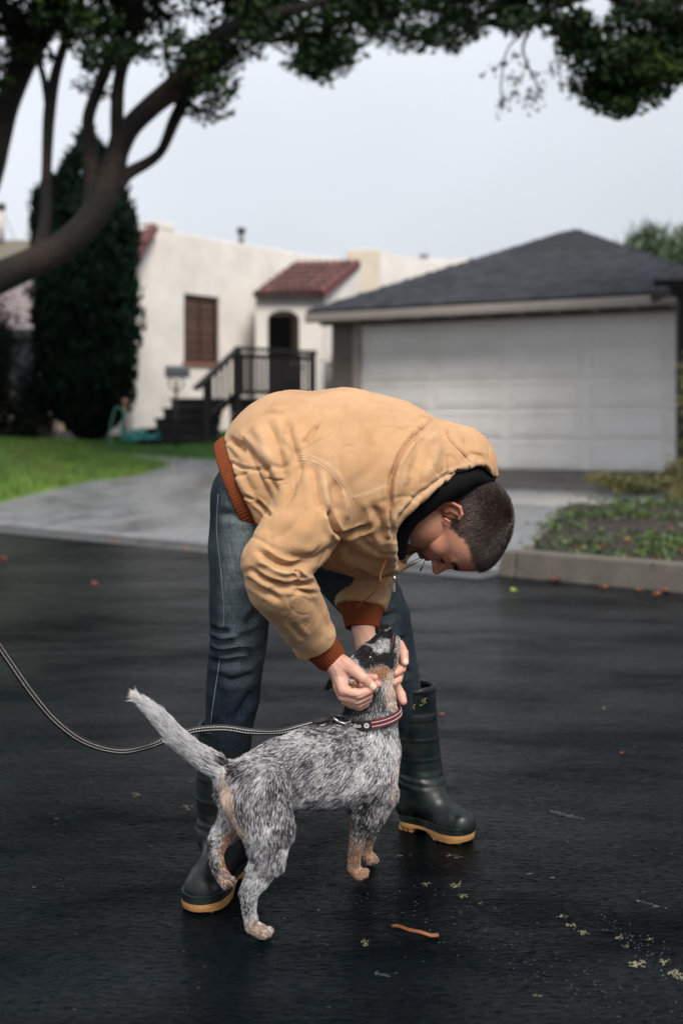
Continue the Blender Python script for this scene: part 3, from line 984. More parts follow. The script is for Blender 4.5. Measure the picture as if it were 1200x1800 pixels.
# porch with arch
def arch_wall(x0, x1, z0, z1, ax0, ax1, az, y, th, name, mat_, parent):
    """flat wall facing the street with an arched opening; az = springing height"""
    K = 14; V = []; F = []
    cx, r = (ax0 + ax1) / 2, (ax1 - ax0) / 2
    xs = [x0, ax0] + [cx - r * math.cos(math.pi * k / K) for k in range(1, K)] + [ax1, x1]
    zs = [z0, az] + [az + r * 0.62 * math.sin(math.pi * k / K) for k in range(1, K)] + [az, z0]
    mb = MB()
    mb.box((x0, y, z0), (ax0, y + th, z1)); mb.box((ax1, y, z0), (x1, y + th, z1))
    for k in range(1, len(xs) - 2):
        xa, xb = xs[k], xs[k + 1]; za, zb = zs[k], zs[k + 1]
        mb.hexa([(xa, y, za), (xb, y, zb), (xb, y + th, zb), (xa, y + th, za), (xa, y, z1), (xb, y, z1), (xb, y + th, z1), (xa, y + th, z1)])
    return mb.build(name, mat_, parent)
YP = 21.4
def pX(px, Y=YP): return (px - 600) * Y / FPX
def pZ(py, Y=YP): return CAMH - (py - 750) * Y / FPX
arch_wall(pX(449), pX(568), 0.5, pZ(516), pX(470), pX(526), pZ(562), YP, 0.22, 'porch_front', M['stucco'], hs)
MB().box((pX(568) - 0.2, YP + 0.222, 0.5), (pX(568), YP + 2.2, pZ(522))).build('porch_side', M['stucco'], hs)
MB().box((pX(449), YP + 0.222, 0.5), (pX(449) + 0.12, YP + 0.6, pZ(516))).build('porch_side', M['stucco'], hs)
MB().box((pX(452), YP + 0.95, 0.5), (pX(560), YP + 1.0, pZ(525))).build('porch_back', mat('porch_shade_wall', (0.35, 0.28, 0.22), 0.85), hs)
dr = MB().box((pX(462), YP + 0.90, 1.4), (pX(508), YP + 0.948, pZ(548))).build('front_door', M['darkwood'], hs)
for k in range(2):
    for j in range(3):
        x0 = pX(465) + k * 0.235; z0 = 1.5 + j * 0.6
        MB().box((x0, YP + 0.885, z0), (x0 + 0.19, YP + 0.899, z0 + 0.5)).build('door_panel', M['darkwood'], dr)
tile_roof('porch_roof', P(445, 517, 21.25), P(566, 513, 21.15), P(630, 460, 22.6), P(517, 463, 22.9), 9, 6, hs)
MB().bar(P(567, 517, 21.12), P(631, 463, 22.55), 0.05, 0.14).build('fascia', M['redtrim'], hs)
MB().box((pX(446), YP - 0.2, pZ(517) - 0.05), (pX(568), YP - 0.16, pZ(517))).build('fascia', M['brownwood'], hs)
# gable side below the red fascia and the taller block behind
mb = MB()
A1, A2, A3, A4 = P(569, 640, 21.5), P(640, 640, 23), P(632, 466, 22.6), P(569, 517, 21.5)
b_ = np.array([-0.1, 0.3, 0])
mb.add([A1, A2, A3, A4, A1 + b_, A2 + b_, A3 + b_, A4 + b_], [(0, 1, 2, 3), (7, 6, 5, 4), (0, 4, 5, 1), (1, 5, 6, 2), (2, 6, 7, 3), (3, 7, 4, 0)])
mb.build('gable_wall', M['stucco'], hs)
MB().box(((609 - 600) * 24 / FPX, 24, 0.5), ((668 - 600) * 24 / FPX, 26.5, pZ(438, 24))).build('tower_wall', M['cream'], hs, bevel=0.03)
mb = MB()
q0, q1 = P(668.5, 640, 24.05), P(805, 640, 26.5); 
za, zb = pZ(441, 24.05), pZ(441, 24.05)
d_ = np.array([0.12, 0.25, 0])
mb.hexa([q0, q1, q1 + d_, q0 + d_, (q0[0], q0[1], za), (q1[0], q1[1], zb), (q1[0] + .12, q1[1] + .25, zb), (q0[0] + .12, q0[1] + .25, za)])
mb.build('rear_wall', M['stucco'], hs)
mb = MB(); mb.box((pX(640, 27), 27, 0.5), (pX(820, 27), 27.3, pZ(455, 27))); mb.build('rear_wall', M['stucco'], hs)
MB().tube([P(745, 458, 27.1), P(745, 447, 27.1)], 0.10, 12).build('vent_pipe', M['greymetal'], hs, True)

# ------------------------------------------------------------------ porch steps with railing
st = empty('porch_steps', tuple(P(420, 760, 18.8)), 'dark painted wooden steps and railed landing below the arched porch', 'steps')
zt = 1.50
for i in range(5):
    x0 = (300 - 600) * 18.9 / FPX - 0.085 * i; x1 = (392 - 600) * 18.9 / FPX
    y0 = 18.75 - 0.27 * i
    z1 = zt - 0.165 * i
    MB().box((x0, y0, z1 - 0.035), (x1 + 0.02, y0 + (0.31 if i else 1.3), z1)).build('tread', M['darkwood'], st, bevel=0.006)
    MB().box((x0 + 0.03, y0 + 0.03, z1 - 0.3 if i < 4 else 0.4), (x1, y0 + 0.055, z1 - 0.0355)).build('riser', M['darkwood'], st)
    MB().box((x0 + 0.03, y0 + 0.058, 0.4), (x0 + 0.055, 19.9 - 0.01 * i, z1 - 0.036)).build('side_board', M['darkwood'], st)
XL, XR = pX(405, 18.9), pX(556, 18.9)
for i in range(9):
    xa = XL + (XR - XL) * i / 9
    MB().box((xa + 0.003, 18.72, zt - 0.035), (xa + (XR - XL) / 9 - 0.003, 21.35, zt)).build('deck_board', M['darkwood'], st)
MB().box((XL, 18.80, zt - 0.25), (XR, 18.84, zt - 0.036)).build('rim_board', M['darkwood'], st)
for i in range(9):
    xa = XL + (XR - XL) * i / 9
    MB().box((xa + 0.004, 18.83, 0.45), (xa + (XR - XL) / 9 - 0.02, 18.86, zt - 0.26)).build('skirt_board', M['darkwood'], st)
YR = 18.78
def post(px, z0, z1, y=YR, w=0.11, name='post'):
    x = pX(px, y); MB().box((x - w / 2, y - w / 2, z0), (x + w / 2, y + w / 2, z1)).build(name, M['darkwood'], st, bevel=0.006)
post(418, 0.5, pZ(611, YR)); post(549, 0.5, pZ(616, YR)); post(364, 0.5, pZ(668, 17.9), 17.9)
MB().bar(P(412, 612, YR), P(557, 620, YR), 0.13, 0.055).build('handrail', M['darkwood'], st)
MB().bar(P(420, 625, YR), P(547, 630, YR), 0.04, 0.07).build('upper_rail', M['darkwood'], st)
MB().bar(P(420, 690, YR), P(547, 691, YR), 0.04, 0.07).build('lower_rail', M['darkwood'], st)
MB().bar(P(419, 613, YR), P(345, 683, 17.7), 0.12, 0.055).build('handrail', M['darkwood'], st)
MB().bar(P(418, 690, YR), P(362, 742, 17.9), 0.05, 0.10).build('lower_rail', M['darkwood'], st)
bal = MB().box((-0.026, -0.02, 0), (0.026, 0.02, 0.63)); balm = mesh('baluster', bal.V, bal.F, M['darkwood'], False)
for i in range(13):
    px = 427 + i * 9.2
    if px > 543: break
    p = P(px, 690, YR); link('baluster', balm, st, loc=(p[0], p[1], p[2]))
for i in range(5):
    f = (i + 0.7) / 5.6
    a = P(418, 690, YR) * (1 - f) + P(362, 742, 17.9) * f; b = P(418, 618, YR) * (1 - f) + P(362, 670, 17.9) * f
    MB().bar(a, b, 0.045, 0.04, up=(0, 1, 0)).build('baluster', M['darkwood'], st)
# dark crate-like planter on the landing behind the rail
pl = MB(); pl.box((pX(500, 19.3), 19.3, zt + 0.002), (pX(530, 19.3), 19.6, zt + 0.52))
pl.box((pX(498, 19.3), 19.28, zt + 0.52), (pX(532, 19.3), 19.62, zt + 0.57))
pl.build('planter_box', M['darkwood'], label='dark wooden box standing on the landing behind the balusters', cat='planter', bevel=0.01)
# little white gate railing between porch and garage
wr = empty('white_railing', tuple(P(588, 690, 18.6)), 'small white metal railing between the landing and the garage wall', 'railing')
mw = mat('white_metal_paint', (0.6, 0.6, 0.58), 0.4)
for i in range(6):
    MB().tube([P(562 + i * 6.5, 700, 18.6), P(562 + i * 6.5, 634 + i * 1.5, 18.6)], 0.010, 6).build('bar', mw, wr, True)
MB().bar(P(560, 633, 18.6), P(598, 642, 18.6), 0.03, 0.03).build('top_rail', mw, wr)
# low shrub behind that railing
o = link('shrub', leaf_mesh('shrub', P(592, 668, 18.9) + rng.normal(size=(700, 3)) * np.array([0.10, 0.12, 0.16]), 0.05, M['straw'], seed=8),
         label='pale shrub beside the garage corner behind the white railing', cat='shrub')

# ------------------------------------------------------------------ letterbox
mbx = empty('mailbox', tuple(P(310, 765, 17.4)), 'grey mailbox on a scrolled black post before the stucco wall', 'mailbox')
Ym = 17.4
c = P(313, 655, Ym); Lb = 0.17; hw = 0.085
V = []; F = []; K = 8
prof = [(-hw, -0.08), (hw, -0.08)] + [(hw * math.cos(math.pi * k / K), 0.02 + hw * math.sin(math.pi * k / K)) for k in range(0, K + 1)]
for s in (-1, 1):
    for (a, b) in prof: V.append((c[0] + s * Lb, c[1] + a, c[2] + b))
n = len(prof)
F = [(i, (i + 1) % n, n + (i + 1) % n, n + i) for i in range(n)] + [tuple(range(n))[::-1], tuple(range(n, 2 * n))]
MB().add(V, F).build('box', M['greymetal'], mbx, bevel=0.004)
V2 = [(v[0] + (-Lb * 1 - 0.012 if v[0] < c[0] else -2 * Lb - 0.002) + (Lb if v[0] < c[0] else 0), v[1] + (v[1] - c[1]) * 0.06, v[2] + (v[2] - c[2]) * 0.06) for v in V]
MB().add(V2, F).build('lid', M['blackmetal'], mbx)
MB().tube([P(310, 790, Ym), P(310, 668, Ym)], 0.022, 8).build('post', M['blackmetal'], mbx, True)
for s in (-1, 1):
    arm = spline([P(310, 690, Ym), P(310 + s * 9, 682, Ym), P(310 + s * 13, 672, Ym), P(310 + s * 8, 664.5, Ym)], 5)
    MB().tube(arm, 0.011, 6).build('bracket', M['blackmetal'], mbx, True)

# ------------------------------------------------------------------ hose
hs_pts = []
for i in range(150):
    a = i * 0.26; rr = 0.17 + 0.10 * math.sin(i * 0.071) + 0.03 * math.sin(i * 0.9)
    px = 247 + 0; c = P(247, 772, 18.0)
    x = c[0] + (rr * 1.15) * math.cos(a); y = c[1] + rr * 0.85 * math.sin(a)
    hs_pts.append((x, y, float(zg(x, y)) + 0.13 + 0.0012 * i * (0.5 + 0.5 * math.sin(i * 0.37))))
tail = [tuple(P(232, 768, 17.9)), tuple(P(216, 770, 18.0)), tuple(P(214, 752, 18.05)), tuple(P(219, 735, 18.1)), tuple(P(217, 722, 18.2))]
path = spline(hs_pts[::-1] + tail, 3)
MB().tube(path, 0.017, 7).build('garden_hose', M['hose'], None, True, label='coiled teal garden hose lying on the lawn by the steps', cat='hose')
path = spline([P(217, 722, 18.22), P(205, 716, 18.2), P(197, 740, 18.1), P(193, 770, 18.0), P(199, 783, 17.9)], 6)
MB().tube(path, 0.015, 7).build('garden_hose', mat('pale_green_hose', (0.05, 0.17, 0.12), 0.5), None, True, label='paler green hose hanging from the tap under the cypress', cat='hose')
tp = empty('hose_tap', tuple(P(218, 760, 18.3)), 'weathered tap and standpipe with hoses beside the house corner', 'tap')
MB().tube([P(220, 785, 18.35), P(220, 712, 18.35)], 0.03, 10).build('standpipe', mat('rusty_pipe', (0.22, 0.13, 0.09), 0.6, var=0.3, vscale=20), tp, True)
MB().tube([P(220, 716, 18.35), P(217, 720, 18.22)], 0.022, 8).build('spout', mat('brass', (0.4, 0.28, 0.15), 0.4, metal=0.6), tp, True)
wv, wf = tube_geo([P(216, 706, 18.34), P(224, 706, 18.36)], [0.045, 0.045], 10)
MB().add(wv, wf).build('tap_wheel', mat('faded_pink_paint', (0.42, 0.24, 0.18), 0.6), tp, True)

# ------------------------------------------------------------------ neighbour house on the left
nb = empty('tan_house', tuple(P(40, 765, 24)), 'tan house with low grey-pink roof behind the tall cypress', 'house')
Yn = 24.5
MB().box((-12, Yn, 0.5), (pX(150, Yn), Yn + 5, pZ(584, Yn))).build('wall', mat('tan_house_wall', (0.26, 0.21, 0.165), 0.85, var=0.15, vscale=2), nb)
MB().box((pX(-30, Yn), Yn - 0.04, pZ(690, Yn)), (pX(74, Yn), Yn - 0.003, pZ(590, Yn))).build('window_frame', M['trimw'], nb)
wq = MB().box((pX(-24, Yn), Yn - 0.05, pZ(684, Yn)), (pX(68, Yn), Yn - 0.042, pZ(596, Yn))).build('window', mat('blue_grey_pane', (0.06, 0.07, 0.09), 0.15), nb)
MB().box((pX(20, Yn), Yn - 0.075, pZ(684, Yn)), (pX(24, Yn), Yn - 0.052, pZ(596, Yn))).build('mullion', M['trimw'], wq)
a, b, c2_, d2 = P(-260, 578, 23.7), P(64, 578, 23.7), P(64 + 60, 470, 27), P(-200, 470, 27)
mroof = mat('grey_pink_roofing', (0.17, 0.14, 0.14), 0.8, var=0.15, vscale=6, bump=0.5, bscale=50)
tt = np.array([0, 0, -0.12])
MB().add([a, b, c2_, d2, a + tt, b + tt, c2_ + tt, d2 + tt], [(0, 1, 2, 3), (7, 6, 5, 4), (0, 4, 5, 1), (1, 5, 6, 2), (2, 6, 7, 3), (3, 7, 4, 0)]).build('roof', mroof, nb)
MB().bar(a + np.array([0, -0.03, -0.09]), b + np.array([0, -0.03, -0.09]), 0.05, 0.17).build('eave_gutter', M['blackmetal'], nb)
MB().box((-12, 27, 3.0), (pX(60, 27), 28, pZ(422, 27))).build('upper_wall', mat('olive_stucco', (0.22, 0.20, 0.16), 0.85), nb)
vp = MB().tube([P(3, 425, 27), P(3, 370, 27)], 0.07, 12).build('vent_pipe', mat('pale_pipe', (0.5, 0.45, 0.42), 0.5), nb, True)
MB().tube([P(3, 369.5, 27), P(3, 358, 27)], 0.10, 12).build('vent_cap', M['blackmetal'], vp, True)
MB().tube([P(6, 372, 27), P(28, 425, 27)], 0.008, 5).build('guy_wire', M['blackmetal'], nb, True)

# ------------------------------------------------------------------ pergola edge on the right
pg = empty('pergola', tuple(P(1205, 830, 13.0)), 'dark wooden pergola post and beam at the garage right side', 'pergola')
Yg = 13.0
MB().box((pX(1193, Yg), Yg, 0.2), (pX(1214, Yg), Yg + 0.14, pZ(520, Yg))).build('post', M['darkwood'], pg, bevel=0.01)
MB().box((pX(1176, Yg), Yg - 0.02, pZ(520, Yg) + 0.001), (pX(1500, Yg), Yg + 0.16, pZ(503, Yg))).build('beam', M['darkwood'], pg, bevel=0.01)
for i in range(5):
    x = pX(1215 + i * 55, Yg)
    MB().box((x - 0.03, Yg - 0.35, pZ(502.5, Yg)), (x + 0.03, Yg + 2.0, pZ(490, Yg))).build('rafter', M['darkwood'], pg)
MB().box((pX(1150, Yg), Yg + 0.03, pZ(502.6, Yg)), (pX(1205, Yg), Yg + 0.09, pZ(491, Yg))).build('rafter', M['darkwood'], pg)
MB().box((pX(1480, Yg), Yg, 0.2), (pX(1498, Yg), Yg + 0.14, pZ(520, Yg))).build('post', M['darkwood'], pg, bevel=0.01)

# ------------------------------------------------------------------ shrubs on the right
def shrub(name, c, sz, n, leaf, m_, seed, label, cat='shrub', stems=6):
    e = empty(name, tuple(c), label, cat)
    r = np.random.default_rng(seed)
    K = 9
    cl = np.array(c) + r.normal(size=(K, 3)) * np.array(sz) * 0.55 + np.array([0, 0, sz[2]])
    cl[:, 2] = np.maximum(cl[:, 2], c[2] + 0.08)
    C = cl[r.integers(0, K, n)] + r.normal(size=(n, 3)) * np.array(sz) * 0.28
    C[:, 2] = np.maximum(C[:, 2], c[2] + 0.02)
    link('foliage', leaf_mesh('foliage', C, leaf, m_, seed=seed), e)
    mb = MB()
    for k in range(min(stems, K)):
        mb.tube(spline([c, (np.array(c) + cl[k]) / 2 + r.normal(size=3) * 0.03, cl[k]], 4), [0.012] * 9, 5)
    mb.build('stem', M['bark'], e, True)
    return e
def gp(px, Y):
    x = pX(px, Y); return np.array([x, Y, float(zg(x, Y))])
shrub('shrub', gp(1110, 12.9), (0.42, 0.25, 0.11), 1600, 0.06, M['straw'], 21, 'low yellow-green shrub at the foot of the garage door')
shrub('shrub', gp(1195, 12.3), (0.15, 0.2, 0.17), 900, 0.06, M['straw'], 22, 'taller yellow-green shrub below the pergola post')
shrub('shrub', gp(1222, 11.2), (0.16, 0.2, 0.70), 1300, 0.05, M['straw'], 23, 'leggy shrub reaching into view before the white garage door')
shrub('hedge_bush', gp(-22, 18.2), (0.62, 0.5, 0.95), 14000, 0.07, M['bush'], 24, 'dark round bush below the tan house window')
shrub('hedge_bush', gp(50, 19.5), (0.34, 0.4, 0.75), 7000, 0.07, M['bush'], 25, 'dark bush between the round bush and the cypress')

# ------------------------------------------------------------------ cypress
cy = empty('cypress_tree', tuple(gp(152, 18.7)), 'tall dark cypress with several pointed tips beside the stucco house', 'tree')
Yc = 18.7
MB().tube([gp(152, Yc) - np.array([0, 0, 0.1]), P(152, 700, Yc), P(152, 400, Yc)], [0.16, 0.13, 0.03], 10).build('trunk', M['bark'], cy, True)
r_ = np.random.default_rng(31)
tips = [(155, 228, 10, 72, 740), (120, 280, 8, 56, 735), (70, 335, 6, 40, 560), (208, 305, 10, 58, 720), (178, 262, 8, 54, 700), (92, 320, 8, 58, 700), (222, 470, 10, 34, 735), (170, 400, 40, 82, 768), (122, 420, 40, 76, 755), (190, 560, 30, 60, 772), (85, 480, 16, 44, 690)]
Cs = []
for (tx, ty, w0, w1, by) in tips:
    n = int(6000 * (by - ty) / 500)
    f = r_.random(n) ** 0.8
    yy = ty + (by - ty) * f
    cx = tx + (152 - tx) * np.minimum(f * 1.1, 1) * 0.75
    prof = np.minimum(1, (f * 3.2) ** 0.7) * (1 - 0.72 * np.clip((f - 0.80) / 0.20, 0, 1) ** 1.5)
    R_ = (w0 * 0.3 + w1 * 0.85) * prof
    a = r_.uniform(0, 2 * np.pi, n); q = np.sqrt(r_.uniform(0.35, 1, n)) * (0.85 + 0.3 * vnoise(np.c_[a * 3, yy * 0.05, 0 * a], 4))
    Cs.append(np.c_[(cx + R_ * q * np.cos(a) - 600) * Yc / FPX, Yc + R_ * q * np.sin(a) * Yc / FPX * 0.9, CAMH - (yy - 750) * Yc / FPX])
C = np.vstack(Cs)
def sprays(name, C, size, m_, seed, upz=1.0, wid=0.22):
    r = np.random.default_rng(seed); n = len(C)
    d = r.normal(size=(n, 3)) * 0.45; d[:, 2] += upz; d /= np.linalg.norm(d, axis=1, keepdims=True)
    e = np.cross(d, r.normal(size=(n, 3))); e /= np.linalg.norm(e, axis=1, keepdims=True)
    s = (size * r.uniform(0.6, 1.4, n))[:, None]
    V = np.stack([C - e * s * wid, C + d * s, C + e * s * wid], 1).reshape(-1, 3)
    return mesh(name, V, np.arange(3 * n).reshape(-1, 3), m_, smooth=False)
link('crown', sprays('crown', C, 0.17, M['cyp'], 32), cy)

# pale tree top behind the garage
pt = empty('feathery_tree', (*(np.array([8.6, 31.0])), 0.5), 'pale green feathery tree rising behind the garage roof', 'tree')
MB().tube([(8.6, 31, 0.3), (8.7, 31, 3.0), (8.8, 31, 5.0)], [0.2, 0.16, 0.05], 8).build('trunk', M['bark'], pt, True)
r_ = np.random.default_rng(41); Cs = []
for k in range(46):
    a = r_.uniform(0, 2 * np.pi); rr = r_.uniform(0.3, 1.5)
    c = np.array([8.8 + 1.35 * rr * math.cos(a), 31 + rr * math.sin(a), 4.3 + 1.75 * (1 - (rr / 1.6) ** 2) * r_.uniform(0.3, 1.0)])
    Cs.append(c + r_.normal(size=(210, 3)) * np.array([0.22, 0.25, 0.26]))
link('crown', sprays('crown', np.vstack(Cs), 0.34, M['palm'], 42, upz=0.8, wid=0.12), pt)

# ------------------------------------------------------------------ street trees whose boughs frame the view
def px_tube(mb, rows, Y, n=12, jit=0.0):
    """rows of (px, py, radius px, dY)"""
    s = spline(rows, 5)
    pts = [P(a, b, Y + d) for a, b, r, d in s]; rad = [max(r, 1.5) * Y / FPX for a, b, r, d in s]
    mb.tube(pts, rad, n)
def crown(clusters, Y, per, leaf, name, parent, m_, seed, spread=0.8, depth=1.0):
    r = np.random.default_rng(seed); out = []
    for (cx, cy_, rr) in clusters:
        n = int(per * (rr / 40.0) ** 2)
        if n < 4: continue
        q = r.normal(size=(n, 3)); q /= np.linalg.norm(q, axis=1, keepdims=True); q *= (r.random(n) ** 0.45)[:, None]
        dy = r.uniform(-1, 1) * depth
        out.append(np.array(P(cx, cy_, Y + dy)) + q * np.array([rr * 1.25, rr * 1.6, rr * 0.62]) * Y / FPX)
    C = np.vstack(out)
    return link(name, leaf_mesh(name, C, leaf, m_, flat=0.2, aspect=0.55, seed=seed), parent)

TY = 12.5
t1 = empty('street_tree', tuple(gp(-250, TY)), 'large street tree on the left whose dark limbs fan out above the cypress', 'tree')
mb = MB()
g0 = gp(-250, TY); gpy = 750 + (CAMH - g0[2]) * FPX / TY
px_tube(mb, [(-250, gpy + 10, 62, 0), (-248, 760, 50, 0), (-215, 640, 44, 0), (-130, 545, 38, 0), (-40, 505, 32, 0), (30, 474, 28, 0), (95, 443, 27, 0), (148, 400, 26, 0), (182, 347, 25, 0), (201, 290, 22, 0), (212, 240, 18, 0)], TY)
mb.build('trunk', M['bark'], t1, True)
limbs = [
    [(205, 270, 20, 0), (228, 225, 19, -.1), (268, 185, 19, -.2), (310, 150, 20, -.3), (350, 100, 16, -.4), (395, 55, 14, -.5), (470, 30, 11, -.6), (560, 5, 8, -.7), (700, -40, 5, -.8)],
    [(200, 330, 16, 0), (225, 305, 12, .1), (262, 284, 10, .2), (285, 262, 9, .2), (305, 215, 11, .1), (322, 178, 12, 0), (335, 130, 12, -.2)],
    [(160, 400, 17, 0), (163, 330, 15, 0), (158, 250, 12, 0), (156, 205, 11, 0), (175, 150, 11, 0), (195, 100, 11, 0), (220, 40, 10, 0), (250, -50, 8, 0)],
    [(207, 250, 13, 0), (206, 190, 12, 0), (212, 130, 11, 0), (236, 60, 9, 0), (250, -30, 7, 0)],
    [(60, 462, 16, 0), (78, 400, 11, 0), (82, 300, 9, 0), (88, 190, 11, 0), (103, 110, 9, 0), (135, 20, 8, 0), (150, -50, 6, 0)],
    [(88, 200, 8, 0), (78, 140, 6, 0), (66, 100, 5, 0)],
    [(-70, 520, 26, .2), (-55, 420, 24, .2), (-15, 310, 20, .2), (2, 240, 19, .2), (15, 180, 21, .2), (45, 100, 24, .2), (90, 20, 24, .2), (120, -60, 18, .2)],
    [(45, 110, 14, .2), (20, 40, 12, .2), (-10, -40, 9, .2)],
    [(210, 60, 5, 0), (260, 30, 4, 0), (300, -30, 3, 0)], [(175, 120, 4, 0), (150, 80, 3, 0), (120, 40, 2.5, 0)], [(315, 150, 4, 0), (290, 100, 3.5, 0), (300, 40, 3, 0)],
    [(330, 180, 5, 0), (360, 195, 3.5, 0), (385, 180, 2.5, 0)], [(100, 110, 4, 0), (75, 60, 3, 0), (60, 0, 2.5, 0)], [(500, 25, 4, -.4), (540, 80, 3, -.4), (560, 125, 2, -.4)], [(640, 0, 4, -.4), (690, 50, 3, -.4), (740, 70, 2, -.4)],
    [(400, 50, 10, -.5), (470, 70, 7, -.3), (560, 60, 5, -.2), (620, 80, 3, 0)],
]
for l in limbs:
    mb = MB(); px_tube(mb, l, TY, 9); mb.build('limb', M['bark'], t1, True)
r_ = np.random.default_rng(51)
low = [(-150, 160), (-60, 200), (0, 150), (40, 130), (100, 95), (150, 130), (170, 165), (205, 120), (250, 105), (300, 120), (350, 215), (395, 190), (415, 120), (470, 95), (500, 110), (545, 145), (575, 150), (610, 120), (650, 95), (700, 100), (740, 95), (780, 90), (815, 95), (840, 70), (865, 40), (890, 5), (960, -60)]
lx = np.array([a for a, b in low]); ly = np.array([b for a, b in low])
cl = []
for k in range(430):
    x_ = r_.uniform(-240, 900); rr = r_.uniform(16, 42)
    yl = np.interp(x_, lx, ly)
    y_ = yl - rr * 0.55 - abs(r_.normal()) * 60 - (r_.random() ** 2) * 80
    if x_ < 520 and y_ > 40 and r_.random() < 0.35: continue
    cl.append((x_, y_, rr))
for (x_, y_, rr) in ((372, 185, 34), (350, 205, 26), (392, 165, 22), (330, 190, 20), (555, 130, 26), (575, 140, 18), (520, 112, 22), (150, 150, 24), (182, 165, 20), (20, 100, 44), (-10, 150, 30), (740, 70, 34), (790, 75, 30)):
    cl.append((x_, y_, rr))
for k in range(55): cl.append((r_.uniform(-200, 420), r_.uniform(-120, 75), r_.uniform(25, 45)))
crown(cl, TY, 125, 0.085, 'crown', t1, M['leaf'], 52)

TY2 = 10.5
t2 = empty('street_tree', tuple(gp(1560, TY2)), 'street tree on the right whose heavy dark bough hangs over the garage', 'tree')
g0 = gp(1560, TY2); gpy = 750 + (CAMH - g0[2]) * FPX / TY2
mb = MB(); px_tube(mb, [(1560, gpy + 10, 60, 0), (1555, 600, 50, 0), (1520, 380, 44, 0), (1440, 180, 38, 0), (1330, 80, 32, 0)], TY2); mb.build('trunk', M['bark'], t2, True)
for l in ([(1340, 90, 28, 0), (1240, 60, 24, 0), (1150, 25, 20, 0), (1080, -10, 15, 0), (1000, -50, 10, 0)], [(1280, 70, 15, 0), (1200, 95, 10, 0), (1120, 110, 7, 0), (1080, 140, 4, 0)],
          [(1030, -20, 5, 0), (950, 30, 4, 0), (920, 75, 2.5, 0), (925, 110, 2, 0), (950, 160, 1.5, 0)], [(915, 60, 2, 0), (890, 90, 1.5, 0), (880, 150, 1.5, 0), (885, 185, 1.2, 0)], [(975, 40, 2, 0), (975, 90, 1.5, 0), (985, 140, 1.5, 0)]):
    mb = MB(); px_tube(mb, l, TY2, 7); mb.build('limb', M['bark'], t2, True)
low = [(850, -40), (868, 50), (900, 78), (940, 62), (975, 70), (1000, 95), (1010, 120), (1030, 150), (1035, 185), (1060, 205), (1090, 215), (1120, 205), (1150, 185), (1190, 170), (1260, 150), (1400, 190), (1600, 170)]
lx = np.array([a for a, b in low]); ly = np.array([b for a, b in low])
cl = []
for k in range(420):
    x_ = r_.uniform(860, 1600); rr = r_.uniform(14, 40)
    yl = np.interp(x_, lx, ly)
    y_ = yl - rr * 0.6 - abs(r_.normal()) * 65 - (r_.random() ** 2) * 60
    if x_ < 1010 and y_ < 30 and r_.random() < 0.5: continue
    cl.append((x_, y_, rr))
cl += [(1150, 15, 42), (1195, 40, 46), (1115, 0, 38), (1180, 0, 40), (1085, 190, 26), (1060, 175, 22), (1110, 190, 24)]
crown(cl, TY2, 180, 0.072, 'crown', t2, M['leaf'], 53, depth=0.8)
# the upper crowns of both trees, above the frame: the wet road mirrors them
for (tree, Yt, x0, x1, sd) in ((t1, TY, -900, 480, 54), (t2, TY2, 1330, 2200, 55)):
    cu_ = [(r_.uniform(x0, x1), r_.uniform(-290, -60), r_.uniform(50, 95)) for k in range(110 if Yt == TY else 90)]
    crown(cu_, Yt + 0.4, 42, 0.22, 'upper_crown', tree, M['leaf'], sd, depth=1.6)
for (tree, rows, Yt) in ((t1, [(-240, 700, 40, 0), (-260, 300, 36, .3), (-200, -20, 28, .4), (-80, -180, 16, .4), (60, -260, 6, .4)], TY), (t2, [(1555, 560, 40, 0), (1600, 200, 34, .3), (1520, -60, 28, .4), (1420, -180, 16, .4), (1300, -270, 6, .4)], TY2)):
    mb = MB(); px_tube(mb, rows, Yt, 9); mb.build('limb', M['bark'], tree, True)
# sparse drooping twigs
cl = [(905, 100, 7), (895, 135, 7), (912, 140, 8), (928, 175, 9), (935, 182, 9), (950, 150, 8), (880, 190, 9), (888, 175, 9), (905, 165, 7), (940, 130, 6), (922, 118, 6), (970, 115, 7), (998, 148, 9), (985, 150, 6), (930, 165, 6), (945, 170, 8), (885, 110, 5), (868, 120, 5), (850, 130, 4)]
r_ = np.random.default_rng(61); pts = []
for (a, b, rr) in cl:
    n = int(rr * 2.2); pts.append(np.array(P(a, b, TY2)) + r_.normal(size=(n, 3)) * rr * TY2 / FPX * np.array([0.8, 1.2, 0.8]))
link('twig_leaves', leaf_mesh('twig_leaves', np.vstack(pts), 0.05, M['leaf'], seed=62), t2, kind='stuff')

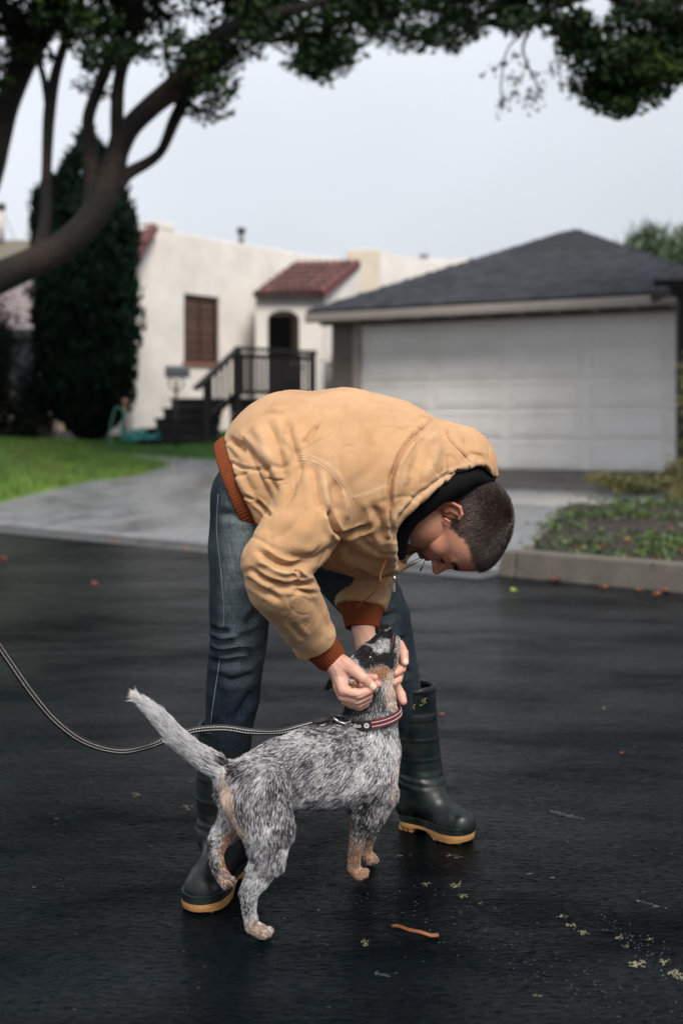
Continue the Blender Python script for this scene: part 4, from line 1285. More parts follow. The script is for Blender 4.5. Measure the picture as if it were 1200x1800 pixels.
# ------------------------------------------------------------------ things lying on the road
def on_road(px, py):
    Y = CAMH * FPX / (py - 750.0)
    return np.array([(px - 600) * Y / FPX, Y, 0.0])
def fallen(px, py, size, m_, label, group=None, z=None, seed=1):
    r = np.random.default_rng(seed)
    c = on_road(px, py) if z is None else z
    a = r.uniform(0, 6.28); K = 10
    V = []; F = []
    t = np.array([math.cos(a), math.sin(a), 0]); s = np.array([-math.sin(a), math.cos(a), 0])
    for i in range(K + 1):
        f = i / K; w = size * 0.32 * math.sin(math.pi * min(1, f * 0.96 + 0.02)) ** 0.8 * (1 + 0.25 * math.sin(i * 2.1))
        h = 0.004 + size * 0.16 * (f - 0.4) ** 2 * 4 * r.uniform(0.6, 1.2)
        m0 = c + t * size * (f - 0.5) + np.array([0, 0, h])
        V += [m0 - s * w + np.array([0, 0, size * 0.10]), m0, m0 + s * w + np.array([0, 0, size * 0.07])]
    for i in range(K):
        F += [(i * 3, i * 3 + 1, i * 3 + 4, i * 3 + 3), (i * 3 + 1, i * 3 + 2, i * 3 + 5, i * 3 + 4)]
    me = mesh('fallen_leaf', V, F, m_)
    o = link('fallen_leaf', me, label=label, cat='leaf', group=group)
    md = o.modifiers.new('s', 'SOLIDIFY'); md.thickness = 0.0012
    return o
G1 = 'leaves lying along the driveway gutter'
gl = [(12, 928), (90, 936), (60, 930), (135, 942), (198, 948), (205, 953), (245, 955), (290, 961), (330, 965)]
for i, (a, b) in enumerate(gl):
    fallen(a, b, 0.09 if i in (0, 1) else 0.05, M['orangeleaf'], 'small orange dead leaf lying in the gutter before the driveway', G1, seed=70 + i)
fallen(5, 985, 0.10, M['redleaf'], 'red leaf on the asphalt at the left picture edge', seed=80)
fallen(168, 1027, 0.05, M['redleaf'], 'small red-brown leaf alone on the asphalt above the dog tail', seed=81)
fallen(972, 1022, 0.09, M['redleaf'], 'pinkish red leaf on the road in front of the kerb', seed=82)
fallen(903, 1040, 0.06, M['greenleaf'], 'yellow-green leaf on the road right of the man head', seed=83)
G2 = 'leaves under the kerb on the right'
for i, (a, b) in enumerate([(1122, 1040), (1152, 1046), (1168, 1040), (1060, 1034)]):
    fallen(a, b, 0.06, M['orangeleaf'], 'small pale orange leaf lying under the kerb on the right', G2, seed=84 + i)
fallen(1092, 1326, 0.012, M['orangeleaf'], 'tiny orange leaf scrap on the asphalt at right', seed=92)
fallen(776, 1258, 0.02, M['redleaf'], 'tiny brown leaf scrap on the asphalt beside the far boot', seed=93)
for i, (px, py, Yb) in enumerate([(1153, 896, 0), (1137, 918, 0), (1177, 933, 0), (1105, 954, 0), (1056, 965, 0), (1195, 974, 0), (1014, 968, 0)]):
    Yb = (CAMH - 0.30) * FPX / (py - 750)
    fallen(0, 0, 0.06, M['redleaf'], 'orange-red leaf caught in the ground cover of the bed', 'leaves caught in the bed', z=P(px, py - 2, Yb) + np.array([0, 0, 0.0]), seed=100 + i)
# curled strip of dead leaf near the front
pts = [(688, 1636), (702, 1640), (720, 1646), (742, 1649), (758, 1650), (771, 1650)]
c = [on_road(a, b) + np.array([0, 0, 0.008 + 0.004 * math.sin(i)]) for i, (a, b) in enumerate(pts)]
V = []; F = []
for off, wk, lo_, hi_ in ((0.0, 1.25, 0.0, 1.0), (0.0045, 0.5, 0.45, 0.98)):
    sp = spline(c, 8); sp = sp[int(lo_ * (len(sp) - 1)):int(hi_ * (len(sp) - 1)) + 1]; n0 = len(V)
    for i, p in enumerate(sp):
        f = i / (len(sp) - 1); w = 0.0030 * wk * (0.15 + 0.85 * math.sin(math.pi * min(1, 0.06 + f * 0.85))); p = p + np.array([0, off * f, 0.0006 * math.sin(i * 0.35)])
        V += [p + np.array([0, w, 0.004]), p + np.array([0, 0, -0.003]), p + np.array([0, -w, 0.003])]
    for i in range(len(sp) - 1):
        F += [(n0 + i * 3, n0 + i * 3 + 1, n0 + i * 3 + 4, n0 + i * 3 + 3), (n0 + i * 3 + 1, n0 + i * 3 + 2, n0 + i * 3 + 5, n0 + i * 3 + 4)]
o = link('dry_leaf_strip', mesh('dry_leaf_strip', V, F, mat('orange_bark_leaf', (0.17, 0.06, 0.022), 0.4, var=0.4, vscale=60, spec=0.5)), label='long curled orange dead leaf on the dark asphalt in front of the dog', cat='leaf')
md = o.modifiers.new('s', 'SOLIDIFY'); md.thickness = 0.0015
# pale flecks stuck to the asphalt
r_ = np.random.default_rng(91); V = []; F = []
spots = [(748, 1555, 5), (800, 1557, 7), (812, 1575, 6), (843, 1588, 3), (987, 1612, 5), (1003, 1627, 6), (1025, 1640, 6), (1086, 1650, 5), (1140, 1652, 4), (1118, 1695, 9), (1100, 1664, 4), (1165, 1691, 7), (1184, 1712, 9), (1197, 1720, 6), (640, 1656, 5), (642, 1662, 4), (240, 1397, 5), (328, 1420, 6), (267, 1489, 2), (335, 1375, 3), (700, 1505, 3), (790, 1505, 3), (800, 1508, 3), (930, 1537, 3), (970, 1543, 3), (1120, 1585, 3), (1150, 1595, 3), (100, 1440, 2), (60, 1560, 2), (560, 1600, 2), (1060, 1245, 4), (940, 1750, 3), (947, 1752, 3)]
for k in range(110): spots.append((r_.uniform(20, 1180), r_.uniform(1300, 1780), r_.uniform(0.6, 1.6)))
for (a, b, s) in spots:
    for q in range(int(4 + 3.5 * s)):
        c = on_road(a + r_.normal() * s * 0.8, b + r_.normal() * s * 0.35); rad = s * c[1] / FPX * r_.uniform(0.08, 0.26)
        n0 = len(V); K = 6; V.append(c + np.array([0, 0, 0.0025]))
        for k in range(K):
            an = k * 6.283 / K; rr = rad * r_.uniform(0.6, 1.3); V.append(c + np.array([rr * math.cos(an), rr * math.sin(an) * 1.5, 0.0012]))
        F += [(n0, n0 + 1 + k, n0 + 1 + (k + 1) % K) for k in range(K)]
sm = []
for (xa, ya, xb, yb, n_, sp__) in ((966, 1427, 1022, 1440, 170, 2.0), (1120, 1584, 1172, 1598, 40, 0.8), (783, 1500, 812, 1508, 30, 0.8), (1060, 1620, 1150, 1680, 90, 14), (20, 1300, 1180, 1790, 500, 40), (660, 1712, 680, 1716, 60, 2.0)):
    for q in range(n_):
        f = r_.random(); c = on_road(xa + (xb - xa) * f + r_.normal() * sp__, ya + (yb - ya) * f + r_.normal() * sp__ * 0.6); rad = r_.uniform(0.0004, 0.0014)
        n0 = len(sm) // 1; sm.append((c, rad))
V2_ = []; F2_ = []
for c, rad in sm:
    n0 = len(V2_)
    for k in range(4):
        an = k * 1.5708 + rad * 9000; V2_.append(c + np.array([rad * 1.6 * math.cos(an), rad * math.sin(an) * 1.3, 0.0014]))
    F2_.append((n0, n0 + 1, n0 + 2, n0 + 3))
link('chalky_grit', mesh('chalky_grit', V2_, F2_, mat('grey_grit', (0.085, 0.095, 0.10), 0.7), False), label='faint grey chalky scuffs and grit on the wet asphalt', cat='grit', kind='stuff')
link('pale_flecks', mesh('pale_flecks', V, F, M['fleck'], False), label='pale flecks of dried lichen scattered on the dark asphalt', cat='debris', kind='stuff')
# ================================================================== PERSON
def R(px, Y): return px * Y / FPX
M['skin'] = mat('skin', (0.5, 0.3, 0.22), 0.48, attr='col', var=0.07, vscale=90, bump=0.25, bscale=500, bdist=0.0012, sss=0.12, spec=0.4)
M['canvas'] = mat('tan_duck_canvas', (0.50, 0.275, 0.125), 0.85, attr='col', var=0.09, vscale=14, bump=0.5, bscale=260, bdist=0.0014, sheen=0.1,
                  spec=0.2)
M['rib'] = mat('rust_rib_knit', (0.17, 0.042, 0.014), 0.9, var=0.12, vscale=60, bump=0.3, bscale=500, bdist=0.001, spec=0.15)
M['lining'] = mat('black_quilted_lining', (0.004, 0.004, 0.0045), 0.8, spec=0.15, var=0.3, vscale=20, bump=0.4, bscale=40)
M['thread'] = mat('pale_stitching', (0.62, 0.40, 0.24), 0.8)
M['boot'] = mat('dark_green_rubber', (0.0035, 0.0075, 0.0072), 0.46, var=0.35, vscale=28, bump=0.15, bscale=30, bdist=0.002, spec=0.4, rvar=0.2, rscale=22,
                col2=(0.026, 0.023, 0.017), c2scale=13, c2lo=0.58, c2hi=0.75)
M['sole'] = mat('gum_sole', (0.34, 0.175, 0.06), 0.6, var=0.2, vscale=30, bump=0.2)
M['zip'] = mat('steel_zip', (0.4, 0.4, 0.4), 0.35, metal=0.9)
M['cord'] = mat('brown_cord', (0.22, 0.075, 0.025), 0.7)

def denim():
    m = mat('denim', (0.05, 0.07, 0.1), 0.85, attr='col', spec=0.15, bump=0.3, bscale=500, bdist=0.0008, var=0.12, vscale=30)
    t = m.node_tree; N = t.nodes; L = t.links; b = N['Principled BSDF']
    src = b.inputs['Base Color'].links[0].from_socket
    tcn = [n for n in N if n.type == 'TEX_COORD'][0]
    for st, lo, hi in (((420, 420, 14), 0.62, 1.42), ((14, 14, 420), 0.84, 1.14)):
        mp = N.new('ShaderNodeMapping'); mp.inputs['Scale'].default_value = st
        L.new(tcn.outputs['Object'], mp.inputs['Vector'])
        n = N.new('ShaderNodeTexNoise'); n.inputs['Scale'].default_value = 1; n.inputs['Detail'].default_value = 2
        L.new(mp.outputs[0], n.inputs['Vector'])
        r = N.new('ShaderNodeMapRange'); r.inputs[1].default_value = 0.3; r.inputs[2].default_value = 0.7; r.inputs[3].default_value = lo; r.inputs[4].default_value = hi
        L.new(n.outputs['Fac'], r.inputs[0])
        x = N.new('ShaderNodeMix'); x.data_type = 'RGBA'; x.blend_type = 'MULTIPLY'; x.inputs[0].default_value = 1
        L.new(src, x.inputs[6]); L.new(r.outputs[0], x.inputs[7]); src = x.outputs[2]
    L.new(src, b.inputs['Base Color'])
    return m
M['denim'] = denim()

man = empty('person', (0.0, 2.6, 0.0), 'man in tan canvas jacket, jeans and rubber boots bending down over the dog', 'person')

def mixc(c, k, w): w = np.clip(w, 0, 1)[:, None]; return c * (1 - w) + np.array(k) * w
def PC(rows):
    """rows (px, py, Y, r px) -> points, radii in metres"""
    return [P(a, b, Y) for a, b, Y, r in rows], [R(r, Y) for a, b, Y, r in rows]

# ---------------------------------------------------------------- jacket
F_ = Field((P(365, 0, 2.55)[0] - 0.02, 2.20, P(0, 1160, 2.5)[2]), (P(875, 0, 2.6)[0], 3.02, P(0, 665, 2.6)[2] + 0.02), 0.0033)
p, r = PC([(480, 852, 2.60, 121), (520, 822, 2.60, 136), (600, 834, 2.61, 152), (660, 849, 2.62, 152), (706, 886, 2.63, 112)])
F_.chain(p, r, (1, 1.28, 1), 0.03)
p, r = PC([(700, 900, 2.62, 80), (722, 945, 2.62, 45)]); F_.chain(p, r, (1, 1.5, 1), 0.03)
# belly sag
p, r = PC([(560, 900, 2.62, 88), (650, 950, 2.64, 66)]); F_.chain(p, r, (1, 1.5, 1), 0.04)
# hem end is open: flat cut
hemA, hemB = P(396, 760, 2.6), P(478, 948, 2.6)
hd = np.array([-(hemB - hemA)[2], 0, (hemB - hemA)[0]]); hd = hd / np.linalg.norm(hd)
if hd[0] > 0: hd = -hd
F_.plane(hemA, hd)
# hood lying round the neck
H = Field(F_.lo, F_.lo + (F_.n - 1.5) * F_.h, F_.h)
p, r = PC([(722, 868, 2.62, 97), (760, 836, 2.62, 99), (798, 825, 2.62, 77), (828, 838, 2.61, 44)]); H.chain(p, r, (1, 1.22, 1), 0.05)
p, r = PC([(716, 905, 2.62, 62), (708, 950, 2.61, 38), (706, 985, 2.60, 22)]); H.chain(p, r, (1, 1.45, 1), 0.04)
CAV = Field(F_.lo, F_.lo + (F_.n - 1.5) * F_.h, F_.h)
p, r = PC([(745, 905, 2.60, 60), (784, 880, 2.60, 72), (815, 866, 2.60, 56), (850, 880, 2.60, 46), (900, 940, 2.6, 60)]); CAV.chain(p, r, (1, 1.22, 1), 0.04)
p, r = PC([(745, 905, 2.60, 54), (740, 985, 2.60, 42), (760, 1080, 2.6, 46)]); CAV.chain(p, r, (1, 1.2, 1), 0.04)
sh_ = H.v.shape
# the near rim of the hood follows this line, the far rim is straighter
rim = spline([(698, 1000), (692, 950), (690, 925), (703, 899), (736, 871), (773, 843), (812, 822), (846, 819), (868, 850)], 6)
X = F_.ax[0][:, None]; Z = F_.ax[2][None, :]
ppx = 600 + X * FPX / 2.58; ppy = 750 + (CAMH - Z) * FPX / 2.58
ppx = np.broadcast_to(ppx, (sh_[0], sh_[2])); ppy = np.broadcast_to(ppy, (sh_[0], sh_[2]))
dd, tt_ = polydist(ppx.ravel(), ppy.ravel(), rim.tolist())
poly = rim.tolist() + [[960, 860], [960, 1300], [690, 1300]]
ins = inpoly(ppx.ravel(), ppy.ravel(), poly)
rimd = (np.where(ins, dd, -dd) * 2.58 / FPX).reshape(sh_[0], 1, sh_[2])
ppl = (ppx.ravel(), ppy.ravel())
yy = F_.ax[1][None, :, None]
far = np.clip((yy - 2.60) / 0.12, 0, 1) * 0.05
Hs = H.v.copy()
def smax(a, b, k):
    h = np.maximum(k - np.abs(a - b), 0) / k
    return np.maximum(a, b) + h * h * k * 0.25
hood = smax(Hs, (rimd - far).astype(np.float32), 0.012)
hood = smax(hood, -(CAV.v), 0.008)
body = smax(F_.v, (rimd - far).astype(np.float32) - 0.0, 0.01)
body = smax(body, -CAV.v, 0.008)
# seam valley between hood and back
h = np.maximum(0.008 - np.abs(body - hood), 0) / 0.008
F_.v = (np.minimum(body, hood) - h * h * 0.008 * 0.25).astype(np.float32)
# lining = thin shell just inside the cavity
LN = Field(F_.lo, F_.lo + (F_.n - 1.5) * F_.h, F_.h)
shell = np.maximum(-(CAV.v + 0.010), CAV.v - 0.006)
inner = np.minimum(Hs, 1.0)
LN.v = np.maximum(np.maximum(shell, np.minimum(Hs, 1) + 0.006), (rimd - far + 0.008)).astype(np.float32)
roll = Field(F_.lo, F_.lo + (F_.n - 1.5) * F_.h, F_.h)
roll.chain(*PC([(856, 840, 2.58, 14), (828, 838, 2.54, 19), (800, 846, 2.515, 24), (768, 863, 2.50, 24), (740, 887, 2.495, 23), (718, 910, 2.495, 19), (706, 938, 2.505, 14), (704, 975, 2.53, 10)]), (1, 1, 1), 0.012)
a, b = LN.v, roll.v; h = np.maximum(0.01 - np.abs(a - b), 0) / 0.01
LN.v = (np.minimum(a, b) - h * h * 0.0025).astype(np.float32)
del roll
# near sleeve
Sl = Field(F_.lo, F_.lo + (F_.n - 1.5) * F_.h, F_.h)
p, r = PC([(560, 862, 2.46, 66), (552, 890, 2.42, 73), (522, 940, 2.38, 68), (484, 992, 2.36, 60), (492, 1024, 2.37, 58), (528, 1080, 2.44, 48), (552, 1122, 2.49, 41), (575, 1160, 2.52, 36)])
Sl.chain(p, r, (1, 1.05, 1), 0.012)
c0, c1 = P(557, 1128, 2.50), P(583, 1165, 2.53)
Sl.plane(c0, c1 - c0)
# far sleeve
F2 = Field(F_.lo, F_.lo + (F_.n - 1.5) * F_.h, F_.h)
p, r = PC([(650, 905, 2.80, 74), (642, 980, 2.80, 60), (636, 1035, 2.77, 51), (634, 1070, 2.74, 44), (632, 1110, 2.72, 38)])
F2.chain(p, r, (1, 1.1, 1), 0.012)
d0, d1 = P(637, 1068, 2.74), P(634, 1100, 2.72)
F2.plane(d0, d1 - d0)
a, b = F_.v, Sl.v
h = np.maximum(0.010 - np.abs(a - b), 0) / 0.010; a = np.minimum(a, b) - h * h * 0.0025
h = np.maximum(0.010 - np.abs(a - F2.v), 0) / 0.010; F_.v = (np.minimum(a, F2.v) - h * h * 0.0025).astype(np.float32)
V, F = F_.mesh(3)

folds = [  # polyline in picture pixels, width px, mm (negative = groove)
    ([(497, 730), (514, 775), (523, 819)], 9, -5), ([(507, 742), (530, 800), (540, 850)], 8, 3),
    ([(558, 746), (545, 765), (533, 781)], 4.5, -5), ([(470, 738), (490, 790), (500, 850)], 12, -3.5), ([(446, 738), (470, 790), (490, 840), (500, 885)], 12, 4),
    ([(407, 767), (440, 795), (468, 828), (492, 870)], 7, -5), ([(420, 758), (455, 785), (483, 815)], 8, 4),
    ([(403, 770), (420, 785), (428, 800)], 5, -6), ([(600, 700), (590, 760), (570, 800)], 14, -2), ([(640, 700), (660, 740), (655, 800)], 16, -1.8),
    ([(700, 800), (690, 840), (685, 900), (690, 940)], 4, -5), ([(756, 744), (724, 772), (701, 805), (686, 850), (684, 900)], 5, -6.5), ([(775, 756), (742, 785), (716, 825), (702, 870)], 11, 5),
    # sleeve
    ([(578, 896), (584, 918), (592, 936), (602, 943)], 5, -14), ([(570, 905), (572, 925), (582, 945)], 6, 6), ([(600, 943), (640, 930), (650, 922)], 5, -10),
    ([(612, 948), (570, 975), (545, 985), (500, 975)], 11, -6), ([(453, 968), (491, 991), (520, 996), (545, 992)], 6, -9), ([(450, 985), (485, 1004), (515, 1008)], 7, 6),
    ([(440, 1003), (470, 1020), (505, 1029), (556, 1024)], 5, -11), ([(520, 1010), (550, 1015), (560, 1028)], 6, 6), ([(470, 1032), (510, 1036), (560, 1042)], 5, -5),
    ([(430, 1015), (462, 1036), (495, 1056)], 6, -6), ([(520, 1002), (530, 1012), (528, 1020)], 3.5, -5), ([(540, 1034), (556, 1038), (562, 1030)], 4, 5),
    ([(512, 1098), (524, 1112), (535, 1124)], 6, -4), ([(545, 1050), (568, 1080), (582, 1110)], 12, -2.5),
    ([(565, 826), (570, 860), (578, 892)], 8, 5), ([(553, 828), (556, 860), (560, 900)], 9, -4), ([(585, 842), (590, 870), (596, 905)], 8, -5), ([(600, 860), (606, 885), (610, 915)], 6, 5),
    ([(538, 812), (520, 850), (500, 890)], 8, -3.5), ([(470, 905), (455, 935), (440, 970)], 14, 2.5), ([(540, 880), (520, 920), (480, 950)], 15, -3),
    # chest side
    ([(640, 880), (650, 915), (640, 935)], 8, 4), ([(655, 890), (672, 925), (668, 950)], 9, -4), ([(600, 960), (640, 985), (680, 990)], 10, -5), ([(620, 1000), (660, 1020), (690, 1010)], 6, -6),
    ([(600, 1030), (640, 1045), (668, 1040)], 8, -4), ([(672, 1020), (676, 1045), (672, 1065)], 6, 5), ([(655, 1000), (665, 960), (680, 930)], 9, 3),
    # hood
    ([(780, 745), (792, 775), (815, 800), (825, 815)], 2.5, -3), ([(700, 915), (740, 868), (785, 838), (825, 828)], 5, -4), ([(692, 960), (696, 925), (720, 885)], 5, -3.5),
    ([(745, 770), (735, 800), (720, 840)], 14, -4), ([(770, 780), (760, 815), (740, 845)], 12, 3.5), ([(812, 770), (830, 795), (850, 815)], 8, -3),
    # side panel pockets
    ([(404, 812), (425, 822), (452, 826)], 3.5, -4), ([(466, 842), (500, 845)], 3, -5), ([(448, 880), (462, 892), (474, 906)], 4, -8), ([(430, 870), (445, 878)], 3, -5),
    ([(432, 790), (455, 835), (478, 880)], 8, -5), ([(415, 830), (432, 862), (455, 895)], 7, 4),
]
V = sculpt(V, F, [(a_, b_ * 0.82, c_ * ((2.1 if c_ < 0 else 1.0) if a_[0][1] < 1020 or a_[0][0] < 590 else 1.0)) for a_, b_, c_ in folds])
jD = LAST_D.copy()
N = normals(V, F)
wr = fbm(V * np.array([14, 14, 14]), 3, 3) - 0.5
x, y = topix(V)
V = V + N * (wr * 0.006)[:, None]
# many small stiff creases: thin ridges where a noise field crosses its middle
for sc_, am, sd in ((10, 0.0065, 41), (21, 0.0035, 43), (46, 0.0007, 47)):
    q = V * np.array([sc_, sc_, sc_ * 0.8]) + (fbm(V * 7, sd + 1, 2) * 1.6)[:, None]
    rdg = 1 - np.abs(2 * vnoise(q, sd) - 1)
    wgt = 0.35 + 0.9 * sstep(0.45, 0.7, fbm(V * 5, sd + 5, 2))
    V = V + N * (am * (0.3 - sstep(0.78, 1.0, rdg)) * wgt)[:, None]
jcol = np.tile([0.455, 0.265, 0.135], (len(V), 1))
jcol = mixc(jcol, (0.58, 0.42, 0.285), 0.25 * sstep(1.5, 8, jD) + 0.35 * (fbm(V * 6, 51, 3) - 0.35))  # fold ridges paler: worn canvas, plus fold highlights put into the colour
jcol = mixc(jcol, (0.36, 0.20, 0.095), 0.9 * sstep(0.52, 0.75, fbm(V * 9, 55, 3)) * 0.5)
# gathered edge along the hood rim, worn paler
dr_, tr_ = polydist(x, y, rim.tolist())
g = np.exp(-(dr_ / 7) ** 2) * (V[:, 1] < 2.62) * (vnoise(np.c_[tr_ * 75, 0 * tr_, 0 * tr_], 3) - 0.5) * 1.6
V = V + N * (g * 0.0015)[:, None]
jcol = mixc(jcol, (0.64, 0.46, 0.30), 0.5 * np.exp(-(dr_ / 6) ** 2) * (V[:, 1] < 2.62))
for sp_ in ([(526, 800), (578, 818), (600, 842), (615, 870), (624, 934)], [(619, 874), (645, 868), (678, 855)], [(404, 819), (450, 824)], [(515, 1140), (560, 1128), (592, 1110)]):
    dq, _ = polydist(x, y, sp_); jcol = mixc(jcol, (0.62, 0.43, 0.27), 0.5 * np.exp(-(dq / 5) ** 2) * (0.5 + vnoise(V * 60, 77)))
jV, jF = V, F
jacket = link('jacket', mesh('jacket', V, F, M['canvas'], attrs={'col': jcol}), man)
LV, LF = LN.mesh(2)
link('hood_lining', mesh('hood_lining', LV, LF, M['lining']), jacket)
del H, CAV, Sl, F2, LN, Hs, hood, body
jbvh = BVHTree.FromPolygons([tuple(v) for v in jV], jF.tolist())
CAMV = Vector((0, 0, CAMH))
def onto(bvh, px, py, lift=0.0):
    """the point of a surface seen at a picture position"""
    d = (Vector(tuple(P(px, py, 2.5))) - CAMV).normalized()
    h = bvh.ray_cast(CAMV, d)
    if h[0] is None: return None
    return h[0] + h[1] * lift
def seam(name, pts, mat_, parent, bvh, rad=0.0007, lift=0.0004, m=10, dash=False):
    sp = spline(pts, m); run = []; mb = MB()
    prev = None
    q = [onto(bvh, a, b, lift) for a, b in sp]
    q = [v for v in q if v is not None]
    seg = []
    for v in q:
        if seg and (v - seg[-1]).length > 0.03:
            if len(seg) > 2: mb.tube(seg, rad, 4)
            seg = []
        if not seg or (v - seg[-1]).length > 0.001: seg.append(v)
    if len(seg) > 2: mb.tube(seg, rad, 4)
    if mb.V: return mb.build(name, mat_, parent, True)
def off_line(pts, o):
    p = np.array(pts, float); t = np.gradient(p, axis=0); t /= np.linalg.norm(t, axis=1, keepdims=True) + 1e-9
    return (p + np.c_[-t[:, 1], t[:, 0]] * o).tolist()
SE = [
    ([(526, 800), (550, 803), (578, 818), (600, 842), (615, 870), (623, 905), (624, 934)], (0, 3.2, 8)),
    ([(619, 874), (645, 868), (678, 855)], (0, 3.0)),
    ([(404, 819), (425, 821), (450, 824)], (0, 3.0)),
    ([(466, 843), (485, 845), (504, 847)], (0, 2.4)),
    ([(450, 879), (462, 891), (475, 905)], (0,)),
    ([(430, 875), (440, 878)], (0,)),
    ([(550, 812), (530, 838), (515, 862)], (0, 3.0)),
    ([(752, 745), (722, 772), (702, 805), (688, 850)], (3,)),
    ([(780, 746), (792, 775), (815, 798), (826, 812)], (0,)),
    ([(699, 925), (712, 897), (745, 864), (788, 838), (824, 828)], (0,)),
]
for pts, offs in SE:
    for o_ in offs: seam('seam', off_line(pts, o_), M['thread'], jacket, jbvh)

# ribbed waistband and cuffs
W_ = Field((P(350, 0, 2.6)[0], 2.30, P(0, 985, 2.6)[2]), (P(500, 0, 2.6)[0], 2.92, P(0, 745, 2.6)[2]), 0.0028)
p, r = PC([(490, 838, 2.60, 110), (445, 860, 2.60, 106), (400, 880, 2.60, 97)]); W_.chain(p, r, (1, 1.3, 1), 0.01)
W_.plane(np.array(hemA) + hd * R(24, 2.6), hd); W_.plane(np.array(hemA) - hd * 0.02, -hd)
V, F = W_.mesh(2)
hdir = (hemB - hemA) / np.linalg.norm(hemB - hemA)
ang = (V - hemA) @ hdir
s_ = ang + (V[:, 1] - 2.6) ** 2 * 0.6
V = V + normals(V, F) * (0.0011 * np.sin(s_ * 2 * np.pi / 0.0072))[:, None]
link('waistband', mesh('waistband', V, F, M['rib']), jacket)
def cuff(a, b, ra, rb, Yc):
    a = np.array(a); b = np.array(b); ax = (b - a) / np.linalg.norm(b - a)
    lo = np.minimum(a, b) - ra - 0.02; hi = np.maximum(a, b) + ra + 0.02
    f = Field(lo, hi, 0.0022)
    f.chain([a - ax * 0.03, a, b, b + ax * 0.03], [ra * 1.06, ra * 1.03, rb, rb], (1, 1, 1), 0.004)
    f.chain([b - ax * 0.012, b + ax * 0.05], [rb * 0.84, rb * 0.84], (1, 1, 1), 0.0, op='sub')
    f.plane(b, ax); f.plane(a - ax * 0.006, -ax)
    V, F = f.mesh(2)
    u = np.cross(ax, [0, 1, 0]); u /= np.linalg.norm(u); w = np.cross(ax, u)
    q = V - a; an = np.arctan2(q @ w, q @ u)
    V = V + normals(V, F) * (0.0007 * np.sin(an * 34))[:, None]
    return link('cuff', mesh('cuff', V, F, M['rib']), jacket)
cuff(P(556, 1126, 2.50), P(583, 1159, 2.53), R(33, 2.5), R(27, 2.5), 2.5)
cuff(P(636, 1066, 2.74), P(636, 1104, 2.72), R(37, 2.74), R(29, 2.74), 2.74)

# drawstring, zip and denim collar
def free(pts, Y, r_, name, mat_, par, n=6):
    MB().tube([P(a, b, Y + d) for a, b, d in spline(pts, 6)], r_, n).build(name, mat_, par, True)
free([(690, 958, 0), (678, 985, 0), (669, 1008, 0), (668, 1022, 0)], 2.46, 0.0022, 'drawstring', M['cord'], jacket)
free([(668, 1018, 0), (655, 1042, 0.02), (640, 1056, 0.05), (626, 1070, 0.09)], 2.47, 0.0020, 'drawstring', M['cord'], jacket)
zp = MB().tube([P(692, 1012, 2.5), P(694, 1022, 2.5)], 0.004, 8).build('zip_slider', M['zip'], jacket, True)
MB().box(P(690.6, 1040, 2.505), P(694.4, 1021, 2.508)).build('zip_pull', M['zip'], zp)
flap = []
# zipped front edge hanging forward under the chin
fV = []; rows = [((690, 955), (686, 1012)), ((700, 985), (692, 1014)), ((715, 992), (704, 1006)), ((738, 985), (728, 992)), ((752, 973), (748, 980))]
top = spline([a for a, b in rows], 4); bot = spline([b for a, b in rows], 4)
for q in range(len(top)):
    f = q / (len(top) - 1)
    for (a, b) in (top[q], bot[q]): fV.append(P(a, b, 2.56 + 0.10 * f))
for q in range(len(top)):
    f = q / (len(top) - 1)
    for (a, b) in (top[q], bot[q]): fV.append(P(a, b, 2.575 + 0.10 * f))
n = len(top); fF = []
for q in range(n - 1):
    fF += [(2 * q, 2 * q + 1, 2 * q + 3, 2 * q + 2), (2 * n + 2 * q, 2 * n + 2 * q + 2, 2 * n + 2 * q + 3, 2 * n + 2 * q + 1),
           (2 * q, 2 * q + 2, 2 * n + 2 * q + 2, 2 * n + 2 * q), (2 * q + 1, 2 * n + 2 * q + 1, 2 * n + 2 * q + 3, 2 * q + 3)]
link('front_placket', mesh('front_placket', fV, fF, M['canvas'], attrs={'col': np.tile([0.45, 0.25, 0.11], (len(fV), 1))}), jacket)
mb = MB()
for k in range(34):
    f = k / 33; a, b = np.array([(690 + 62 * f, 1013 - 36 * f - 6 * math.sin(f * 3.1))])[0]
    c = P(a, b, 2.562 + 0.10 * f); mb.box(c - 0.0013, c + 0.0013)
mb.build('zip_teeth', M['zip'], jacket)
cl = spline([(722, 905), (716, 925), (712, 940), (710, 955)], 5); cV = []
for k, (a, b) in enumerate(cl):
    for o_ in (-8, -3, 4, 9): cV.append(P(a + o_, b + 0.3 * o_, 2.545 + 0.0009 * (o_ - 2) ** 2 * 0.3))
cF = [(i * 4 + j, i * 4 + j + 1, i * 4 + j + 5, i * 4 + j + 4) for i in range(len(cl) - 1) for j in range(3)]
co = link('shirt_collar', mesh('shirt_collar', cV, cF, mat('pale_denim', (0.16, 0.22, 0.28), 0.8, var=0.3, vscale=90)), man)
co.modifiers.new('s', 'SOLIDIFY').thickness = 0.003
MB().tube([P(742, 996, 2.60), P(738, 1004, 2.60)], 0.0018, 6).build('drawstring_tip', M['lining'], jacket, True)

MB().tube([P(750, 976, 2.655), P(746, 986, 2.63), P(742, 996, 2.60)], 0.0010, 5).build('drawstring', M['cord'], jacket, True)

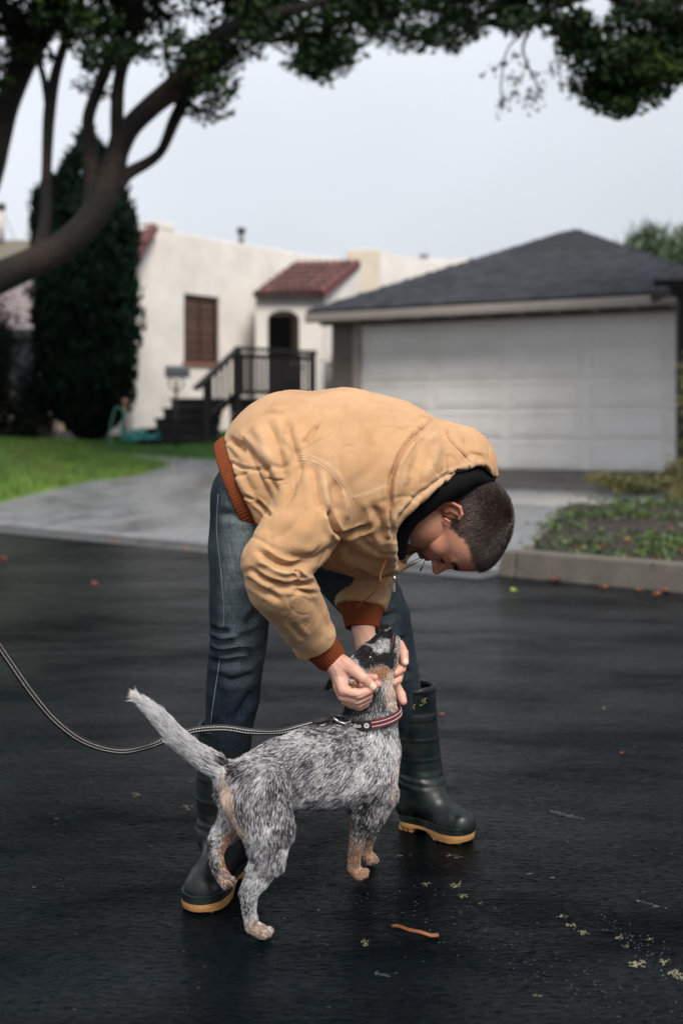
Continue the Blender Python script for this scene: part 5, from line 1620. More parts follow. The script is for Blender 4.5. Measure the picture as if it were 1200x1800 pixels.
# ---------------------------------------------------------------- jeans
J = Field((P(348, 0, 2.5)[0] - 0.03, 2.32, P(0, 1330, 2.62)[2] - 0.02), (P(760, 0, 2.9)[0] + 0.02, 3.06, P(0, 800, 2.6)[2]), 0.0042)
J.chain(*PC([(450, 862, 2.62, 72), (520, 900, 2.68, 70)]), (1, 1.9, 1), 0.05)
J.chain(*PC([(432, 880, 2.52, 61), (424, 960, 2.53, 58), (422, 1060, 2.545, 54), (420, 1125, 2.55, 50), (414, 1170, 2.56, 49), (410, 1225, 2.58, 48), (402, 1275, 2.59, 43), (395, 1330, 2.60, 34)]), (1, 1.12, 1), 0.03)
J.chain(*PC([(520, 900, 2.72, 62), (590, 975, 2.78, 64), (640, 1035, 2.83, 60), (667, 1085, 2.87, 53), (684, 1140, 2.90, 45), (700, 1200, 2.92, 39), (716, 1260, 2.93, 33)]), (1, 1.12, 1), 0.03)
V, F = J.mesh(3)
jf = [([(372, 1103), (385, 1112), (402, 1110)], 5, -6), ([(373, 1122), (392, 1130), (412, 1126)], 5, -6), ([(375, 1112), (395, 1120), (420, 1118)], 5, 5),
      ([(370, 1143), (392, 1148), (430, 1143), (452, 1152)], 5, -8), ([(376, 1135), (400, 1138), (440, 1134)], 6, 5), ([(368, 1160), (400, 1166), (440, 1158)], 7, -5),
      ([(465, 1060), (448, 1085), (430, 1100)], 8, -4), ([(463, 1105), (440, 1118), (420, 1122)], 7, -4), ([(462, 1140), (440, 1160), (425, 1172)], 6, -5),
      ([(388, 1190), (410, 1198), (450, 1186)], 7, -4), ([(446, 1215), (430, 1240), (415, 1265)], 8, -4), ([(372, 1210), (380, 1240), (378, 1270)], 10, 3),
      ([(382, 905), (410, 905), (450, 915)], 8, -2.5), ([(455, 960), (440, 1000), (420, 1030)], 14, -3),
      ([(700, 1075), (680, 1085), (660, 1080)], 6, -4), ([(712, 1120), (695, 1130), (670, 1124)], 6, -5), ([(716, 1150), (700, 1160), (680, 1150)], 6, -5), ([(722, 1180), (705, 1186)], 6, -4),
      ([(600, 1030), (630, 1060), (650, 1090)], 8, -3)]
V = sculpt(V, F, [(a_, b_ * 0.9, c_ * (3.0 if c_ < 0 else 1.6)) for a_, b_, c_ in jf])
N = normals(V, F)
V = V + N * ((fbm(V * 16, 8, 3) - 0.5) * 0.008)[:, None]
x, y = topix(V)
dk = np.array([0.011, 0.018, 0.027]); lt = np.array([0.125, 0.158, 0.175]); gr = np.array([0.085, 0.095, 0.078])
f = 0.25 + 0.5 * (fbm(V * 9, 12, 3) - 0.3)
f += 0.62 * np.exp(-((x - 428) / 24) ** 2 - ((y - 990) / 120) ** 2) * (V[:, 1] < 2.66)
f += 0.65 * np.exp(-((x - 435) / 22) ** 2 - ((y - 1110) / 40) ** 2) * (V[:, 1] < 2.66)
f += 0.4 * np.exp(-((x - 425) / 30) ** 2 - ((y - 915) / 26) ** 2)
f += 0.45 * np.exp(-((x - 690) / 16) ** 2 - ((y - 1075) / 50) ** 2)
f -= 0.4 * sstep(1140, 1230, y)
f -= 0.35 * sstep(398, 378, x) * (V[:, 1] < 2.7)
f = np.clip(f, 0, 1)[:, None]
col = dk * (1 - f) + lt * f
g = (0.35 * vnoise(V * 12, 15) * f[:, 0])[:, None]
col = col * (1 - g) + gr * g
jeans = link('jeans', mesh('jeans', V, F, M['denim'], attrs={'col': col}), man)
jb = BVHTree.FromPolygons([tuple(v) for v in V], F.tolist())
seam('seam', [(384, 868), (381, 930), (388, 1000), (393, 1060), (394, 1105)], mat('denim_thread', (0.17, 0.19, 0.20), 0.8), jeans, jb, rad=0.0008)
seam('seam', [(388, 1150), (382, 1190), (376, 1230), (371, 1270)], mat('denim_thread', (0.22, 0.25, 0.25), 0.8), jeans, jb, rad=0.0008)

# ---------------------------------------------------------------- boots
def boot(heel, toe, shaft, toe_r, label):
    """heel, toe: ground points; shaft: list of (px, py, Y, r px) from ankle to rim"""
    heel = np.array([heel[0], heel[1], 0.0]); toe = np.array([toe[0], toe[1], 0.0])
    d = toe - heel; Lf = np.linalg.norm(d); d /= Lf; s = np.array([d[1], -d[0], 0])
    U = lambda f, a, z: heel + d * f * Lf + s * a + np.array([0, 0, z])
    sp, sr = PC(shaft)
    pts = np.vstack([heel, toe, sp]); lo = pts.min(0) - 0.10; hi = pts.max(0) + 0.10; lo[2] = 0.0
    f = Field(lo, hi, 0.0036)
    f.chain([U(-0.02, 0, 0.062), U(0.30, 0, 0.078), U(0.55, 0, 0.062), U(0.82, 0.002, 0.045), U(1.0, 0.0, 0.042)], [0.037, 0.040, 0.039, 0.040, toe_r], (1, 1, 1), 0.03)
    f.chain([U(0.80, 0.016, 0.036), U(0.98, 0.012, 0.036)], [0.028, 0.026], (1, 1, 1), 0.02)
    f.chain([U(0.80, -0.016, 0.036), U(0.98, -0.012, 0.036)], [0.028, 0.026], (1, 1, 1), 0.02)
    f.chain([U(-0.02, 0, 0.062), U(0.02, 0, 0.11), sp[0]], [0.040, 0.041, sr[0]], (1, 1, 1), 0.02)
    f.chain([U(0.38, 0, 0.085), U(0.2, 0, 0.12), sp[0]], [0.036, 0.040, sr[0]], (1, 1, 1), 0.03)
    f.chain(list(sp) + [sp[-1] + (sp[-1] - sp[-2]) * 0.8], list(sr) + [sr[-1]], (1, 1, 1), 0.02)
    ax = (sp[-1] - sp[-2]) / np.linalg.norm(sp[-1] - sp[-2])
    f.chain([sp[-1] - ax * 0.07, sp[-1] + ax * 0.12], [sr[-1] - 0.008, sr[-1] - 0.004], (1, 1, 1), 0.0, op='sub')
    cut = ax.copy()
    f.plane(sp[-1], cut)
    f.fun(lambda x, y, z: 0.026 - z)
    V, F = f.mesh(2)
    N = normals(V, F)
    h = V[:, 2]
    # creases at the ankle
    q = (V - heel) @ d / Lf
    N_ = N
    cr = np.exp(-((h - 0.13) / 0.022) ** 2) * np.sin(h * 330 + q * 6) * 0.0010 + np.exp(-((h - 0.115) / 0.03) ** 2) * (fbm(V * 22, 4) - 0.5) * 0.008
    shaftz = (fbm(V * np.array([9, 9, 7]), 6) - 0.5) * 0.010 * sstep(0.14, 0.2, h)
    V = V + N_ * (cr + shaftz)[:, None]
    # raised ring lines round the shaft, rim bead
    top = sp[-1][2]
    for hz, wd, am in ((top - 0.008, 0.005, 0.0022), (top - 0.072, 0.0035, 0.0018), (top - 0.080, 0.0035, 0.0018), (0.235, 0.003, 0.0012), (0.185, 0.003, 0.0012)):
        V = V + N_ * (am * np.exp(-((h - hz) / wd) ** 2))[:, None]
    bt = link('boot', mesh('boot', V, F, M['boot']), man)
    # outline of the sole
    out = []
    for f_, a in ((-0.17, 0.0), (-0.155, 0.020), (-0.10, 0.034), (0.05, 0.038), (0.35, 0.034), (0.6, 0.043), (0.82, 0.050), (1.0, 0.046), (1.12, 0.034), (1.19, 0.015), (1.205, 0)):
        out.append((f_, a))
    o2 = spline(out, 4); full = [(a, b) for a, b in o2] + [(a, -b) for a, b in o2[::-1][1:-1]]
    n = len(full)
    def band(z0, z1, g0, g1, name, mat_, par, arch=True):
        mid = np.array([0.5, 0.0]); V = []
        for zz, g in ((z0, g0), (z0 * 0.4 + z1 * 0.6, g1), (z1, g1)):
            for f_, a in full:
                p = U(0.5 + (f_ - 0.5) * (1 + g / (Lf * 0.6)), a * (1 + g / 0.045), 0)
                z = zz
                if arch and zz == z0:
                    z = zz + 0.006 * sstep(0.25, 0.1, f_) + 0.012 * sstep(0.12, 0.2, f_) * (1 - sstep(0.45, 0.62, f_)) + 0.004 * sstep(1.0, 1.2, f_)
                V.append((p[0], p[1], z))
        F = []
        for k in range(2):
            for i in range(n): F.append((k * n + i, k * n + (i + 1) % n, (k + 1) * n + (i + 1) % n, (k + 1) * n + i))
        F.append(tuple(range(n))[::-1]); F.append(tuple(2 * n + i for i in range(n)))
        return MB().add(V, F).build(name, mat_, par, False, bevel=0.0012)
    band(0.003, 0.0225, -0.001, 0.0005, 'sole', M['sole'], bt)
    band(0.0230, 0.040, 0.001, 0.0005, 'foxing_band', M['boot'], bt, arch=False)
    so = bt.children[0]
    # treads: heel block and fore-sole lugs
    for k, (f0, f1) in enumerate([(-0.13, -0.05), (-0.03, 0.05), (0.07, 0.15)] + [(0.62 + 0.13 * i, 0.70 + 0.13 * i) for i in range(4)]):
        w = 0.034 if f1 < 0.2 else (0.044 if f1 < 1.05 else 0.032)
        pts = [U(f0, -w, 0.0), U(f1, -w, 0.0), U(f1, w, 0.0), U(f0, w, 0.0)]
        tp_ = [q + np.array([0, 0, 0.004 if f0 > 0.3 else 0.012]) for q in pts]
        MB().hexa(pts + tp_).build('tread_lug', M['sole'], so, bevel=0.0015)
    return bt, V, F
b1, bV, bF = boot((-0.245, 2.625), (-0.298, 2.435), [(391, 1462, 2.60, 40), (391, 1400, 2.60, 44), (394, 1330, 2.60, 46), (397, 1272, 2.60, 48)], 0.035, 'near')
b2, b2V, b2F = boot((0.182, 2.925), (0.298, 2.835), [(742, 1385, 2.93, 36), (736, 1340, 2.93, 40), (729, 1270, 2.93, 40), (724, 1203, 2.93, 40)], 0.034, 'far')
b1['label'] = 'boot planted behind the dog hind legs'; b2['label'] = 'boot turned out to the right'
bvh2 = BVHTree.FromPolygons([tuple(v) for v in b2V], b2F.tolist())
# worn gilt print near the top of the far boot
M['gilt'] = mat('worn_gilt_print', (0.35, 0.30, 0.10), 0.5)
for pts in ([(730, 1238), (727, 1240), (726, 1244), (729, 1246)], [(737, 1240), (742, 1239)], [(742, 1236), (741, 1230)], [(745, 1238), (744, 1228)], [(748, 1236), (746, 1230), (749, 1227)]):
    seam('boot_print', pts, M['gilt'], b2, bvh2, rad=0.0009)

# ---------------------------------------------------------------- body (head, neck, hands; the rest hidden by the clothes)
hU = np.array([0.86, -0.43, -0.22]); hU /= np.linalg.norm(hU)
hF = np.array([-0.24, -0.03, -0.96]); hF -= (hF @ hU) * hU; hF /= np.linalg.norm(hF)
hS = np.cross(hF, hU)
HC = P(814, 922, 2.60)
HH = Field((-0.125, -0.20, -0.24), (0.125, 0.15, 0.13), 0.0024)
HH.ell((0, -0.012, 0.020), (0.078, 0.100, 0.088), 0.0)
HH.ell((0, 0.038, -0.045), (0.060, 0.055, 0.080), 0.03)
HH.ell((0, 0.045, 0.03), (0.066, 0.052, 0.055), 0.03)
for s in (-1, 1):
    HH.chain([(s * 0.058, -0.005, -0.050), (s * 0.050, 0.015, -0.088), (s * 0.015, 0.072, -0.113)], [0.016, 0.018, 0.016], (1, 1, 1), 0.03)
    HH.ell((s * 0.046, 0.058, -0.030), (0.024, 0.024, 0.020), 0.02)
    HH.ell((s * 0.033, 0.105, -0.004), (0.017, 0.014, 0.012), 0.014, 'sub')
    HH.ell((s * 0.032, 0.079, -0.005), (0.0150, 0.0135, 0.0130), 0.003)
    HH.chain([(s * 0.012, 0.093, 0.013), (s * 0.045, 0.078, 0.016)], [0.008, 0.007], (1, 1, 1), 0.015)
    HH.ell((s * 0.012, 0.103, -0.036), (0.009, 0.011, 0.008), 0.006)
    HH.ell((s * 0.020, 0.082, -0.052), (0.02, 0.012, 0.02), 0.02)
HH.chain([(0, 0.090, 0.006), (0, 0.104, -0.018), (0, 0.117, -0.034)], [0.0075, 0.0085, 0.0105], (1, 1, 1), 0.012)
HH.chain([(-0.020, 0.086, -0.066), (0, 0.097, -0.0635), (0.020, 0.086, -0.066)], [0.005, 0.0065, 0.005], (1, 1, 1), 0.008)
HH.chain([(-0.016, 0.086, -0.078), (0, 0.095, -0.078), (0.016, 0.086, -0.078)], [0.006, 0.0075, 0.006], (1, 1, 1), 0.008)
HH.chain([(-0.024, 0.092, -0.0715), (0, 0.104, -0.071), (0.024, 0.092, -0.0715)], [0.002, 0.002, 0.002], (1, 1, 1), 0.004, 'sub')
HH.ell((0, 0.082, -0.110), (0.022, 0.018, 0.018), 0.02)
HH.ell((0, 0.099, -0.094), (0.02, 0.008, 0.006), 0.012, 'sub')
# neck
HH.chain([(0, -0.030, -0.04), (0, -0.060, -0.12), (0, -0.085, -0.22)], [0.050, 0.051, 0.062], (1.0, 1.05, 1), 0.025)
# ears
for s in (-1, 1):
    e = np.array([s * 0.080, -0.018, -0.010])
    rows = [(0.000, 0.026), (-0.012, 0.031), (-0.026, 0.024), (-0.030, 0.006), (-0.024, -0.014), (-0.012, -0.027), (0.0, -0.031), (0.006, -0.022)]
    rim_ = [(s * (0.080 + 0.006 + 0.010 * (-a / 0.03)), -0.012 + a, -0.010 + b) for a, b in rows]
    HH.chain(rim_, [0.0040] * 5 + [0.0046, 0.0052, 0.0036], (1, 1, 1), 0.003)
    HH.ell((s * 0.083, -0.024, -0.008), (0.005, 0.018, 0.024), 0.004, rot=[[0.93, 0.36 * s, 0], [-0.36 * s, 0.93, 0], [0, 0, 1]])
    HH.ell((s * 0.088, -0.014, -0.014), (0.007, 0.008, 0.010), 0.004, 'sub')
    HH.chain([(s * 0.084, -0.001, -0.004), (s * 0.086, -0.004, -0.016)], [0.0030, 0.0036], (1, 1, 1), 0.004)
    HH.chain([(s * 0.086, -0.020, 0.010), (s * 0.087, -0.026, -0.006), (s * 0.086, -0.018, -0.018)], [0.003] * 3, (1, 1, 1), 0.003)
HH.plane((0, -0.08, -0.205), (0, -0.25, -1))
LVh, LFh = HH.mesh(1)
toW = lambda L: HC + L[:, :1] * hS + L[:, 1:2] * hF + L[:, 2:3] * hU
hV = toW(LVh)
if np.dot(np.cross(hS, hF), hU) < 0: LFh = LFh[:, ::-1]
s_, f_, u_ = LVh.T
base = np.array([0.46, 0.225, 0.150]); red = np.array([0.52, 0.19, 0.13]); stub = np.array([0.26, 0.145, 0.105]); scalp = np.array([0.10, 0.065, 0.05])
c = np.tile(base, (len(LVh), 1))
def mixc(c, k, w): w = np.clip(w, 0, 1)[:, None]; return c * (1 - w) + np.array(k) * w
c = mixc(c, red, 0.8 * np.exp(-((f_ - 0.115) ** 2 + s_ ** 2 + (u_ + 0.034) ** 2) / 0.02 ** 2))
c = mixc(c, red, 0.45 * np.exp(-((np.abs(s_) - 0.05) ** 2 + (f_ - 0.06) ** 2 + (u_ + 0.03) ** 2) / 0.025 ** 2))
c = mixc(c, red, 0.6 * sstep(0.078, 0.088, np.abs(s_)))
c = mixc(c, (0.40, 0.13, 0.10), 0.9 * np.exp(-((u_ + 0.071) / 0.010) ** 2 - (s_ / 0.022) ** 2) * (f_ > 0.08))
st_ = sstep(-0.045, -0.065, u_) * sstep(-0.02, 0.02, f_) * (0.55 + 0.5 * vnoise(LVh * 300, 2))
st_ = np.maximum(st_, sstep(-0.040, -0.060, u_) * (u_ > -0.125) * sstep(-0.05, -0.02, f_) * 0.9 * (0.5 + vnoise(LVh * 300, 2)))
c = mixc(c, stub, st_ * 0.75 * (1 - np.exp(-((u_ + 0.071) / 0.012) ** 2 - (s_ / 0.022) ** 2)))
hairline = (u_ > np.where(f_ > 0.03, 0.052 + 0.012 * np.cos(s_ * 60), -0.02 + (f_ + 0.0) * 1.6))
hair_w = sstep(0.0, 0.018, u_ + 0.008 * (vnoise(LVh * 160, 88) - 0.5) - np.interp(f_, [-0.12, -0.05, -0.03, 0.0, 0.012, 0.03, 0.05, 0.08], [-0.075, -0.070, -0.03, -0.012, -0.010, 0.030, 0.050, 0.060])) * (np.abs(s_) < 0.084)
ear_ex = (np.abs(s_) > 0.0785) & (u_ < 0.03) & (f_ > -0.05) & (f_ < 0.02)
hair_w[ear_ex] = 0
c = mixc(c, scalp, hair_w * 0.85)
c = mixc(c, (0.06, 0.035, 0.03), 0.9 * np.exp(-((np.abs(s_) - 0.032) / 0.016) ** 2 - ((u_ + 0.0135) / 0.0022) ** 2) * (f_ > 0.075))
c = c * (0.86 + 0.28 * fbm(LVh * 130, 91, 3))[:, None]
c = mixc(c, (0.50, 0.17, 0.12), 0.35 * sstep(0.5, 0.72, fbm(LVh * 45, 95, 2)) * (u_ < 0.04))
hC_ = c
# hands
def hand_mesh(chains, h=0.0016, k=0.004):
    allp = np.vstack([PC(c)[0] for c in chains])
    f = Field(allp.min(0) - 0.04, allp.max(0) + 0.04, h)
    for i, c in enumerate(chains):
        p, r = PC(c); f.chain(p, r, (1, 0.95, 1), 0.012 if i < PALM else k)
    return f
PALM = 3
near = [
    [(575, 1150, 2.53, 21), (590, 1166, 2.515, 20), (600, 1176, 2.51, 20)],
    [(598, 1172, 2.515, 19), (602, 1190, 2.51, 20), (606, 1206, 2.505, 20)],
    [(612, 1176, 2.51, 15), (616, 1196, 2.515, 16), (618, 1214, 2.515, 15)],
    [(605, 1166, 2.502, 13), (622, 1178, 2.487, 11.5), (638, 1192, 2.478, 9.5), (655, 1207, 2.486, 8.2)],
    [(598, 1196, 2.495, 11), (603, 1213, 2.480, 10), (630, 1220, 2.474, 9), (650, 1213, 2.488, 7.4)],
    [(595, 1205, 2.500, 10.5), (602, 1223, 2.489, 9.6), (628, 1230, 2.484, 8.8), (648, 1222, 2.498, 7.2)],
    [(598, 1212, 2.510, 10), (608, 1231, 2.502, 9), (630, 1237, 2.498, 8.3), (646, 1230, 2.508, 6.8)],
    [(606, 1218, 2.522, 9), (616, 1237, 2.515, 8), (632, 1242, 2.513, 7.2), (643, 1238, 2.52, 6)],
    [(630, 1190, 2.525, 9), (646, 1192, 2.520, 7.6), (658, 1191, 2.515, 6.6)],
    [(636, 1204, 2.525, 8), (650, 1206, 2.518, 7), (664, 1203, 2.512, 6.2)],
]
f = hand_mesh(near); nV, nF = f.mesh(2)
farh = [
    [(636, 1085, 2.73, 24), (640, 1118, 2.70, 19), (648, 1140, 2.69, 21)],
    [(648, 1135, 2.69, 21), (660, 1152, 2.685, 23), (672, 1170, 2.68, 22)],
    [(668, 1140, 2.69, 18), (682, 1158, 2.68, 18), (684, 1176, 2.675, 16)],
    [(680, 1136, 2.675, 12), (701, 1134, 2.635, 9.5), (709, 1148, 2.605, 8.6), (711, 1164, 2.592, 7.2)],
    [(684, 1156, 2.67, 11), (705, 1166, 2.63, 9.2), (705, 1175, 2.60, 8.4), (694, 1183, 2.585, 7.2)],
    [(682, 1172, 2.67, 10.5), (700, 1187, 2.625, 8.8), (699, 1194, 2.595, 8), (691, 1200, 2.585, 6.8)],
    [(676, 1184, 2.67, 9), (690, 1202, 2.64, 7.4), (688, 1210, 2.62, 6.4), (681, 1214, 2.61, 5.8)],
    [(672, 1182, 2.68, 12), (694, 1206, 2.655, 10), (704, 1222, 2.64, 9), (708, 1233, 2.63, 7.2)],
]
f = hand_mesh(farh); gV, gF = f.mesh(2)
hs0 = np.array([0.60, 0.34, 0.26]); tip = np.array([0.62, 0.27, 0.21])
def handcol(V, chains):
    c = np.tile(hs0, (len(V), 1)); c = c * (0.92 + 0.16 * fbm(V * 60, 3))[:, None]
    for ch in chains[3:]:
        for q in (ch[-1], ch[1]):
            d = np.linalg.norm(V - P(*q[:3]), axis=1); c = mixc(c, tip, 0.7 * np.exp(-(d / 0.013) ** 2))
    return c
nC = handcol(nV, near); gC = handcol(gV, farh)
d = np.linalg.norm((nV - P(655.5, 1206, 2.476)) / np.array([0.0075, 0.008, 0.0075]), axis=1); nC = mixc(nC, (0.78, 0.56, 0.48), sstep(1.15, 0.85, d))
d = np.linalg.norm((gV - P(713, 1163, 2.584)) / np.array([0.006, 0.009, 0.008]), axis=1); gC = mixc(gC, (0.75, 0.52, 0.45), sstep(1.15, 0.85, d))
# wrist tendons and veins
nV = sculpt(nV, nF, [([(588, 1158), (600, 1172), (612, 1184)], 2.5, 0.8), ([(584, 1166), (592, 1182), (596, 1200)], 2.5, 0.8), ([(598, 1156), (612, 1166), (625, 1176)], 2.5, 0.7), ([(594, 1216), (620, 1226), (645, 1219)], 1.4, -1.0), ([(600, 1228), (622, 1235), (645, 1227)], 1.4, -1.0)])
gV = sculpt(gV, gF, [([(628, 1105), (634, 1125), (640, 1140)], 2.5, 0.8), ([(640, 1104), (648, 1122), (656, 1136)], 2.5, 0.8)])
# hidden trunk, arms and legs, joined to the visible skin inside the clothes
B_ = Field((-0.34, 2.30, 0.02), (0.30, 3.10, 1.12), 0.009)
B_.chain(*PC([(460, 870, 2.62, 78), (540, 810, 2.61, 92), (640, 815, 2.61, 100), (700, 870, 2.61, 72), (745, 915, 2.61, 50)]), (1, 1.3, 1), 0.04)
B_.chain(*PC([(600, 850, 2.48, 45), (480, 1000, 2.38, 32), (575, 1152, 2.525, 19)]), (1, 1, 1), 0.02)
B_.chain(*PC([(650, 880, 2.78, 50), (640, 1000, 2.80, 32), (636, 1090, 2.73, 21)]), (1, 1, 1), 0.02)
B_.chain(*PC([(432, 880, 2.52, 42), (424, 960, 2.53, 40), (424, 1060, 2.545, 36), (418, 1150, 2.56, 30), (410, 1225, 2.58, 28), (395, 1440, 2.60, 20), (380, 1540, 2.55, 15)]), (1, 1, 1), 0.02)
B_.chain(*PC([(520, 900, 2.72, 45), (590, 975, 2.78, 44), (640, 1035, 2.83, 40), (667, 1085, 2.87, 34), (684, 1140, 2.90, 28), (716, 1260, 2.93, 22), (738, 1390, 2.935, 17), (765, 1445, 2.90, 14)]), (1, 1, 1), 0.02)
kV, kF = B_.mesh(2)
bodyV, bodyF = join([(hV, LFh), (nV, nF), (gV, gF), (kV, kF)])
bcol = np.vstack([hC_, nC, gC, np.tile(base, (len(kV), 1))])
bodyo = link('body', mesh('body', bodyV, bodyF, M['skin'], attrs={'col': bcol}), man)

# ---------------------------------------------------------------- hair
M['hair'] = bpy.data.materials.new('hair_strands'); M['hair'].use_nodes = True
def hair_mat(name, rough=0.45, spec=0.25):
    m = bpy.data.materials.new(name); m.use_nodes = True; t = m.node_tree; b = t.nodes['Principled BSDF']
    a = t.nodes.new('ShaderNodeAttribute'); a.attribute_name = 'hcol'; t.links.new(a.outputs['Color'], b.inputs['Base Color'])
    b.inputs['Roughness'].default_value = rough; b.inputs['Specular IOR Level'].default_value = spec
    return m
M['hair'] = hair_mat('short_hair', 0.4, 0.5)
T, w, pt = sample_surface(LVh, LFh, 42000, hair_w ** 2)
hw = (hair_w[T] * w).sum(1); keep = hw > 0.35; pt = pt[keep]
Nl = normals(LVh, LFh) * (-1 if np.dot(np.cross(hS, hF), hU) < 0 else 1); nl = (Nl[T] * w[:, :, None]).sum(1)[keep]
# growth whorl at the crown, strands run away from it
wh = np.array([0.012, -0.030, 0.108]); d = pt - wh
d -= (d * nl).sum(1, keepdims=True) * nl; d /= np.linalg.norm(d, axis=1, keepdims=True) + 1e-9
sw_ = np.cross(nl, d); d = d + sw_ * (0.9 * np.exp(-np.linalg.norm(pt - wh, axis=1) / 0.03))[:, None] + rng.normal(size=pt.shape) * 0.22
tw = lambda L: L[:, :1] * hS + L[:, 1:2] * hF + L[:, 2:3] * hU
n = len(pt); side = sstep(0.055, 0.075, np.abs(pt[:, 0]))
ln = (0.0090 - 0.0055 * side) * rng.uniform(0.7, 1.25, n)
g = rng.random(n)
hc = np.array([0.020, 0.0125, 0.0095]) * rng.uniform(0.5, 1.6, (n, 1))
grey = (g < 0.03 + 0.09 * side); hc[grey] = np.array([0.22, 0.19, 0.17]) * rng.uniform(0.5, 1.2, (grey.sum(), 1))
bro = (g > 0.86); hc[bro] = np.array([0.07, 0.040, 0.026])
hair_obj('hair', HC + tw(pt) , tw(d), tw(nl), ln, np.full(n, 0.00028), hc, M['hair'], man, bend=0.9, label=None)
# brows, lashes and stubble
lb = BVHTree.FromPolygons([tuple(v) for v in LVh], LFh.tolist())
def onface(s, u):
    h = lb.ray_cast(Vector((s, 0.25, u)), Vector((0, -1, 0)))
    return np.array(h[0]) if h[0] is not None else None
pts = []; dr = []; ln_ = []
for s in (-1, 1):
    for k in range(260):
        f0 = rng.random(); q = onface(s * (0.010 + 0.042 * f0), 0.015 + 0.006 * math.sin(f0 * 2.6) + rng.normal() * 0.0030)
        if q is not None: pts.append(q); dr.append((s * 1.0, -0.3, 0.25 + rng.normal() * 0.35)); ln_.append(0.0085)
    for k in range(70):
        f0 = rng.random(); q = onface(s * (0.019 + 0.027 * f0), -0.0125 + rng.normal() * 0.0006)
        if q is not None: pts.append(q); dr.append((s * 0.2, 0.9, -0.5)); ln_.append(0.006)
pts = np.array(pts); dr = np.array(dr); dr /= np.linalg.norm(dr, axis=1, keepdims=True); n = len(pts)
hair_obj('eyebrow_hair', HC + tw(pts), tw(dr), tw(np.tile([0, 1.0, 0], (n, 1))), np.array(ln_), np.full(n, 0.00030), np.tile([0.014, 0.006, 0.005], (n, 1)), M['hair'], man, bend=0.3)
T, w, pt = sample_surface(LVh, LFh, 26000, st_ ** 2 + 0.001)
sk = (st_[T] * w).sum(1); kk = (sk > 0.25) & (pt[:, 1] > -0.05); pt = pt[kk]; nl = (Nl[T] * w[:, :, None]).sum(1)[kk]; n = len(pt)
d = rng.normal(size=(n, 3)) * 0.5 + np.array([0, 0, -1.0]); d /= np.linalg.norm(d, axis=1, keepdims=True)
hair_obj('stubble', HC + tw(pt), tw(d), tw(nl), np.full(n, 0.0013), np.full(n, 0.00018), np.tile([0.035, 0.022, 0.018], (n, 1)), M['hair'], man, npt=3, bend=0.8, kind='stuff')
# ================================================================== DOG
M['dogskin'] = mat('dog_skin', (0.05, 0.045, 0.045), 0.7, attr='col', spec=0.2)
M['fur'] = hair_mat('dog_fur', 0.6, 0.08)
M['nose'] = mat('wet_black_nose', (0.012, 0.011, 0.012), 0.3, bump=0.5, bscale=900, bdist=0.0008)
M['eye'] = mat('dark_eye', (0.006, 0.005, 0.004), 0.04, spec=0.8, coat=1.0)
cC = P(653, 1256.5, 2.585); cA = (P(700.5, 1249, 2.585) - P(605.5, 1264, 2.585)) / 2; cB = np.array([0, 0.066, 0.003])
cN = np.cross(cA, cB); cN /= np.linalg.norm(cN)
if cN[2] < 0: cN = -cN
dog = empty('dog', (-0.05, 2.48, 0.0), 'young blue speckled cattle dog with tan legs looking up, one hind leg lifted', 'dog')
CH = {
 'body': [(436, 1388, 2.365, 54), (500, 1361, 2.42, 62), (570, 1349, 2.50, 71), (628, 1345, 2.56, 69), (645, 1330, 2.575, 52)],
 'chest': [(640, 1330, 2.575, 54), (655, 1385, 2.585, 34)],
 'wither': [(540, 1322, 2.48, 40), (590, 1303, 2.55, 38), (618, 1296, 2.578, 34)],
 'neck': [(651, 1306, 2.582, 44), (653, 1256, 2.585, 45.5), (655, 1220, 2.585, 37), (652, 1186, 2.585, 34)],
 'head': [(645, 1170, 2.590, 31), (654, 1152, 2.590, 25), (667, 1133, 2.590, 17), (677, 1116, 2.590, 13)],
 'jaw': [(672, 1190, 2.585, 21), (683, 1162, 2.590, 16), (694, 1140, 2.592, 9), (697, 1123, 2.592, 6)],
 'hindnear': [(450, 1400, 2.335, 60), (470, 1455, 2.315, 46), (470, 1508, 2.305, 31), (453, 1543, 2.30, 22), (437, 1569, 2.30, 16.5), (438, 1600, 2.295, 12), (443, 1628, 2.29, 12), (460, 1638, 2.288, 12)],
 'hindfar': [(425, 1408, 2.40, 34), (405, 1450, 2.375, 24), (384, 1478, 2.36, 18.5), (378, 1500, 2.355, 14), (383, 1525, 2.353, 12), (394, 1544, 2.35, 11.5), (399, 1549, 2.35, 10)],
 'frontnear': [(652, 1385, 2.535, 38), (640, 1430, 2.53, 26), (630, 1465, 2.545, 15.5), (623, 1500, 2.56, 11), (621, 1524, 2.568, 11), (631, 1537, 2.565, 11)],
 'frontfar': [(668, 1395, 2.64, 30), (653, 1450, 2.655, 16), (645, 1482, 2.67, 10), (642, 1500, 2.675, 10), (651, 1509, 2.672, 10.5)],
 'tail': [(408, 1368, 2.36, 26), (385, 1350, 2.35, 20), (347, 1326, 2.33, 15.5), (312, 1298, 2.31, 14.5), (282, 1264, 2.30, 12), (258, 1241, 2.295, 8), (243, 1230, 2.29, 3)],
 'earnear': [(630, 1172, 2.56, 12), (624, 1186, 2.515, 11), (621, 1199, 2.484, 8.5)],
 'earfar': [(622, 1172, 2.62, 13), (596, 1190, 2.635, 13), (580, 1203, 2.64, 7)],
}
allp = np.vstack([PC(c)[0] for c in CH.values()])
D_ = Field(allp.min(0) - 0.075, allp.max(0) + 0.08, 0.0036)
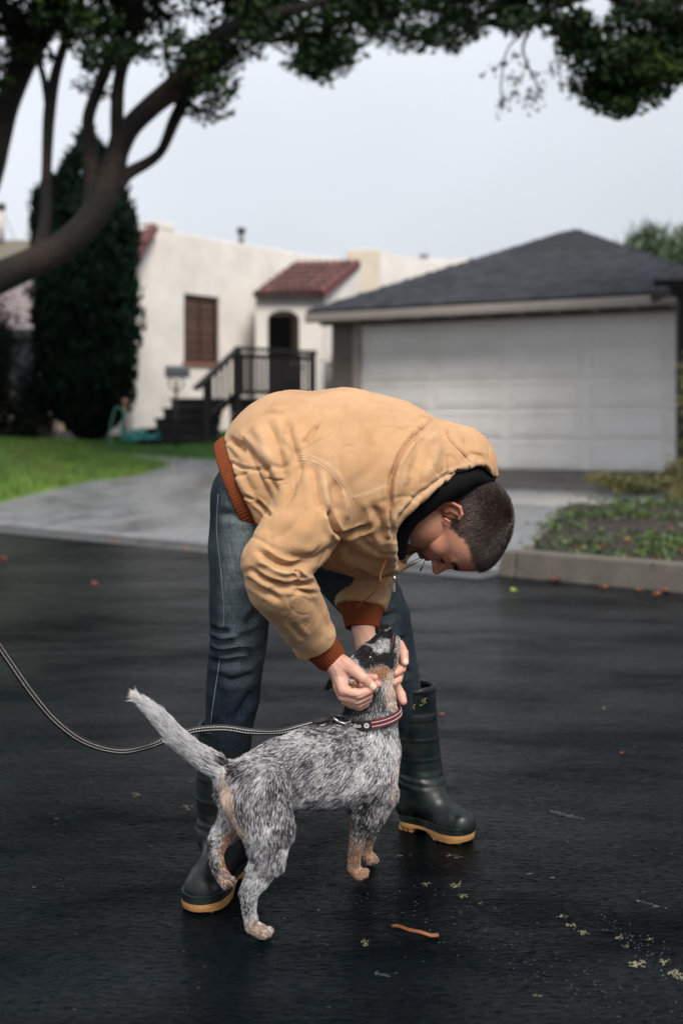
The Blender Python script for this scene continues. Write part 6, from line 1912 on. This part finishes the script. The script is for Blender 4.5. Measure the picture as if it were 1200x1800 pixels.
for k_, c in CH.items():
    p, r = PC(c)
    sc = {'body': (1, 0.92, 1), 'earnear': (1, 0.8, 1), 'earfar': (1, 0.5, 1), 'tail': (1, 0.9, 1), 'head': (1, 1.05, 1)}.get(k_, (1, 0.95, 1))
    D_.chain(p, r, sc, {'tail': 0.014, 'earnear': 0.006, 'earfar': 0.004, 'hindnear': 0.022, 'hindfar': 0.016, 'jaw': 0.012, 'head': 0.02}.get(k_, 0.026))
# toes
for (a, b, Y) in ((470, 1641, 2.283), (462, 1644, 2.270), (473, 1636, 2.298), (640, 1538, 2.557), (632, 1541, 2.548), (642, 1532, 2.57), (658, 1511, 2.667), (650, 1514, 2.66), (403, 1553, 2.345), (396, 1555, 2.337), (407, 1547, 2.355)):
    D_.ell(P(a, b, Y), (0.0088, 0.0082, 0.0078), 0.0025)
# mouth line and eye socket
D_.chain([P(693, 1112, 2.57), P(690, 1128, 2.566), P(688, 1146, 2.563), P(682, 1158, 2.556)], [0.0016] * 4, (1, 1, 1), 0.004, 'sub')
V, F = D_.mesh(2)
db = BVHTree.FromPolygons([tuple(v) for v in V], F.tolist())
x, y = topix(V)
def near_line(x, y, pts, w): d, t = polydist(x, y, pts); return np.exp(-(d / w) ** 2)
def el(x, y, cx, cy, rx, ry, soft=0.25):
    return sstep(1 + soft, 1 - soft, np.sqrt(((x - cx) / rx) ** 2 + ((y - cy) / ry) ** 2))
def dog_zones(x, y, Y):
    """tan, dark, pale weights at a surface point"""
    tan = np.zeros(len(x)); dark = np.zeros(len(x)); pale = np.zeros(len(x))
    front = (x > 585)
    tan = np.maximum(tan, front * sstep(1462, 1492, y)); tan = np.maximum(tan, 0.85 * front * near_line(x, y, [(612, 1440), (613, 1480), (612, 1500)], 9) )
    tan = np.maximum(tan, 0.75 * (x > 415) * (x < 500) * sstep(1605, 1632, y))
    tan = np.maximum(tan, near_line(x, y, [(412, 1458), (400, 1478), (393, 1500), (398, 1530)], 10) * (x < 425) * (y > 1440))
    tan = np.maximum(tan, 0.6 * (x < 412) * sstep(1525, 1545, y))
    tan = np.maximum(tan, el(x + 9 * (vnoise(np.c_[x, y, 0 * x] * 0.15, 71) - 0.5), y + 9 * (vnoise(np.c_[x, y, 0 * x] * 0.15, 72) - 0.5), 669, 1183, 19, 12, 0.5)); 
    tan = np.maximum(tan, el(x, y, 621, 1204, 9, 9))
    thr = el(x, y, 690, 1212, 15, 36) * (y > 1180)
    rump = el(x, y, 401, 1400, 13, 34)
    pale = np.maximum(thr, rump)
    pale = np.maximum(pale, 0.35 * el(x, y, 694, 1385, 8, 50))
    dark = np.clip(dark, 0, 1)
    pale = np.maximum(pale, 0.9 * near_line(x, y, [(402, 1430), (418, 1458)], 11))
    dark = np.maximum(dark, 0.95 * near_line(x, y, [(692, 1160), (675, 1164), (660, 1160), (645, 1162), (632, 1178)], 15) * 1.1)
    dark = np.maximum(dark, near_line(x, y, [(642, 1148), (654, 1162)], 14) * 1.15)
    dark = np.maximum(dark, 0.75 * el(x, y, 672, 1118, 20, 14)); dark = np.maximum(dark, 0.95 * el(x, y, 672, 1106, 12, 8))
    dark = np.maximum(dark, 0.9 * near_line(x, y, [(568, 1265), (600, 1262), (615, 1240)], 16))
    dark = np.maximum(dark, 0.85 * near_line(x, y, [(396, 1342), (418, 1352), (430, 1370)], 12))
    dark = np.maximum(dark, 0.75 * near_line(x, y, [(650, 1400), (640, 1440), (636, 1462)], 16))
    dark = np.maximum(dark, 0.55 * near_line(x, y, [(480, 1370), (500, 1400), (505, 1440)], 16))
    dark = np.maximum(dark, 0.6 * near_line(x, y, [(425, 1565), (432, 1600)], 12)); dark = np.maximum(dark, 0.8 * near_line(x, y, [(366, 1480), (370, 1510), (382, 1545)], 9) * (x < 400))
    dark = np.maximum(dark, 0.5 * near_line(x, y, [(640, 1220), (650, 1240)], 22))
    dark = np.maximum(dark, el(x, y, 580, 1198, 24, 20)); dark = np.maximum(dark, 0.8 * el(x, y, 628, 1180, 12, 14))
    hd = (y < 1206) & (x > 605)
    dk_ = np.zeros(len(x))
    dk_ = np.maximum(dk_, sstep(20, 12, polydist(x, y, [(640, 1148), (646, 1158), (668, 1163), (690, 1160)])[0] + 6 * (vnoise(np.c_[x, y, 0 * x] * 0.12, 61) - 0.5)))
    dk_ = np.maximum(dk_, sstep(13, 8, polydist(x, y, [(652, 1122), (662, 1110), (684, 1112)])[0]))
    dk_ = np.maximum(dk_, sstep(6, 3, polydist(x, y, [(692, 1112), (690, 1130), (688, 1148)])[0]))
    dk_ = dk_ * (1 - sstep(4, 1, np.abs(x - (702 - 0.05 * (y - 1125)))) * (y > 1120))
    dark = np.where(hd, dk_, dark)
    pale = np.where(hd, np.maximum(pale * 0.8, 0.45 * sstep(8, 4, polydist(x, y, [(704, 1128), (700, 1160), (694, 1190)])[0])), pale)
    dark = np.clip(dark, 0, 1) * (1 - tan)
    return tan, dark, pale
tan, dark, pale = dog_zones(x, y, V[:, 1])
skc = np.tile([0.085, 0.083, 0.088], (len(V), 1))
skc = mixc(skc, (0.30, 0.14, 0.06), tan * 0.8); skc = mixc(skc, (0.42, 0.29, 0.22), pale * 0.8); skc = mixc(skc, (0.006, 0.006, 0.006), dark)
dbody = link('body', mesh('body', V, F, M['dogskin'], attrs={'col': skc}), dog)
N = normals(V, F)

# lie of the coat
fp, fd, fw = [], [], []
def flow(pts, w=1.0, bias=(0, 0, 0)):
    p = np.array([P(a, b, Y) for a, b, Y in pts])
    for i in range(len(p) - 1):
        d = p[i + 1] - p[i]; L_ = np.linalg.norm(d); m_ = max(1, int(L_ / 0.02))
        for k in range(m_):
            fp.append(p[i] + d * (k + 0.5) / m_); q = d / L_ + np.array(bias); fd.append(q / np.linalg.norm(q)); fw.append(w)
flow([(645, 1300, 2.57), (570, 1320, 2.49), (500, 1335, 2.41), (440, 1360, 2.36)], bias=(0, 0, -0.25))
flow([(660, 1350, 2.57), (600, 1370, 2.50), (520, 1385, 2.42), (450, 1400, 2.34)], bias=(0, 0, -0.65))
flow([(690, 1270, 2.57), (685, 1330, 2.57), (665, 1400, 2.57)])
flow([(652, 1195, 2.585), (652, 1230, 2.585), (650, 1290, 2.58)])
flow([(676, 1108, 2.57), (665, 1135, 2.57), (645, 1165, 2.57), (625, 1190, 2.57)]); flow([(698, 1128, 2.58), (688, 1165, 2.58), (672, 1200, 2.58), (660, 1240, 2.58)])
for k_ in ('hindnear', 'hindfar', 'frontnear', 'frontfar', 'tail', 'earnear', 'earfar'):
    flow([q[:3] for q in CH[k_]], 1.0)
fp = np.array(fp); fd = np.array(fd)
def furdir(pos, nl):
    out = np.empty_like(pos)
    for s in range(0, len(pos), 20000):
        q = pos[s:s + 20000]
        d2 = ((q[:, None, :] - fp[None]) ** 2).sum(2) + 1e-5
        w = 1 / d2 ** 2
        v = (w[:, :, None] * fd[None]).sum(1) / w.sum(1, keepdims=True)
        out[s:s + 20000] = v
    out -= (out * nl).sum(1, keepdims=True) * nl
    return out / (np.linalg.norm(out, axis=1, keepdims=True) + 1e-9)
NH = 230000
xv, yv = topix(V)
hw_v = 1 + 2.2 * ((yv < 1205) & (xv > 600)) + 0.5 * ((yv > 1450))
T, w, pt = sample_surface(V, F, NH, hw_v)
nl = (N[T] * w[:, :, None]).sum(1); nl /= np.linalg.norm(nl, axis=1, keepdims=True)
x, y = topix(pt)
# no coat on the nose leather, inside the grip of the hands or on the eye
hk = np.vstack([PC(c)[0] for c in near[3:] + farh[3:]]); hr = np.concatenate([PC(c)[1] for c in near[3:] + farh[3:]])
dmin = np.full(len(pt), 9.0)
for c, r0 in zip(hk, hr): dmin = np.minimum(dmin, np.linalg.norm(pt - c, axis=1) - r0)
eyeP = onto(db, 649.5, 1157)
ok = (dmin > 0.006) & ~((y < 1107) & (x > 660)) & (np.linalg.norm(pt - np.array(eyeP), axis=1) > 0.0065)
pt, nl, x, y = pt[ok], nl[ok], x[ok], y[ok]; n = len(pt)
d = furdir(pt, nl)
tan, dark, pale = dog_zones(x, y, pt[:, 1])
# clumps: neighbouring strands share lean and shade
cl1 = fbm(pt * 105, 21, 2); cl2 = vnoise(pt * 290, 25); cl3 = vnoise(pt * 28, 27)
sw = np.cross(nl, d)
tl_ = (x < 395) & (y < 1385)
lean = (vnoise(pt * 95, 31) - 0.5) * np.where(tl_, 0.10, 0.85) + rng.normal(size=n) * 0.14
d = d + sw * lean[:, None]; d /= np.linalg.norm(d, axis=1, keepdims=True)
head = (y < 1205) & (x > 560); neckz = (y < 1250) & (y >= 1205) & (x > 600)
tail = (x < 400) & (y < 1400) & (y < 1345 + (x - 350) * 0.6 + 30)
leg = (((x > 590) & (y > 1440)) | ((x < 520) & (y > 1530)) | ((x < 415) & (y > 1455)))
ln = np.full(n, 0.0145)
ln[leg] = 0.0062; ln[head] = 0.0042; ln[neckz] = 0.015; ln[tail] = 0.022
ln *= 1 - 0.4 * np.exp(-((y - 1106) / 30) ** 2) * head
ln[((x > 590) & (y > 1515)) | ((x > 415) & (x < 520) & (y > 1622))] = 0.0045
hcol_ = np.abs((pt - cC) @ cN); okc = (hcol_ > 0.0115) | (np.linalg.norm(pt - cC, axis=1) > 0.078) | (x < 603)
ln *= np.where((hcol_ < 0.03) & (x > 600) & (y < 1300), 0.6, 1.0)
ln[~okc] = 0.0008
ln *= rng.uniform(0.65, 1.2, n)
pw = 0.52 + 1.1 * (cl1 - 0.5) + 0.7 * (cl2 - 0.5) + 0.8 * (cl3 - 0.52)
pw += 0.45 * tail + 0.3 * tail * sstep(370, 300, x) - 0.28 * neckz
pw += 0.12 * sstep(560, 640, x) * (y > 1290) * (y < 1400)
pw -= 0.10 * ((x > 470) & (x < 560))
pw += 0.25 * head * el(x, y, 628, 1150, 14, 16) + 0.10 * head * el(x, y, 670, 1138, 18, 12)
pw = pw * (1 - 0.985 * dark)
u = rng.random(n)
white = u < pw
col = np.where(white[:, None], np.array([0.67, 0.672, 0.69]) * rng.uniform(0.65, 1.12, (n, 1)), np.array([0.040, 0.040, 0.046]) * rng.uniform(0.4, 2.2, (n, 1)))
mid = rng.random(n) < np.where(tail, 0.10, 0.22); col *= (1 - 0.75 * dark * ~white)[:, None]; col[mid] = np.array([0.22, 0.22, 0.235]) * rng.uniform(0.6, 1.3, (mid.sum(), 1)) * (1 - 0.8 * dark[mid])[:, None]
tc_ = np.array([0.30, 0.145, 0.065]) * rng.uniform(0.35, 1.6, (n, 1)); pc_ = np.array([0.62, 0.48, 0.40]) * rng.uniform(0.45, 1.3, (n, 1))
paw = (y > 1480) & ((x > 590) | (x > 415)); tc_[paw] = np.array([0.33, 0.195, 0.12]) * rng.uniform(0.6, 1.35, (paw.sum(), 1))
m_ = rng.random(n) < tan * np.where(leg & (pt[:, 1] < 9), 0.78, 0.93); col[m_] = tc_[m_]
m_ = (rng.random(n) < pale * 0.8); col[m_] = pc_[m_]
hair_obj('fur', pt, d, nl, ln, np.where(head, 0.00026, np.where(leg, 0.00036, 0.00042)), col, M['fur'], dog, npt=5, bend=0.42, curl=0.05, kind='stuff')
# white tuft at the tail tip
n = 260
c0 = P(243, 1230, 2.29); dd0 = P(236, 1222, 2.285) - P(258, 1243, 2.295); dd0 /= np.linalg.norm(dd0)
rt = c0 + rng.normal(size=(n, 3)) * 0.003; dr = dd0 + rng.normal(size=(n, 3)) * 0.28; dr /= np.linalg.norm(dr, axis=1, keepdims=True)
hair_obj('tail_tuft', rt, dr, dr, rng.uniform(0.010, 0.02, n), np.full(n, 0.0005), np.tile([0.72, 0.70, 0.68], (n, 1)), M['fur'], dog, kind='stuff')
# eye, nose leather, lip
ep = np.array(eyeP)
def sph(c, r, name, mat_, par, sq=(1, 1, 1), n=14):
    V = []; F = []
    for i in range(n + 1):
        th = math.pi * i / n
        for k in range(n):
            ph = 2 * math.pi * k / n
            V.append(np.array(c) + np.array([math.sin(th) * math.cos(ph) * sq[0], math.sin(th) * math.sin(ph) * sq[1], math.cos(th) * sq[2]]) * r)
    for i in range(n):
        for k in range(n): F.append((i * n + k, (i + 1) * n + k, (i + 1) * n + (k + 1) % n, i * n + (k + 1) % n))
    return MB().add(V, F).build(name, mat_, par, True)
sph(ep + np.array([0, 0.0022, 0]), 0.0072, 'eye', M['eye'], dog)
# lids
lid = mat('dark_eyelid', (0.012, 0.010, 0.010), 0.5)
for s in (-1, 1):
    arc = [ep + np.array([0.0072 * math.cos(a) * 1.0, -0.0028 + 0.003 * abs(math.cos(a)), s * 0.0050 * math.sin(a)]) for a in np.linspace(0, math.pi, 9)]
    MB().tube(arc, 0.0016, 6).build('eyelid', lid, dog, True)
nf = Field(P(655, 0, 2.56) * [1, 1, 0] + [0, 0, P(0, 1122, 2.59)[2]], P(700, 0, 2.63) * [1, 1, 0] + [0, 0, P(0, 1092, 2.59)[2]], 0.0012)
nf.ell(P(676.5, 1109, 2.588), (0.0140, 0.0145, 0.0105), 0.004)
nf.ell(P(683, 1105, 2.588), (0.0085, 0.0120, 0.0085), 0.004)
nf.ell(P(680, 1103, 2.576), (0.0028, 0.0035, 0.0026), 0.002, 'sub'); nf.ell(P(684, 1104, 2.573), (0.0035, 0.003, 0.0018), 0.002, 'sub')
nV2, nF2 = nf.mesh(1)
link('nose', mesh('nose', nV2, nF2, M['nose']), dog)
MB().tube([P(692, 1113, 2.571), P(690.5, 1122, 2.566), P(689, 1134, 2.564), P(687, 1146, 2.560)], [0.0008, 0.0015, 0.0015, 0.0008], 6).build('lip', mat('dark_pink_lip', (0.12, 0.05, 0.05), 0.4), dog, True)

# ---------------------------------------------------------------- collar
M['red'] = mat('maroon_webbing', (0.11, 0.010, 0.018), 0.75, bump=0.4, bscale=600, bdist=0.0006)
M['blk'] = mat('black_webbing', (0.012, 0.012, 0.013), 0.7, bump=0.4, bscale=600, bdist=0.0006)
M['wht'] = mat('white_reflective_thread', (0.75, 0.74, 0.72), 0.5)
def ringp(a, h, o): 
    p = cC + cA * math.cos(a) + cB * math.sin(a); r_ = cA * math.cos(a) / np.linalg.norm(cA) + cB * math.sin(a) / np.linalg.norm(cB)
    return p + cN * h + r_ / np.linalg.norm(r_) * o
def ringband(a0, a1, h0, h1, o0, o1, name, mat_, par, n=40):
    V = []; F = []
    for i in range(n + 1):
        a = a0 + (a1 - a0) * i / n
        V += [ringp(a, h0, o0), ringp(a, h1, o0), ringp(a, h1, o1), ringp(a, h0, o1)]
    for i in range(n):
        for k in range(4): F.append((i * 4 + k, i * 4 + (k + 1) % 4, (i + 1) * 4 + (k + 1) % 4, (i + 1) * 4 + k))
    F += [(0, 3, 2, 1), (n * 4, n * 4 + 1, n * 4 + 2, n * 4 + 3)]
    return MB().add(V, F).build(name, mat_, par, True if False else False)
OUT = 0.0042
A_END = -math.pi / 2 - 0.33
collar = ringband(0, 2 * math.pi, -0.0098, 0.0098, OUT, OUT + 0.002, 'collar', M['red'], dog, 90)
ringband(A_END - 0.95, A_END + 0.28, -0.0104, 0.0104, OUT + 0.0021, OUT + 0.0042, 'collar_patch', M['blk'], collar, 24)
mb = MB()
nd = 120
for i in range(nd):
    a = i * 2 * math.pi / nd
    if A_END - 0.95 < a - 2 * math.pi < A_END + 0.30: continue
    for h in (-0.0045, 0.0045):
        q = [ringp(a + da, h + dh, OUT + 0.0021 + do) for do in (0, 0.0006) for da, dh in ((-0.016, -0.0008), (0.016, -0.0008), (0.016, 0.0008), (-0.016, 0.0008))]
        mb.hexa(q)
st_o = mb.build('stitch', M['wht'], collar); st_o['kind'] = 'stuff'
def meshify(o):
    bpy.context.view_layer.update()
    me = bpy.data.meshes.new_from_object(o.evaluated_get(bpy.context.evaluated_depsgraph_get()))
    q = bpy.data.objects.new(o.name, me); COL.objects.link(q); q.parent = o.parent; q.location = o.location; q.rotation_euler = o.rotation_euler
    n_ = o.name; bpy.data.objects.remove(o, do_unlink=True); q.name = n_
    return q
def text(s, a, h, size, mat_, par, name='lettering', off=OUT + 0.0046):
    cu = bpy.data.curves.new(name, 'FONT'); cu.body = s; cu.size = size; cu.extrude = 0.0003; cu.align_x = 'CENTER'; cu.align_y = 'CENTER'; cu.offset = 0.00025
    cu.materials.append(mat_)
    o = bpy.data.objects.new(name, cu); COL.objects.link(o); o.parent = par
    p = ringp(a, h, off); t = ringp(a + 0.01, h, off) - p; t /= np.linalg.norm(t); nn_ = np.cross(t, cN)
    if nn_[1] > 0: nn_ = -nn_; t = -t
    up_ = np.cross(nn_, t)
    if up_[2] < 0: t = -t; up_ = -up_
    nn_ = np.cross(t, up_)
    o.rotation_euler = Matrix((Vector(t), Vector(up_), Vector(nn_))).transposed().to_euler()
    o.location = Vector(p) - rootloc(par)
    return meshify(o)
text('alco', A_END - 0.18, 0.0004, 0.0125, M['wht'], collar)
# round paw emblem after the word
e0 = A_END + 0.14
def disc(c, t, u_, r, th, name, mat_, par, n=20):
    c = np.array(c); w_ = np.cross(t, u_)
    V = [c + (t * math.cos(k * 6.2832 / n) + u_ * math.sin(k * 6.2832 / n)) * r + w_ * d_ for d_ in (0, th) for k in range(n)]
    F = [(k, (k + 1) % n, n + (k + 1) % n, n + k) for k in range(n)] + [tuple(range(n))[::-1], tuple(range(n, 2 * n))]
    return MB().add(V, F).build(name, mat_, par)
p = ringp(e0, 0, OUT + 0.0045); t = ringp(e0 + 0.01, 0, OUT + 0.0045) - p; t /= np.linalg.norm(t); up_ = cN; 
if np.cross(t, up_)[1] > 0: t = -t
em = disc(p, t, up_, 0.0056, 0.0005, 'emblem', M['wht'], collar)
nrm_ = np.cross(t, up_)
disc(p + up_ * -0.001 + nrm_ * 0.0006, t, up_, 0.0018, 0.0003, 'paw_pad', M['blk'], em)
for k in range(4):
    a = 0.55 + k * 0.68; disc(p + (t * math.cos(a) * 0.0034 + up_ * (math.sin(a) * 0.0030 - 0.0004)) + nrm_ * 0.0006, t, up_, 0.0009, 0.0003, 'paw_toe', M['blk'], em)
# ring and tag
def torus(c, u1, u2, R_, r_, name, mat_, par, n=20):
    pts = [np.array(c) + (u1 * math.cos(a) + u2 * math.sin(a)) * R_ for a in np.linspace(0, 2 * math.pi, n + 1)]
    return MB().tube(pts, r_, 6, False).build(name, mat_, par, True)
ex = np.array([1, 0, 0]); ez = np.array([0, -0.15, 0.99])
tagc = P(617.5, 1287, 2.490)
torus(P(617, 1276, 2.495), ex, ez, 0.0045, 0.0007, 'split_ring', M['zip'], collar)
tg = disc(tagc, ex, ez, 0.0108, 0.0012, 'name_tag', mat('brushed_steel_tag', (0.62, 0.62, 0.63), 0.35, metal=0.6), collar, 28)
cu = bpy.data.curves.new('tag_lettering', 'FONT'); cu.body = 'NORTH'; cu.size = 0.0054; cu.extrude = 0.0002; cu.align_x = 'CENTER'; cu.align_y = 'CENTER'
cu.materials.append(mat('engraving', (0.08, 0.08, 0.08), 0.6))
o = bpy.data.objects.new('tag_lettering', cu); COL.objects.link(o); o.parent = tg; o.rotation_euler = (math.radians(81), 0, 0)
o.location = Vector(tuple(tagc + np.array([0, -0.0022, 0]))) - rootloc(tg)
meshify(o)

# ---------------------------------------------------------------- leash
lp = [(-60, 1040, 1.98), (-20, 1105, 2.05), (20, 1165, 2.11), (60, 1222, 2.17), (100, 1268, 2.23), (150, 1304, 2.29), (210, 1320, 2.35), (262, 1311, 2.39), (300, 1296, 2.41), (345, 1283, 2.42), (395, 1280, 2.43), (440, 1286, 2.44), (490, 1286, 2.455), (530, 1277, 2.475), (562, 1268, 2.50)]
sp = spline(lp, 14)
LP = np.array([P(a, b, Y) for a, b, Y in sp]); n = len(LP)
tg_ = np.gradient(LP, axis=0); tg_ /= np.linalg.norm(tg_, axis=1, keepdims=True)
ph = 0.25 * np.sin(np.linspace(0, 9, n)) - 0.35 * np.exp(-((sp[:, 0] - 480) / 40) ** 2) * 2.2
wv = np.cross(tg_, np.array([0, 1.0, 0])); wv /= np.linalg.norm(wv, axis=1, keepdims=True)
nv = np.cross(wv, tg_)
wd = wv * np.cos(ph)[:, None] + nv * np.sin(ph)[:, None]; nd_ = np.cross(wd, tg_)
hw_ = 0.0076; V = []; F = []
for i in range(n):
    V += [LP[i] - wd[i] * hw_ - nd_[i] * 0.001, LP[i] + wd[i] * hw_ - nd_[i] * 0.001, LP[i] + wd[i] * hw_ + nd_[i] * 0.001, LP[i] - wd[i] * hw_ + nd_[i] * 0.001]
for i in range(n - 1):
    for k in range(4): F.append((i * 4 + k, i * 4 + (k + 1) % 4, (i + 1) * 4 + (k + 1) % 4, (i + 1) * 4 + k))
leash = empty('leash', tuple(P(300, 1296, 2.41)), 'black webbing dog leash with white reflective stitching curving off to the left', 'leash')
MB().add(V, F).build('webbing', M['blk'], leash, True)
mb = MB()
cum = np.concatenate([[0], np.cumsum(np.linalg.norm(np.diff(LP, axis=0), axis=1))])
def at_(s): return np.array([np.interp(s, cum, LP[:, c]) for c in range(3)]), np.array([np.interp(s, cum, wd[:, c]) for c in range(3)]), np.array([np.interp(s, cum, nd_[:, c]) for c in range(3)])
s = 0.0
while s < cum[-1] - 0.004:
    (a, wa, na), (b, wb, nb_) = at_(s), at_(s + 0.0036)
    for o_ in (-0.0030, 0.0030):
        q = [a + wa * (o_ - 0.00062), b + wb * (o_ - 0.00062), b + wb * (o_ + 0.00062), a + wa * (o_ + 0.00062)]
        for sg in (1, -1):
            mb.hexa([v + na * sg * 0.00105 for v in q] + [v + na * sg * 0.0016 for v in q])
    s += 0.0062
o = mb.build('stitch', M['wht'], leash); o['kind'] = 'stuff'
# folded end of the webbing and clip
MB().tube([P(548, 1271, 2.49), P(566, 1266, 2.50), P(580, 1262, 2.505)], [0.006, 0.0085, 0.006], 8).build('sewn_end', M['blk'], leash, True)
torus(P(584, 1261, 2.505), ex, ez, 0.007, 0.0018, 'swivel_ring', M['blackmetal'], leash)
MB().tube([P(586, 1262, 2.505), P(594, 1268, 2.506), P(604, 1272, 2.508), P(612, 1270, 2.509), P(616, 1268, 2.500)], [0.0035, 0.0028, 0.0022, 0.0022, 0.002], 8).build('snap_hook', M['zip'], leash, True)
MB().tube([P(588, 1258, 2.505), P(598, 1258, 2.507), P(610, 1261, 2.510)], [0.0042, 0.0038, 0.0024], 8).build('hook_gate', M['blackmetal'], leash, True)
